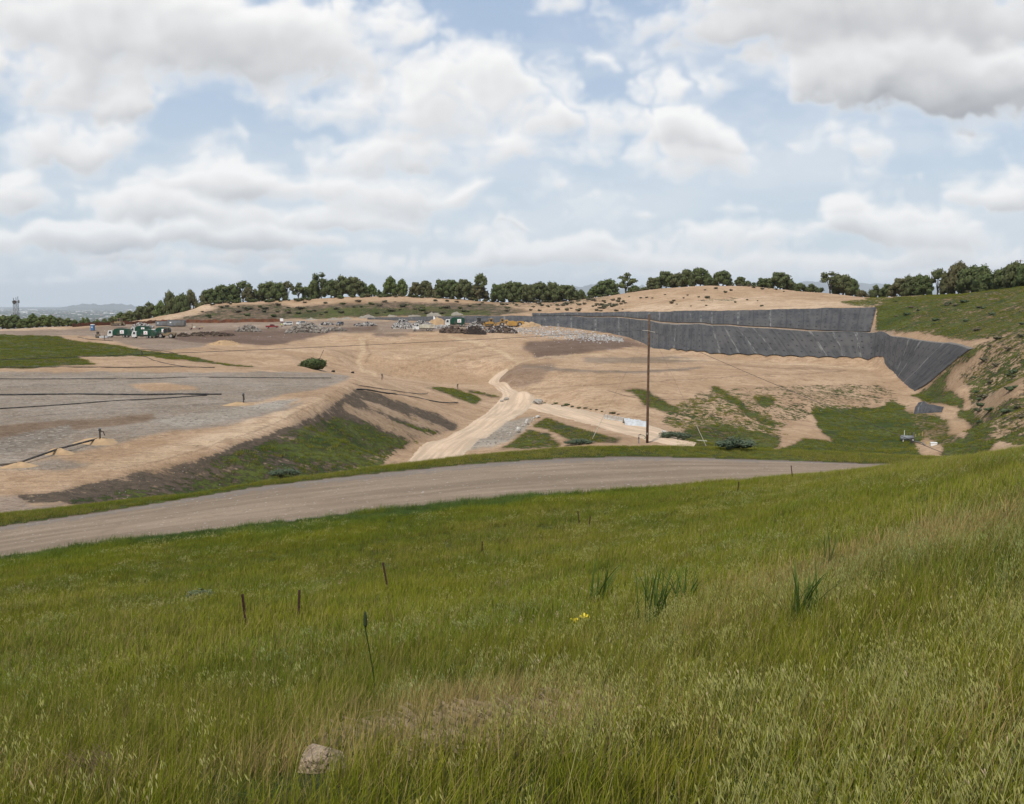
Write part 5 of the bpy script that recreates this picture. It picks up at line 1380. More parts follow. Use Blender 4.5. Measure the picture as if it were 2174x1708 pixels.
heap('soil_heap', 1026, 1100, 707, 15, [M_SOIL, M_BAG3, M_SOIL, M_BAG2], 260, 'dark mound of soil and debris in front of the scraper', 'soil heap', 15, base=M_SOIL, depth=.2)
heap('soil_heap', 374, 402, 715, 6, [M_SOIL], 60, 'small dark soil heap right of the wheel loader', 'soil heap', 16, base=M_SOIL, depth=.4, d0=340)
heap('soil_heap', 398, 500, 714, 9, [M_SOIL], 200, 'long low ridge of dark soil left of the smaller rubble heap', 'soil heap', 17, base=surf('ridge_soil', (.13, .092, .066), .4, .6, 1, .6), depth=.16)
heap('sand_heap', 440, 512, 733, 10, [M_SAND], 60, 'smooth tan sand heap on the front of the brown deck', 'sand heap', 18, base=M_SAND, depth=.3, d0=330, bit=.2)
heap('sand_heap', 908, 948, 690, 15, [M_SAND], 30, 'pointed tan heap under the white cloth, left of the unloading green truck', 'sand heap', 19, base=M_SAND, depth=.3, bit=.25, d0=400)
heap('sand_heap', 1098, 1150, 693, 9, [M_SAND], 30, 'tan heap at the foot of the liner behind the scraper', 'sand heap', 20, base=M_SAND, depth=.25, bit=.25, d0=400)
# litter field
rr = random.Random(5); mb = MB()
for k in range(2100):
    u = 1060 + 262 * rr.random() ** .85; v = rr.gauss(696 + (u - 1060) * .102, 2.0 + 4.2 * math.sin(math.pi * min(1, (u - 1050) / 270)))
    if v < 691: continue
    rx, rz = ray(u, v); d = 395 + 45 * rr.random() * 0
    p = LIT = None
    dd = np.linspace(360, 470, 220); z_ = Z(rx * dd, dd); i = int(np.argmax(z_ >= rz * dd)); d = dd[i]
    s = rr.uniform(.10, .42)
    mb.add(*chunk(rr, s), Matrix.Translation((rx * d, d, float(z_[i]) + .05)) @ Euler((rr.uniform(-.6, .6), rr.uniform(-.6, .6), rr.uniform(0, 6))).to_matrix().to_4x4())
tag(mb.build('litter', M_BAG), 'white litter spread down the earth slope below the scraper and liner', 'litter', kind='stuff')
mb = MB()
for k in range(900):
    u, v = rr.choice([(rr.uniform(150, 1000), rr.uniform(690, 722)), (rr.uniform(0, 700), rr.uniform(795, 900)), (rr.uniform(800, 1400), rr.uniform(715, 800)), (rr.uniform(50, 800), rr.uniform(950, 1080)), (rr.uniform(1100, 1800), rr.uniform(790, 930))])
    p = hit(u, v, 80); s = rr.uniform(.05, .16) * (p.y / 250)
    mb.add(*chunk(rr, s), Matrix.Translation(p) @ Euler((rr.uniform(-.6, .6), rr.uniform(-.6, .6), rr.uniform(0, 6))).to_matrix().to_4x4())
tag(mb.build('loose_debris', surf('loose_debris', (.50, .48, .45), .3, .2, .8, col2=(.14, .12, .10))), 'small pale and dark scraps scattered over the bare ground', 'debris', kind='stuff')

# cloth, pale sheets and rocks along the liner top
def slab(name, u0, u1, vt, vb, mat, label, cat, seed, d0, group=None, thick=.8):
    """irregular sheet of rock: a lumpy outline with real thickness leaning on the bank"""
    rr = random.Random(seed); p = hit((u0 + u1) / 2, vb, d0); k = p.y / FPX
    w, h = (u1 - u0) * k, (vb - vt) * k
    top = [(-.5 * w + w * i / 9, h * (.18 + .82 * math.sin(math.pi * min(1, (i + .6) / 9.5)) ** 1.1 * rr.uniform(.3, 1.0))) for i in range(10)]
    prof = [(-.5 * w, -.5)] + top + [(.5 * w, -.5)]
    mb = MB().prism(prof, -thick / 2, thick / 2, Matrix.Translation(p) @ Matrix.Rotation(-.35, 4, 'X'))
    return tag(mb.build(name, mat), label, cat, group)
for i, (u0, u1, vt, vb, lab) in enumerate(((649, 673, 674.5, 680, 'long pale rock slab on the bank above the dark car'), (697, 724, 674.5, 679.5, 'pale rock slab above the grey utility car'), (722, 749, 673, 678.5, 'ragged pale slab right of the one above the utility car'),
        (763, 800, 667, 676, 'pale slab with a raised left corner at the left start of the black liner'), (823, 843, 666.5, 673, 'small pale slab above the white trash heap'), (867, 894, 666.5, 672.5, 'flat pale slab above the dump truck'),
        (906, 937, 661.5, 671.5, 'tall pale rounded slab above the white cloth'), (958, 983, 659, 670, 'tallest pale slab, above the unloading green truck'))):
    slab('rock_slab', u0, u1, vt, vb, M_PALE, lab, 'rock', 40 + i, 440, 'pale rock slabs above the liner')
p = hit(920, 684, 400); k = p.y / FPX
mb = MB(); mb.prism([(0, 0), (1.4, .2), (2.0, .1), (.35, 12 * k), (.05, 12.5 * k)], -.06, .06, Matrix.Translation(p) @ Matrix.Rotation(-.2, 4, 'X'))
tag(mb.build('cloth_sheet', M_PANEL), 'white pointed cloth sheet standing on the tan heap left of the green truck', 'cloth')
# orange netting
def netting():
    st = [hit(u, v, 420) for u, v in ((154, 695), (200, 692), (262, 689), (330, 686.5), (400, 686), (500, 685.5), (604, 683.5))]
    r = empty('netting_fence', st[0]); tag(r, 'long rust orange netting fence along the back of the deck', 'fence')
    mb = MB(); N = []
    for a, b in zip(st[:-1], st[1:]):
        for k in range(14): N.append(a.lerp(b, k / 14))
    N = [Vector((q.x, q.y, Z(q.x, q.y))) - st[0] for q in N]
    top = [1.5 + .35 * math.sin(i * 1.7) * math.sin(i * .6) for i in range(len(N))]
    vs = []
    for off in (-.04, .04):
        for q, tp in zip(N, top): vs += [(q.x, q.y + off, q.z - .2), (q.x, q.y + off + .15 * math.sin(q.x), q.z + tp)]
    n = len(N); fs = []
    for o in (0, 2 * n):
        fs += [(o + 2 * i, o + 2 * i + 2, o + 2 * i + 3, o + 2 * i + 1) for i in range(n - 1)]
    fs += [(2 * i + 1, 2 * i + 3, 2 * n + 2 * i + 3, 2 * n + 2 * i + 1) for i in range(n - 1)]
    mb.add(vs, fs); mb.build('net', M_NET, r)
    for i in range(0, n, 6):
        q = N[i]; MB().tube([(q.x, q.y - .1, q.z - .3), (q.x, q.y - .1, q.z + top[i] + .25)], .06, 6).build('post', M_STEEL, r)
netting()

# ------------------------------------------------------------------ pad: pipes, mounds, wells
def pipe(name, uv, r, label, mat=M_BLACK, d0=75, lift=None, cat='pipe', n=26, group=None):
    P_ = [hit(u, v, d0) for u, v in uv]; path = []
    for a, b in zip(P_[:-1], P_[1:]):
        for k in range(n): path.append(a.lerp(b, k / n))
    path.append(P_[-1])
    zz = np.array([Z(q.x, q.y) + (r * .8 if lift is None else lift) for q in path]); pd_ = np.pad(zz, 9, mode='edge')
    zs = np.convolve(pd_, np.ones(19) / 19, 'valid'); zz = np.maximum(zs + .02, zz - r)
    path = [(q.x, q.y, z) for q, z in zip(path, zz)]; r *= .8
    return tag(MB().tube(path, r, 8).build(name, mat, None, True), label, cat, group)
GP = 'black pipes on the gravel pad'
pipe('gas_pipe', [(-120, 781), (0, 781), (268, 781.5), (456, 783)], .13, 'black pipe along the far edge of the gravel pad, below the green field', group=GP)
pipe('gas_pipe', [(-120, 807), (0, 806), (268, 805), (376, 803), (584, 803), (703, 804)], .10, 'longest thin black pipe crossing the far part of the gravel pad', group=GP)
pipe('gas_pipe', [(-120, 841), (0, 840), (188, 839), (376, 838), (470, 839)], .16, 'thickest black pipe across the middle of the gravel pad', group=GP)
pipe('gas_pipe', [(-120, 876), (0, 869), (231, 853), (403, 843), (440, 841)], .10, 'thin black pipe slanting up to meet the thickest one', group=GP)
pipe('drain_pipe', [(757, 828), (804, 833.5), (848, 839), (972, 857)], .16, 'black pipe running down the bare bank right of the pad corner', d0=120)
pipe('drain_pipe', [(749, 815), (852, 833.5), (909, 837)], .09, 'thin pipe above the other on the bank right of the pad corner', M_STEEL, d0=120)
pipe('hose', [(301, 756), (307, 758), (325, 766), (360, 774), (403, 781)], .09, 'black hose trailing from the well on the green field', d0=200, cat='hose')
pipe('hose', [(165, 716), (180, 720), (206, 722.5), (240, 725)], .12, 'black hose on the deck edge below the tractor', d0=250, cat='hose')
pipe('hose', [(286, 744.5), (310, 743), (345, 746), (369, 750.5)], .09, 'black hose at the right tip of the green field', d0=250, cat='hose')
pipe('drain_pipe', [(1288, 829), (1330, 842), (1380, 850), (1500, 848)], .05, 'thin dark line of pipe on the tan bench slope left of the pole', M_STEEL, d0=180)
def mound(u0, u1, vt, vb, label, d0, mat=M_SAND):
    p = hit((u0 + u1) / 2, vb - 1, d0); k = p.y / FPX; w, h = (u1 - u0) * k / 2, (vb - vt) * k * .27
    V_ = []; n, m_ = 10, 28
    for i in range(n + 1):
        for j in range(m_):
            a = 2 * math.pi * j / m_; q = i / n
            wob = 1 + .16 * math.sin(3 * a + p.x) + .08 * math.sin(7 * a)
            x, y = w * q * wob * math.cos(a), w * .75 * q * wob * math.sin(a) + w * .3
            V_.append((x, y, Z(p.x + x, p.y + y) - p.z - .08 + h * (1 - q * q) ** 1.3 * (1 + .12 * math.sin(5 * a + 9 * q))))
    f = [(i * m_ + j, i * m_ + (j + 1) % m_, (i + 1) * m_ + (j + 1) % m_, (i + 1) * m_ + j) for i in range(n) for j in range(m_)]
    o = add_mesh('sand_mound', V_, f, mat, None, True); o.location = p
    return tag(o, label, 'sand mound', 'sand mounds on the pad'), p + Vector((0, w * .3, h))
GM = []
for a in ((150, 252, 902, 944, 'tallest sand mound on the pad, capped by a well pipe', 80), (82, 156, 920, 966, 'sand mound in the middle of the piped row, left of the tallest', 80), (-10, 74, 956, 994, 'nearest sand mound at the left edge of the pad', 75), (466, 540, 840, 862, 'sand mound at the end of the thickest black pipe', 110)):
    GM.append(mound(*a))
mt = [hit(178, 912, 80), hit(128, 931, 80), hit(66, 951, 75), hit(-15, 975, 70)]
path = []
for a, b in zip([GM[0][1], GM[1][1], GM[2][1]], [GM[1][1], GM[2][1], GM[2][1] + Vector((-9, -5, -.3))]):
    for k in range(8):
        q = a.lerp(b, k / 8); path.append((q.x, q.y, max(Z(q.x, q.y) + .05, q.z - .12)))
tag(MB().tube(path, .11, 8).build('gas_pipe', M_STEEL, None, True), 'grey brown pipe carried over the tops of the sand mounds at the left', 'pipe')
def well(p, h, label, s=1.0):
    r = empty('well_head', p, random.uniform(0, 3), s); tag(r, label, 'well head')
    MB().tube([(0, 0, -.2), (0, 0, h)], .10, 8).build('riser', M_STEEL, r); MB().tube([(0, 0, h * .75), (.35, 0, h * .72), (.5, 0, h * .3)], .06, 8).build('side_pipe', M_STEEL, r)
    MB().disc(0, h * .85, .16, -.13, .13, 10).build('valve', M_STEEL, r); MB().box(-.14, .14, -.14, .14, h, h + .1).build('cap', M_GREY, r)
well(GM[0][1] + Vector((.3, 0, -.1)), 1.1, 'well pipe standing on top of the tallest sand mound'); well(GM[3][1] + Vector((.8, 0, -.2)), 1.5, 'well pipe on the sand mound at the end of the thickest pipe')
well(hit(301, 757, 200), 1.6, 'well pipe at the right tip of the green field'); well(hit(811, 807, 150), 1.5, 'well pipe on the far corner of the pad ridge'); well(hit(972, 826, 200), 1.3, 'well pipe between the two green patches by the track')
well(hit(222, 722, 300), 1.6, 'thin well pipe in front of the tractor on the deck edge')
for u, v, lab in ((706, 790, 'left one of two black tyres lying behind the pad'), (747, 792.5, 'right one of two black tyres lying behind the pad')):
    p = hit(u, v, 180); o = MB().disc(0, .55, .55, -.2, .2, 14, .1).build('tyre', M_TYRE); o.location = p; o.rotation_euler = (1.2, 0, .6); tag(o, lab, 'tyre')
p = hit(221, 718.5, 340); o = MB().box(-1.5, 1.5, -.7, .7, .1, .8, None, .15).build('sheet_bundle', M_TARP); o.location = p; tag(o, 'white wrapped bundle on the ground right of the tractor', 'bundle')

# boulders, barrier, tarp
def boulder(u, v, wpx, hpx, label, seed, d0=110, mat=M_CONC, name='boulder', group=None):
    p = hit(u, v, d0); k = p.y / FPX
    mb = MB().blob((0, 0, hpx * k * .42), (wpx * k * .5, wpx * k * .42, hpx * k * .55), seed, 5, 8, .28)
    o = mb.build(name, mat); o.location = p; return tag(o, label, 'boulder', group)
boulder(1100, 919, 12, 13, 'largest white boulder at the right edge of the access road', 1); boulder(1119, 902, 9, 13, 'upright white boulder farther up the access road edge', 2); boulder(1142, 888, 10, 6, 'small white boulder at the road fork', 3)
boulder(1143, 859, 22, 12, 'grey boulder heap on the far side of the road fork', 4, mat=M_RUB); boulder(1075, 851, 12, 8, 'pale boulder left of the road fork', 5, mat=M_RUB); boulder(1066, 854, 8, 5, 'small pale boulder beside the larger one left of the fork', 6, mat=M_RUB)
boulder(1409, 920, 13, 6, 'small white block right of the pole at the end of the tarp', 8)
for k in range(26):
    u = random.uniform(1035, 1135); v = 945 - (u - 1035) * .5 + random.uniform(-8, 8)
    boulder(u, v, random.uniform(2, 5), random.uniform(1.5, 4), 'small grey stone on the rubble strip beside the access road', 100 + k, mat=M_RUB if k % 2 else M_CONC, name='stone', group='stones beside the access road')
p0, p1 = hit(1284, 890, 130), hit(1327, 897, 130)
ang_ = math.atan2(p1.y - p0.y, p1.x - p0.x); L_ = (p1 - p0).length
for i in range(2):
    mb = MB(); M = Matrix.Translation(p0.lerp(p1, .25 + .5 * i)) @ Matrix.Rotation(ang_, 4, 'Z') @ Matrix.Rotation(math.pi / 2, 4, 'Z')
    mb.prism([(-.32, -.1), (.32, -.1), (.32, .1), (.15, .35), (.10, .95), (-.10, .95), (-.15, .35), (-.32, .1)], -L_ / 4 + .03, L_ / 4 - .03, M)
    tag(mb.build('concrete_barrier', M_CONC), ('left' if i == 0 else 'right') + ' half of the white concrete barrier beside the lower dirt road', 'barrier', 'white concrete barriers')
pt_, = [hit(1349, 903, 130)]; k = pt_.y / FPX
V_ = []; 
for j in range(14):
    for i in range(26):
        a, b = i / 25, j / 13; x, y = (a - .5) * 46 * k, (b - .5) * 5.0 - (a - .5) * 3.5
        V_.append((x, y, Z(pt_.x + x, pt_.y + y) - pt_.z + .08 + 1.35 * (max(0, math.sin(math.pi * b)) * (1 - .5 * a)) * (.5 + float(fbm(np.array([a * 6.]), np.array([b * 3.]), 5, 4)[0]))))
idx = np.arange(26 * 14).reshape(14, 26)
o = add_mesh('white_tarp', V_, np.stack([idx[:-1, :-1], idx[:-1, 1:], idx[1:, 1:], idx[1:, :-1]], -1).reshape(-1, 4), M_TARP, None, True); o.location = pt_
tag(o, 'crumpled pale blue white tarp heaped behind the utility pole', 'tarp')
p = hit(1490, 938, 70); o = MB().box(-.95, .95, -.12, .12, .12, .24).build('board', M_POLEW); o.location = p; o.rotation_euler = (0, .06, -.12); tag(o, 'white board lying at the foot of the right guy wire', 'board')

# ------------------------------------------------------------------ utility pole, wires
base = hit(1374, 941, 72); PD = base.y
top_ = Vector((ray(1378.5, 668)[0] * PD, PD, ray(1378.5, 668)[1] * PD))
r = empty('utility_pole', base); tag(r, 'tall weathered wooden utility pole standing on the grass verge beyond the road', 'utility pole')
tv = top_ - base
MB().tube([(0, 0, -.6), tuple(tv * .25), tuple(tv * .5), tuple(tv * .75), tuple(tv)], [.235, .22, .20, .18, .16], 12).build('pole', M_WOOD, r, True)
wl = Vector((ray(1374, 702)[0] * (PD - .2), PD - .2, ray(1374, 702)[1] * (PD - .2))) - base
MB().tube([tuple(wl + Vector((-.85, 0, .02))), tuple(wl + Vector((.1, .05, -.05))), tuple(wl + Vector((1.35, 0, -.32)))], .035, 6).build('insulator_arm', M_POLEW, r)
MB().tube([tuple(wl + Vector((0, -.16, -.1))), tuple(wl + Vector((0, -.16, .1)))], .05, 8).build('bracket', M_RIM, r)
MB().box(-.16, .02, -.24, -.19, 1.5, 1.8).build('pole_tag', M_RIM, r)
def wire(name, a, b, sag, rad, label, mat, cat='cable', n=40):
    path = [tuple(a.lerp(b, i / n) - Vector((0, 0, sag * 4 * (i / n) * (1 - i / n)))) for i in range(n + 1)]
    return tag(MB().tube(path, rad, 5).build(name, mat), label, cat)
at_ = lambda u, v, d: Vector((ray(u, v)[0] * d, d, ray(u, v)[1] * d))
A_L = base + wl + Vector((-.85, 0, .02)); A_R = base + wl + Vector((1.35, 0, -.32))
wire('power_cable', A_L, at_(-420, 779, 84), .35, .028, 'power cable strung from the utility pole to the left edge of the view', M_BLACK)
wire('power_cable', A_R, at_(2030, 973, 93), .25, .028, 'power cable running down from the utility pole toward the hollow on the right', M_BLACK)
for (ut, vt, ub, vb, lab, lab2) in ((1288, 892, 1257, 936, 'left guy wire of the utility pole', 'pale guard sleeve on the left guy wire'), (1478, 891, 1500, 939, 'right guy wire of the utility pole', 'pale guard sleeve on the right guy wire')):
    dB = PD + 1.0; q = at_(ub, vb, dB); q.z = Z(q.x, q.y); dT = dB - .4; up_ = at_(ut, vt, dT)
    att = base + tv * .9
    g = wire('guy_wire', att, q, .02, .012, lab + ', running from high on the pole to the verge', M_STEEL)
    a2 = q.lerp(att, .175)
    MB().tube([tuple(q - Vector((0, 0, .1))), tuple(a2)], .045, 8).build('guard_sleeve', M_POLEW, g)
# standpipe with hose
r = empty('standpipe', hit(1356, 942, 72)); tag(r, 'grey standpipe with a drooping green hose just left of the utility pole', 'standpipe')
k = r.location.y / FPX
MB().tube([(0, 0, -.1), (0, 0, .9)], .09, 10).tube([(0, 0, .9), (.02, 0, 1.55)], .055, 8).build('riser', M_GREY, r)
MB().tube([(.0, 0, 1.5), (.3, 0, 1.53), (.75, -.02, 1.42)], .05, 8).tube([(.25, 0, 1.45), (.25, 0, 1.7)], .03, 6).build('head_pipe', M_STEEL, r)
MB().tube([(.45, -.1, 1.5), (.8, -.35, 1.45), (1.05, -.42, 1.2), (1.12, -.4, 1.0), (1.0, -.35, .85), (.85, -.3, .95)], .045, 8).build('hose', M_GHOSE, r, True)
MB().disc(0, .95, .13, -.1, .1, 10).build('valve', M_STEEL, r)

# ------------------------------------------------------------------ tower, far pole
D_T = 800.0; b0 = at_(36, 700, D_T); t0 = at_(36, 641, D_T); r = empty('lattice_tower', (b0.x, D_T, b0.z - 6)); tag(r, 'steel lattice radio tower rising above the lowland wood on the left', 'tower')
H_ = t0.z - b0.z + 6; wb, wt = 2.2, 1.3
leg = [[(sx * wb, sy * wb, 0), (sx * wt, sy * wt, H_)] for sx in (-1, 1) for sy in (-1, 1)]
for l in leg: MB().tube(l, .16, 6).build('leg', M_GREY, r)
br = MB(); n = 9
for i in range(n):
    za, zb = H_ * i / n, H_ * (i + 1) / n; wa, wc = wb + (wt - wb) * i / n, wb + (wt - wb) * (i + 1) / n
    for f in range(4):
        c1 = [(-1, -1), (1, -1), (1, 1), (-1, 1)][f]; c2 = [(-1, -1), (1, -1), (1, 1), (-1, 1)][(f + 1) % 4]
        br.tube([(c1[0] * wa, c1[1] * wa, za), (c2[0] * wc, c2[1] * wc, zb)], .08, 4).tube([(c2[0] * wa, c2[1] * wa, za), (c1[0] * wc, c1[1] * wc, zb)], .08, 4).tube([(c1[0] * wc, c1[1] * wc, zb), (c2[0] * wc, c2[1] * wc, zb)], .08, 4)
br.build('bracing', M_GREY, r)
MB().disc(-.2, H_ - .4, 1.5, -2.0, -1.4, 16).build('dish', M_STEEL, r)
for x, h in ((-1.6, 3.0), (.4, 3.5), (1.9, 4.2)): MB().tube([(x, 0, H_ - 1), (x, 0, H_ + h)], .22, 6).build('antenna', M_GREY, r)
MB().box(2.0, 2.9, -.4, .4, H_ - 1.2, H_ + 1.2).build('panel_antenna', M_GREY, r); MB().box(-2, 2.2, -2, 2, H_ + .1, H_ + .5).build('platform', M_GREY, r)
D_P = 372.0; tp = at_(2166.5, 552, D_P); gp = Z(tp.x, D_P); r = empty('power_pole', (tp.x, D_P, gp)); tag(r, 'small distant power pole with a crossarm among the trees at the right edge', 'utility pole')
MB().tube([(0, 0, -.5), (0, 0, tp.z - gp)], .16, 8).build('pole', M_WOOD, r); MB().box(-1.1, 1.1, -.07, .07, tp.z - gp - .55, tp.z - gp - .38).build('crossarm', M_WOOD, r)
for s in (-.9, -.35, .35, .9): MB().tube([(s, 0, tp.z - gp - .38), (s, 0, tp.z - gp - .15)], .05, 6).build('insulator', M_RIM, r)

# ------------------------------------------------------------------ equipment in the hollow
E0 = hit(1925, 938, 150); k = E0.y / FPX
r = empty('storage_tank', E0, -.15); tag(r, 'grey horizontal tank lying in the green hollow at lower right', 'tank')
w_ = 27 * k / 2
MB().tube([(-w_, 0, .75), (-w_ + .12, 0, .75), (w_ - .12, 0, .75), (w_, 0, .75)], [.35, .52, .52, .35], 14).build('shell', M_GREY, r, True)
for x in (-w_ * .6, w_ * .6): MB().box(x - .1, x + .1, -.45, .45, -.2, .4).build('saddle', M_CONC, r)
MB().tube([(.3, 0, 1.2), (.3, 0, 1.7), (.8, 0, 1.9), (1.1, 0, 1.3)], .05, 6).build('vent_pipe', M_STEEL, r)
MB().box(w_ - .05, w_ + .1, -.3, .3, .3, 1.9).build('end_plate', M_GREY, r)
p = hit(1937, 941, 150); r = empty('control_box', p); tag(r, 'dark control box in front of the grey tank in the hollow', 'control box'); MB().box(-.3, .3, -.25, .25, .1, 1.0).build('cabinet', M_STEEL, r); MB().box(-.1, .1, -.27, -.255, .5, .75).build('label_plate', M_PANEL, r); MB().box(-.2, .2, -.2, .2, -.2, .1).build('stand', M_STEEL, r)
p = hit(1982, 946, 150); r = empty('valve_box', p, -.2); tag(r, 'white flat valve box at the right end of the pipes in the hollow', 'valve box'); MB().box(-.55, .55, -.4, .4, -.1, .45).build('case', M_PANEL, r); MB().box(-.6, .6, -.45, .45, .45, .55).build('lid', M_PANEL, r)
pipe('gas_pipe', [(1938, 938), (1958, 941), (1981, 945)], .10, 'grey pipe joining the tank and the white valve box in the hollow', M_GREY, d0=150)
for i, (u, v, h) in enumerate(((1944, 928, 6), (1951, 925, 5), (1958, 926, 9), (1967, 944, 6), (1971, 944, 6), (1956, 939, 3))):
    p = hit(u, v, 150); k = p.y / FPX; o = MB().tube([(0, 0, -.2), (0, 0, h * k)], .06, 8).build('bollard', M_YELP); o.location = p
    tag(o, ('yellow pipe post behind the tank in the hollow' if i < 3 else 'yellow pipe post in front of the pipes in the hollow'), 'bollard', 'yellow posts behind the tank' if i < 3 else 'yellow posts in front of the pipes')
p = hit(1920, 925, 150); o = MB().tube([(0, 0, -.2), (0, 0, 1.1)], .06, 8).build('bollard', M_PANEL); o.location = p; tag(o, 'white post standing behind the left end of the tank', 'bollard')

# ------------------------------------------------------------------ bushes and weeds
def bush(name, u0, u1, vt, vb, mat, label, d0, seed, n=900, size=.055, cat='bush', core=.6):
    p = hit((u0 + u1) / 2, vb, d0); k = p.y / FPX; w, h = (u1 - u0) * k, (vb - vt) * k * 1.08
    rr = random.Random(seed)
    lobes = [((i - 2.5) / 6 * .85, rr.uniform(-.2, .2), .30 + .12 * math.sin(math.pi * (i + .5) / 6) + rr.uniform(-.05, .06), rr.uniform(.15, .24), .22, rr.uniform(.24, .42) + .16 * math.sin(math.pi * (i + .5) / 6) * .8) for i in range(6)]
    if name == 'round_bush': lobes = [(0, 0, .40, .42, .40, .50), (-.26, 0, .34, .24, .3, .42), (.26, .05, .36, .24, .3, .44), (.05, -.2, .5, .25, .25, .40)]
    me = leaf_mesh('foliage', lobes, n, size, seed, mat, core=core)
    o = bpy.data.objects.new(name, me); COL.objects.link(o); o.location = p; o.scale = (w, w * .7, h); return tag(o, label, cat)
M_BUSH = leaf_material('bush_leaves', (.032, .050, .018), (.10, .125, .036), (.09, .11, .04))
M_LEAFY = leaf_material('blue_green_leaves', (.042, .062, .036), (.125, .155, .095), (.09, .115, .07))
p = hit(664, 784, 200); bush('round_bush', 635, 694, 760, 784, M_BUSH, 'dense rounded green bush on the tan slope behind the gravel pad', 200, 3, 2600, .04, 'bush', .86)
k = p.y / FPX; bp = p + Vector((10 * k, 0, 1.0))
tag(MB().tube([tuple(bp), tuple(bp + Vector((4 * k, 0, 12 * k))), tuple(bp + Vector((14 * k, 0, 33 * k)))], .07, 6).build('leaning_pole', M_STEEL), 'thin dark pole leaning out of the rounded bush', 'pole')
bush('leafy_bush', 1196, 1258, 930, 944, M_LEAFY, 'low blue green leafy bush left of the left guy wire', 72, 4, 700, .035)
bush('leafy_bush', 1402, 1470, 913, 934, M_LEAFY, 'rounded blue green bush just right of the utility pole', 84, 5, 1000, .035)
bush('leafy_bush', 1520, 1602, 925, 957, M_LEAFY, 'spreading blue green bush right of the white board', 72, 6, 1000, .035)
bush('leafy_bush', 572, 634, 990, 1014, M_LEAFY, 'dark green leafy bush on the verge where the access road meets it', 66, 7, 800, .035)
# rubble strip greenery by the lower dirt road
for k in range(14):
    u = 1160 + k * 12 + random.uniform(-4, 4); v = 856 + (u - 1160) * .16 + random.uniform(-2, 2); p = hit(u, v, 150); s = random.uniform(.5, 1.1)
    shrub(p.x, p.y, s, s * .6, 'low weed on the strip between the two dirt tracks', 'weeds between the dirt tracks', M_SCRUB if k % 2 else M_OAK, 'weed', 'weed')

# ------------------------------------------------------------------ stakes on the hillside
def stake(ub, vb, ut, vt, label):
    q = hit(ub, vb + 4, 12); d = q.y; bpt = q - Vector((0, 0, .15)); tpt = at_(ut, vt, d)
    v = tpt - bpt; n = v.normalized()
    M = Matrix.Translation(bpt) @ n.to_track_quat('Z', 'Y').to_matrix().to_4x4(); L = v.length
    mb = MB().box(-.028, .028, -.006, .006, 0, L, M).box(-.006, .006, .006, .045, 0, L, M)
    for q in range(int(L / .12)): mb.box(-.02, .02, -.014, -.006, .08 + q * .12, .12 + q * .12, M)
    return tag(mb.build('fence_stake', M_RUST), label, 'stake', 'rusty stakes in the grass')
for a in ((524, 1332, 513, 1262, 'leftmost rusty stake, the tallest and leaning left'), (634, 1312, 637, 1253, 'upright rusty stake right of the tallest leaning one'), (825, 1256, 812, 1195, 'rusty stake leaning left, above the tall seed stalk'),
          (1023, 1180, 1025, 1150, 'short upright rusty stake alone in the middle of the hillside'), (1231, 1114, 1226, 1086, 'left one of the two rusty stakes that stand close together'), (1250, 1120, 1254, 1097, 'right one of the two rusty stakes that stand close together'),
          (1566, 1047, 1569, 1023, 'thin rusty stake near the road edge, second from the right'), (1683, 1014, 1679, 989, 'rightmost rusty stake, standing against the gravel road')):
    stake(*a)
# ------------------------------------------------------------------ meadow grass
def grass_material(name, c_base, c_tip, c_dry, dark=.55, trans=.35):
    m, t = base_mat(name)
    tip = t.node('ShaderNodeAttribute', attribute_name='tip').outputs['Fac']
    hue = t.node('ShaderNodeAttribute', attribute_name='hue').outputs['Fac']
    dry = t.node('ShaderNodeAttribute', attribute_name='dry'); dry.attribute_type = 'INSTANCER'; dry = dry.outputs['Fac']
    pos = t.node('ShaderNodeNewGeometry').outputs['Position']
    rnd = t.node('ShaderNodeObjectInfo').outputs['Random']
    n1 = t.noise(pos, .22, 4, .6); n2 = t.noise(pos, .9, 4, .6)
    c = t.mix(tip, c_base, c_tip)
    c = t.mix(t.math('MULTIPLY', t.smooth(n1, .42, .62), .65), c, t.vmath('MULTIPLY', c, (.66, .82, .95)))
    c = t.mix(t.math('MULTIPLY', t.smooth(n2, .5, .66), .45), c, t.vmath('MULTIPLY', c, (1.22, 1.0, .72)))
    f = t.math('ADD', t.math('MULTIPLY', dry, 1.0), t.math('MULTIPLY', hue, .9))
    c = t.mix(t.smooth(f, .74, 1.2), c, c_dry)
    c = t.mix(t.smooth(dry, .02, -.30), c, t.vmath('MULTIPLY', c, (.60, .80, 2.2)))
    c = t.mix(t.math('MULTIPLY', rnd, .35), c, t.vmath('MULTIPLY', c, (dark, dark, dark)))
    t.link(c, t.bs.inputs['Base Color']); t.bs.inputs['Roughness'].default_value = .7; t.bs.inputs['Specular IOR Level'].default_value = .06
    tr = t.node('ShaderNodeBsdfTranslucent'); t.link(c, tr.inputs[0])
    mx = t.node('ShaderNodeMixShader'); mx.inputs[0].default_value = trans
    t.l.new(t.bs.outputs[0], mx.inputs[1]); t.l.new(tr.outputs[0], mx.inputs[2]); t.l.new(mx.outputs[0], t.out.inputs[0])
    return m
M_GRASS = grass_material('grass_blade', (.092, .102, .008), (.268, .288, .026), (.42, .31, .125))
M_OAT = grass_material('oat_head', (.26, .27, .045), (.60, .57, .24), (.64, .50, .32), .85, .3)
M_DARKG = grass_material('dark_blade', (.048, .078, .014), (.115, .165, .035), (.2, .16, .07))
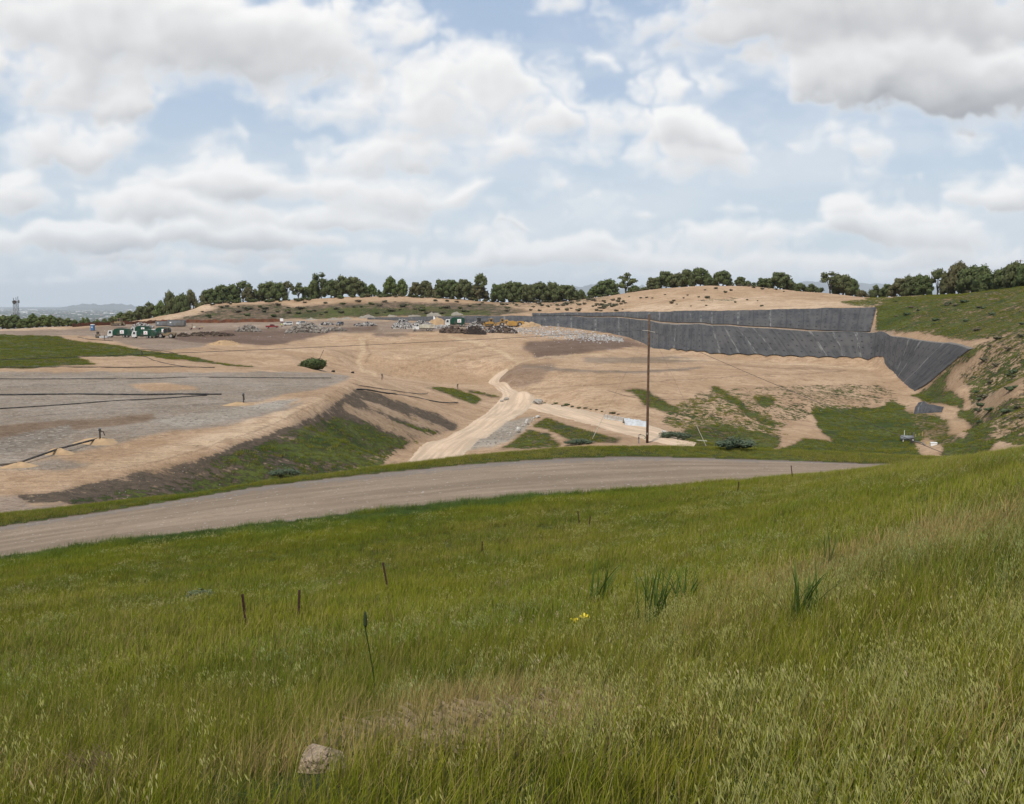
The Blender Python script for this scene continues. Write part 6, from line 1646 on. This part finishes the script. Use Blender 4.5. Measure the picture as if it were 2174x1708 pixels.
def add_blade(V_, F_, T_, H_, base, h, w, lean, az, hue, segs=3, bend=1.6):
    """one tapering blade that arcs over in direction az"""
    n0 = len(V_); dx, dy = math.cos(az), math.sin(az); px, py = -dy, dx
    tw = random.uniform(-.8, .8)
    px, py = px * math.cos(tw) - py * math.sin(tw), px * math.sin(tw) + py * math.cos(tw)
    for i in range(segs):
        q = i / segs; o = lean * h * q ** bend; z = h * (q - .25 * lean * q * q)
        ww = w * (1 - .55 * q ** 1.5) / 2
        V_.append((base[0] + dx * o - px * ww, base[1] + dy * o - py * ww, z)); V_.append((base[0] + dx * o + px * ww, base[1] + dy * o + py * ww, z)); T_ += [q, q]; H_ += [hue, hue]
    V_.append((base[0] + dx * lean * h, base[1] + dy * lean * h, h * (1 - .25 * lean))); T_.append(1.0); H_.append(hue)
    for i in range(segs - 1):
        a = n0 + 2 * i; F_.append((a, a + 1, a + 3, a + 2))
    a = n0 + 2 * (segs - 1); F_.append((a, a + 1, a + 2))
def proto(name, mat, V_, F_, T_, H_, smooth=False):
    me = bpy.data.meshes.new(name); me.from_pydata(V_, [], F_); me.materials.append(mat)
    for n_, arr in (('tip', T_), ('hue', H_)):
        a = me.attributes.new(n_, 'FLOAT', 'POINT'); a.data.foreach_set('value', np.array(arr, np.float32))
    return bpy.data.objects.new(name, me)
def tuft(seed, n, R, h0, h1, w0, w1, mat=M_GRASS, segs=3):
    random.seed(seed); V_, F_, T_, H_ = [], [], [], []
    for k in range(n):
        a = random.uniform(0, 6.28); q = R * math.sqrt(random.random())
        az = random.gauss(-.2, 1.1); h = random.uniform(h0, h1) * random.uniform(.7, 1.05)
        add_blade(V_, F_, T_, H_, (q * math.cos(a), q * math.sin(a)), h, random.uniform(w0, w1), abs(random.gauss(.30, .25)), az, random.random(), segs)
    return proto('grass_tuft', mat, V_, F_, T_, H_)
def spikelet(V_, F_, T_, H_, p, d, L, w, hue):
    """slender oat spikelet hanging from p along d"""
    n0 = len(V_); d = Vector(d).normalized(); s = d.orthogonal().normalized(); s2 = d.cross(s)
    for q, ww in ((0, .15), (.28, 1.0), (.6, .75), (1.0, .06)):
        for k in range(3):
            a = 2.094 * k; v = Vector(p) + d * (L * q) + (s * math.cos(a) + s2 * math.sin(a)) * (w * ww * .5)
            V_.append(tuple(v)); T_.append(.15 + .85 * q); H_.append(hue)
    for i in range(3):
        for k in range(3):
            a, b = n0 + 3 * i + k, n0 + 3 * i + (k + 1) % 3; F_.append((a, b, b + 3, a + 3))
def oat(seed, n=5, R=.16, big=1.0):
    random.seed(seed); V_, F_, T_, H_ = [], [], [], []
    for k in range(n):
        a = random.uniform(0, 6.28); q = R * math.sqrt(random.random()); b = (q * math.cos(a), q * math.sin(a))
        h = random.uniform(.26, .50); lean = random.uniform(.15, .5); az = random.gauss(-.15, .7)
        add_blade(V_, F_, [], [], b, h, .0035, lean, az, .3); 
        n_new = 7; T_ += [.45] * n_new; H_ += [.2] * n_new
        for j in range(random.randint(4, 9)):
            q = random.uniform(.68, 1.0); o = lean * h * q ** 1.6; z = h * (q - .25 * lean * q * q)
            p = Vector((b[0] + math.cos(az) * o + random.uniform(-.02, .05), b[1] + math.sin(az) * o + random.uniform(-.035, .035), z + random.uniform(-.02, .01)))
            dirv = (random.uniform(-.1, .75), random.uniform(-.4, .4), -1.0)
            spikelet(V_, F_, T_, H_, p, dirv, random.uniform(.024, .042) * big, random.uniform(.005, .0095) * big, random.choice([.0, .1, .3, .75]) * random.random())
    return proto('oat_stem', M_OAT, V_, F_, T_, H_)
def scatter(name, protos, P_, scl, yaw, dry, mats, label, cat):
    """stuff: the prototypes instanced on surveyed points by a small node group"""
    me = bpy.data.meshes.new(name); me.from_pydata(P_, [], []); n = len(P_)
    rg = np.random.default_rng(n)
    for nm, tp, arr in (('scl', 'FLOAT', scl), ('yaw', 'FLOAT', yaw), ('dry', 'FLOAT', dry), ('pick', 'INT', rg.integers(0, len(protos), n))):
        a = me.attributes.new(nm, tp, 'POINT'); a.data.foreach_set('value', np.asarray(arr, np.int32 if tp == 'INT' else np.float32))
    o = bpy.data.objects.new(name, me); COL.objects.link(o)
    g = bpy.data.node_groups.new(name, 'GeometryNodeTree')
    g.interface.new_socket('Geometry', in_out='INPUT', socket_type='NodeSocketGeometry'); g.interface.new_socket('Geometry', in_out='OUTPUT', socket_type='NodeSocketGeometry')
    gi, go = g.nodes.new('NodeGroupInput'), g.nodes.new('NodeGroupOutput')
    ip = g.nodes.new('GeometryNodeInstanceOnPoints'); jn = g.nodes.new('GeometryNodeJoinGeometry')
    for p in protos:
        oi = g.nodes.new('GeometryNodeObjectInfo'); oi.inputs['Object'].default_value = p; oi.inputs['As Instance'].default_value = True
        g.links.new(oi.outputs['Geometry'], jn.inputs[0])
    def na(nm, tp):
        q = g.nodes.new('GeometryNodeInputNamedAttribute'); q.data_type = tp; q.inputs[0].default_value = nm; return q.outputs[0]
    cx = g.nodes.new('ShaderNodeCombineXYZ'); g.links.new(na('yaw', 'FLOAT'), cx.inputs[2])
    g.links.new(gi.outputs[0], ip.inputs['Points']); g.links.new(jn.outputs[0], ip.inputs['Instance']); ip.inputs['Pick Instance'].default_value = True
    g.links.new(na('pick', 'INT'), ip.inputs['Instance Index']); g.links.new(cx.outputs[0], ip.inputs['Rotation']); g.links.new(na('scl', 'FLOAT'), ip.inputs['Scale'])
    g.links.new(ip.outputs[0], go.inputs[0])
    md = o.modifiers.new('scatter', 'NODES'); md.node_group = g
    return tag(o, label, cat, kind='stuff')
def sector(n, d0, d1, seed, tmax=.62, power=1.0):
    """points over the wedge of hillside the photograph sees, denser near the eye when power > 1"""
    rg = np.random.default_rng(seed)
    d = np.sqrt(d0 ** 2 + (d1 ** 2 - d0 ** 2) * rg.random(n) ** power)
    t_ = rg.uniform(-tmax, tmax, n)
    x = t_ * (d + 1.5)
    return x, d, rg
road_near = lambda x: np.interp(x, [p[0] for p in ROAD_NEAR], [p[1] for p in ROAD_NEAR]); road_far = lambda x: np.interp(x, [p[0] for p in ROAD_FAR], [p[1] for p in ROAD_FAR])
brow = lambda x: np.interp(x, [p[0] for p in BROW], [p[1] for p in BROW])
STRAW = [(hit(2080, 1600, 1.5), .9, .34), (hit(1650, 1250, 3), 1.3, .3), (hit(1010, 1560, 1.5), 1.1, .6), (hit(1000, 1500, 1.5), 1.0, .55), (hit(150, 1680, 1.5), .5, .5), (hit(1990, 1150, 4), 2.2, .5), (hit(1560, 1330, 3), 1.2, .35), (hit(600, 1640, 1.5), .5, .45)]
def dryness(x, y, rg):
    d = .18 + .30 * (fbm(x / 2.2, y / 2.2, 44, 4) - .35) + .25 * (fbm(x / 11, y / 11, 45, 3) - .4)
    for p, r_, k in STRAW: d = d + k * np.exp(-((x - p.x) ** 2 + (y - p.y) ** 2) / r_ ** 2)
    lush = np.exp(-np.maximum(0, np.interp(x, [p[0] for p in ROAD_NEAR], [p[1] for p in ROAD_NEAR]) - y) / 7.0) * np.clip((12 - x) / 14, 0, 1) * (y < np.interp(x, [p[0] for p in ROAD_NEAR], [p[1] for p in ROAD_NEAR]))
    return d - .75 * lush * (fbm(x / 3, y / 3, 71, 3) + .35) + rg.normal(0, .06, len(x))
def clear(x, y):
    """leave the rock and the spot under the eye free"""
    rk = hit(676, 1640, 1.5)
    return ((x - rk.x) ** 2 / .21 ** 2 + (y - rk.y + .34) ** 2 / .60 ** 2 > 1) & (x * x + y * y > 1.1 ** 2)
# near grass
x, y, rg = sector(13500, 1.3, 16, 1, .66, 1.25)
keep = clear(x, y); x, y = x[keep], y[keep]
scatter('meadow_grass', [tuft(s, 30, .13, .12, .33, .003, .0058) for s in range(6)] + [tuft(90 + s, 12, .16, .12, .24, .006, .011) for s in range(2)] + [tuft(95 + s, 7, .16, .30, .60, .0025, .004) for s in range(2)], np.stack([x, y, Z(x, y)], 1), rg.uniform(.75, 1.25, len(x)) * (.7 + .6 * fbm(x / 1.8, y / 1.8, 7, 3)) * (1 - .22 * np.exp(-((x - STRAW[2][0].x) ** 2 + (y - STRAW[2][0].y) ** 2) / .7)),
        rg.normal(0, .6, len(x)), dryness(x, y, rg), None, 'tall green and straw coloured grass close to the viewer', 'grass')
# middle distance and the verge beyond the road
x, y, rg = sector(62000, 14, 92, 2, .60, 1.15)
keep = (y < road_near(x) - .15 + .9 * (fbm(x / 1.5, y * 0 + 3, 9, 3) - .5)) | ((y > road_far(x) + .35 + .9 * (fbm(x / 1.5, y * 0 + 8, 9, 3) - .5)) & (y < brow(x) + 6))
x, y = x[keep], y[keep]
sc = rg.uniform(.7, 1.2, len(x)) * (.55 + .9 * fbm(x / 5, y / 5, 17, 4))
edge = np.abs(y - road_near(x)); sc *= np.where(edge < 1.2, 1.25, 1.0) * np.where(y > road_near(x), .72, 1.0)
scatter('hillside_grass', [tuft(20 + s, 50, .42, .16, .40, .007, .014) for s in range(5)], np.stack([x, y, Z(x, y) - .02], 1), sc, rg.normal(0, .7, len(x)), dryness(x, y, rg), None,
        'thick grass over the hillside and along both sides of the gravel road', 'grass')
# low growth on the green patches of the site
_r, _cc = np.where((grass[:-1, :-1] > .44) & (GY2[:-1, :-1] > 100) & (GY2[:-1, :-1] < 420) & (GX2[:-1, :-1] > -300))
rg = np.random.default_rng(8)
_area = (GY2[_r, _cc] + YO) ** 2 * grass[_r, _cc]; pk = rg.choice(len(_r), 64000, p=_area / _area.sum())
x = GX2[_r, _cc][pk] + rg.normal(0, .25, len(pk)); y = GY2[_r, _cc][pk] + rg.normal(0, .4, len(pk))
keep = fbm(x / 2.6, y / 2.6, 91, 4) > .40; x, y = x[keep], y[keep]
scatter('patch_grass', [tuft(70 + s, 34, .5, .16, .45, .02, .04) for s in range(4)], np.stack([x, y, Z(x, y) - .03], 1), rg.uniform(.55, 1.25, len(x)), rg.normal(0, .8, len(x)), dryness(x, y, rg) - .12, None,
        'patchy green growth on the banks, hollow and bench of the landfill', 'grass')
# wild oats
x, y, rg = sector(12000, 1.35, 24, 3, .60, 1.2)
u_ = CU + FPX * x / y
want = .035 + .95 * np.clip((u_ - 900) / 500, 0, 1) * (fbm(x / 1.6, y / 1.6, 33, 4) > .42) * np.clip(1.4 - y / 14, .1, 1)
keep = (rg.random(len(x)) < want) & clear(x, y); x, y = x[keep], y[keep]
scatter('wild_oats', [oat(s) for s in range(40, 46)], np.stack([x, y, Z(x, y)], 1), rg.uniform(.7, 1.1, len(x)), rg.normal(0, .5, len(x)), np.clip(rg.normal(.15, .2, len(x)), 0, 1), None, 'pale nodding wild oat heads among the grass', 'wild oats')
x, y, rg = sector(9000, 9, 60, 4, .60, 1.2)
keep = (y < road_near(x) - 1) & (rg.random(len(x)) < .05 + .30 * (fbm(x / 4, y / 4, 35, 4) > .5)); x, y = x[keep], y[keep]
scatter('seed_heads', [oat(s, 7, .3, 1.5) for s in range(50, 54)], np.stack([x, y, Z(x, y)], 1), rg.uniform(.7, 1.05, len(x)), rg.normal(0, .5, len(x)), np.clip(rg.normal(.35, .25, len(x)), 0, 1), None, 'fine straw coloured seed heads over the hillside grass', 'seed heads')
random.seed(77)
# ------------------------------------------------------------------ single plants and the rock in the near grass
p = hit(676, 1638, 1.5); k = p.y / FPX
mb = MB().blob((0, .0, 20 * k), (62 * k, 54 * k, 58 * k), 3, 18, 28, .05)
rv = np.array(mb.v); rn = rv / np.linalg.norm(rv, axis=1)[:, None]
cut = np.ones(len(rv)); rgk = np.random.default_rng(4)
for _ in range(11):                                         # broken faces: planes that shave the lump
    pl = rgk.normal(size=3); pl[2] = abs(pl[2]) * .7; pl /= np.linalg.norm(pl); lim = rgk.uniform(.70, .92)
    dd = (rv / np.array([62 * k, 54 * k, 58 * k])) @ pl; cut = np.where(dd > lim, np.minimum(cut, lim / np.maximum(dd, .01)), cut)
rv = rv * cut[:, None] * (1 + .05 * (fbm(rn[:, 0] * 5 + 9, rn[:, 2] * 5 + rn[:, 1] * 4, 3, 4) - .5))[:, None]
o = add_mesh('rock', rv, mb.f, M_ROCK); o.location = p + Vector((0, .05, 0)); tag(o, 'pale tan rock half buried in the grass at the bottom of the view', 'rock')
def clump(u, vb, vt, wpx, n, label, seed, d0=2.5):
    random.seed(seed); p = hit(u, vb, d0); k = p.y / FPX; h = (vb - vt) * k; V_, F_, T_, H_ = [], [], [], []
    for q in range(int(n * 1.7)):
        add_blade(V_, F_, T_, H_, (random.gauss(0, wpx * k * .16), random.gauss(0, .08)), h * random.uniform(.6, 1.15), random.uniform(2.4, 5.0) * k, abs(random.gauss(.36, .25)), random.gauss(.2, 1.3), random.random() * .5, 5)
    o = proto('grass_clump', M_DARKG, V_, F_, T_, H_); COL.objects.link(o); o.location = p; return tag(o, label, 'grass clump')
clump(1385, 1330, 1190, 90, 26, 'tall dark broad-bladed grass clump left of the middle one', 1); clump(1268, 1290, 1170, 80, 14, 'thin dark grass clump above the yellow flower spray', 2); clump(1700, 1330, 1190, 90, 24, 'dark broad-bladed grass clump with the longest spread, right of the middle', 3)
clump(1757, 1215, 1120, 40, 7, 'two or three tall dark blades standing alone at upper right', 4); clump(1450, 1290, 1185, 70, 10, 'sparse dark grass clump between the two broad-bladed ones', 5)
# plantain stalk
p = hit(803, 1500, 2.0); d = p.y; k = d / FPX; tp_ = at_(775, 1297, d); b_ = at_(773.5, 1322, d)
r = empty('plantain_stalk', p); tag(r, 'single tall plantain stalk with a dark drooping head, rising above the grass', 'plant')
MB().tube([(0, 0, 0), tuple((b_ - p) * .5 + Vector((.006, 0, 0))), tuple(b_ - p), tuple(tp_ - p)], [1.5 * k, 1.4 * k, 1.2 * k, .5 * k], 6).build('stem', M_DARKG, r)
MB().tube([tuple(tp_ - p), tuple((tp_ - p) * .6 + (b_ - p) * .4 + Vector((.004, 0, 0))), tuple(b_ - p + Vector((2 * k, 0, -6 * k))), tuple(b_ - p + Vector((3 * k, 0, -10 * k)))], [.8 * k, 3.6 * k, 4.6 * k, 1.2 * k], 8).build('head', surf('plantain_head', (.035, .05, .018), .3, 90, .8), r)
M_PETAL = surf('yellow_petal', (.75, .58, .04), .15, 60, .6)
def flower(parent, c, s, tilt):
    mb = MB(); M0 = Matrix.Translation(c) @ Euler(tilt).to_matrix().to_4x4()
    for i in range(5):
        a = 2 * math.pi * i / 5; M = M0 @ Matrix.Rotation(a, 4, 'Z')
        mb.add([(0, 0, 0), (s * .55, -s * .36, s * .12), (s, 0, s * .08), (s * .55, s * .36, s * .12)], [(0, 1, 2, 3)], M)
    mb.disc(0, 0, s * .18, -.001, .002, 8) if False else None
    return mb.build('bloom', M_PETAL, parent)
p = hit(1226, 1345, 2.0); k = p.y / FPX; r = empty('mustard_flower', p); tag(r, 'spray of small yellow mustard flowers in the middle of the grass', 'flower')
st = MB().tube([(-6 * k, 0, -.05), (-8 * k, 0, 14 * k), (0, 0, 30 * k), (14 * k, 0, 40 * k), (26 * k, 0, 46 * k)], .003, 5).tube([(-8 * k, 0, 14 * k), (-16 * k, 0, 22 * k), (-14 * k, 0, 30 * k)], .002, 5).build('stem', M_DARKG, r)
for i in range(17):
    q = i / 16; flower(r, ((-14 + 42 * q) * k + random.uniform(-4, 4) * k, random.uniform(-.03, .03), (24 + 22 * q) * k + random.uniform(-11, 8) * k), 3.3 * k, (random.uniform(.2, 1.3), random.uniform(-.5, .5), 0))
p = hit(1930, 1160, 3.0); k = p.y / FPX; r = empty('buttercup', p); tag(r, 'single bright yellow flower alone at the upper right of the meadow', 'flower')
MB().tube([(0, 0, -.1), (1 * k, 0, 10 * k), (2 * k, 0, 20 * k)], .002, 5).build('stem', M_DARKG, r); flower(r, (2 * k, -.004, 20 * k), 7.5 * k, (1.15, .1, .2))
p = hit(430, 1272, 10); bush('leafy_weed', 396, 458, 1246, 1274, M_LEAFY, 'low broad-leaved blue green weed left of the tall stakes', 12, 31, 420, .05, 'weed', .5)
# drooping brome heads, lower left
random.seed(5); V_, F_, T_, H_ = [], [], [], []; p = hit(150, 1690, 1.4)
for i in range(26):
    b = (random.gauss(0, .08), random.gauss(0, .06)); h = random.uniform(.28, .42)
    add_blade(V_, F_, T_, H_, b, h, .003, random.uniform(.5, .9), random.gauss(0, .35), .9, 6, 2.2)
    for j in range(3):
        o_ = random.uniform(.35, .6) * h; spikelet(V_, F_, T_, H_, (b[0] + o_ * .8, b[1] + random.uniform(-.02, .02), h * .72 + random.uniform(-.03, .02)), (random.uniform(.5, 1), random.uniform(-.3, .3), -.8), .05, .006, .9)
M_BROME = grass_material('brome_head', (.12, .10, .04), (.30, .21, .13), (.27, .17, .12), .8)
o = proto('brome_grass', M_BROME, V_, F_, T_, H_); COL.objects.link(o); o.location = p; tag(o, 'clump of drooping reddish straw brome grass at lower left', 'grass clump')
# straw litter over the bare patch
V_, F_, T_, H_ = [], [], [], []; p0 = hit(1010, 1560, 1.5); random.seed(9)
for i in range(3600):
    xx, yy = p0.x + random.gauss(-.05, .42), p0.y + random.gauss(.1, .42); a = random.uniform(0, 3.14); L = random.uniform(.05, .2); zz = Z(xx, yy) + random.uniform(.01, .10); n0 = len(V_)
    c, s = math.cos(a) * L, math.sin(a) * L; w = .0025
    V_ += [(xx - c, yy - s, zz), (xx - c + w, yy - s + w, zz), (xx + c + w, yy + s + w, zz + random.uniform(-.03, .05)), (xx + c, yy + s, zz + random.uniform(-.03, .05))]; F_.append((n0, n0 + 1, n0 + 2, n0 + 3)); T_ += [1] * 4; H_ += [1.2] * 4
o = proto('straw_litter', grass_material('straw', (.30, .225, .13), (.42, .32, .20), (.40, .31, .19), .7, .1), V_, F_, T_, H_); COL.objects.link(o); tag(o, 'dry straw strewn over the thin patch near the rock', 'straw', kind='stuff')
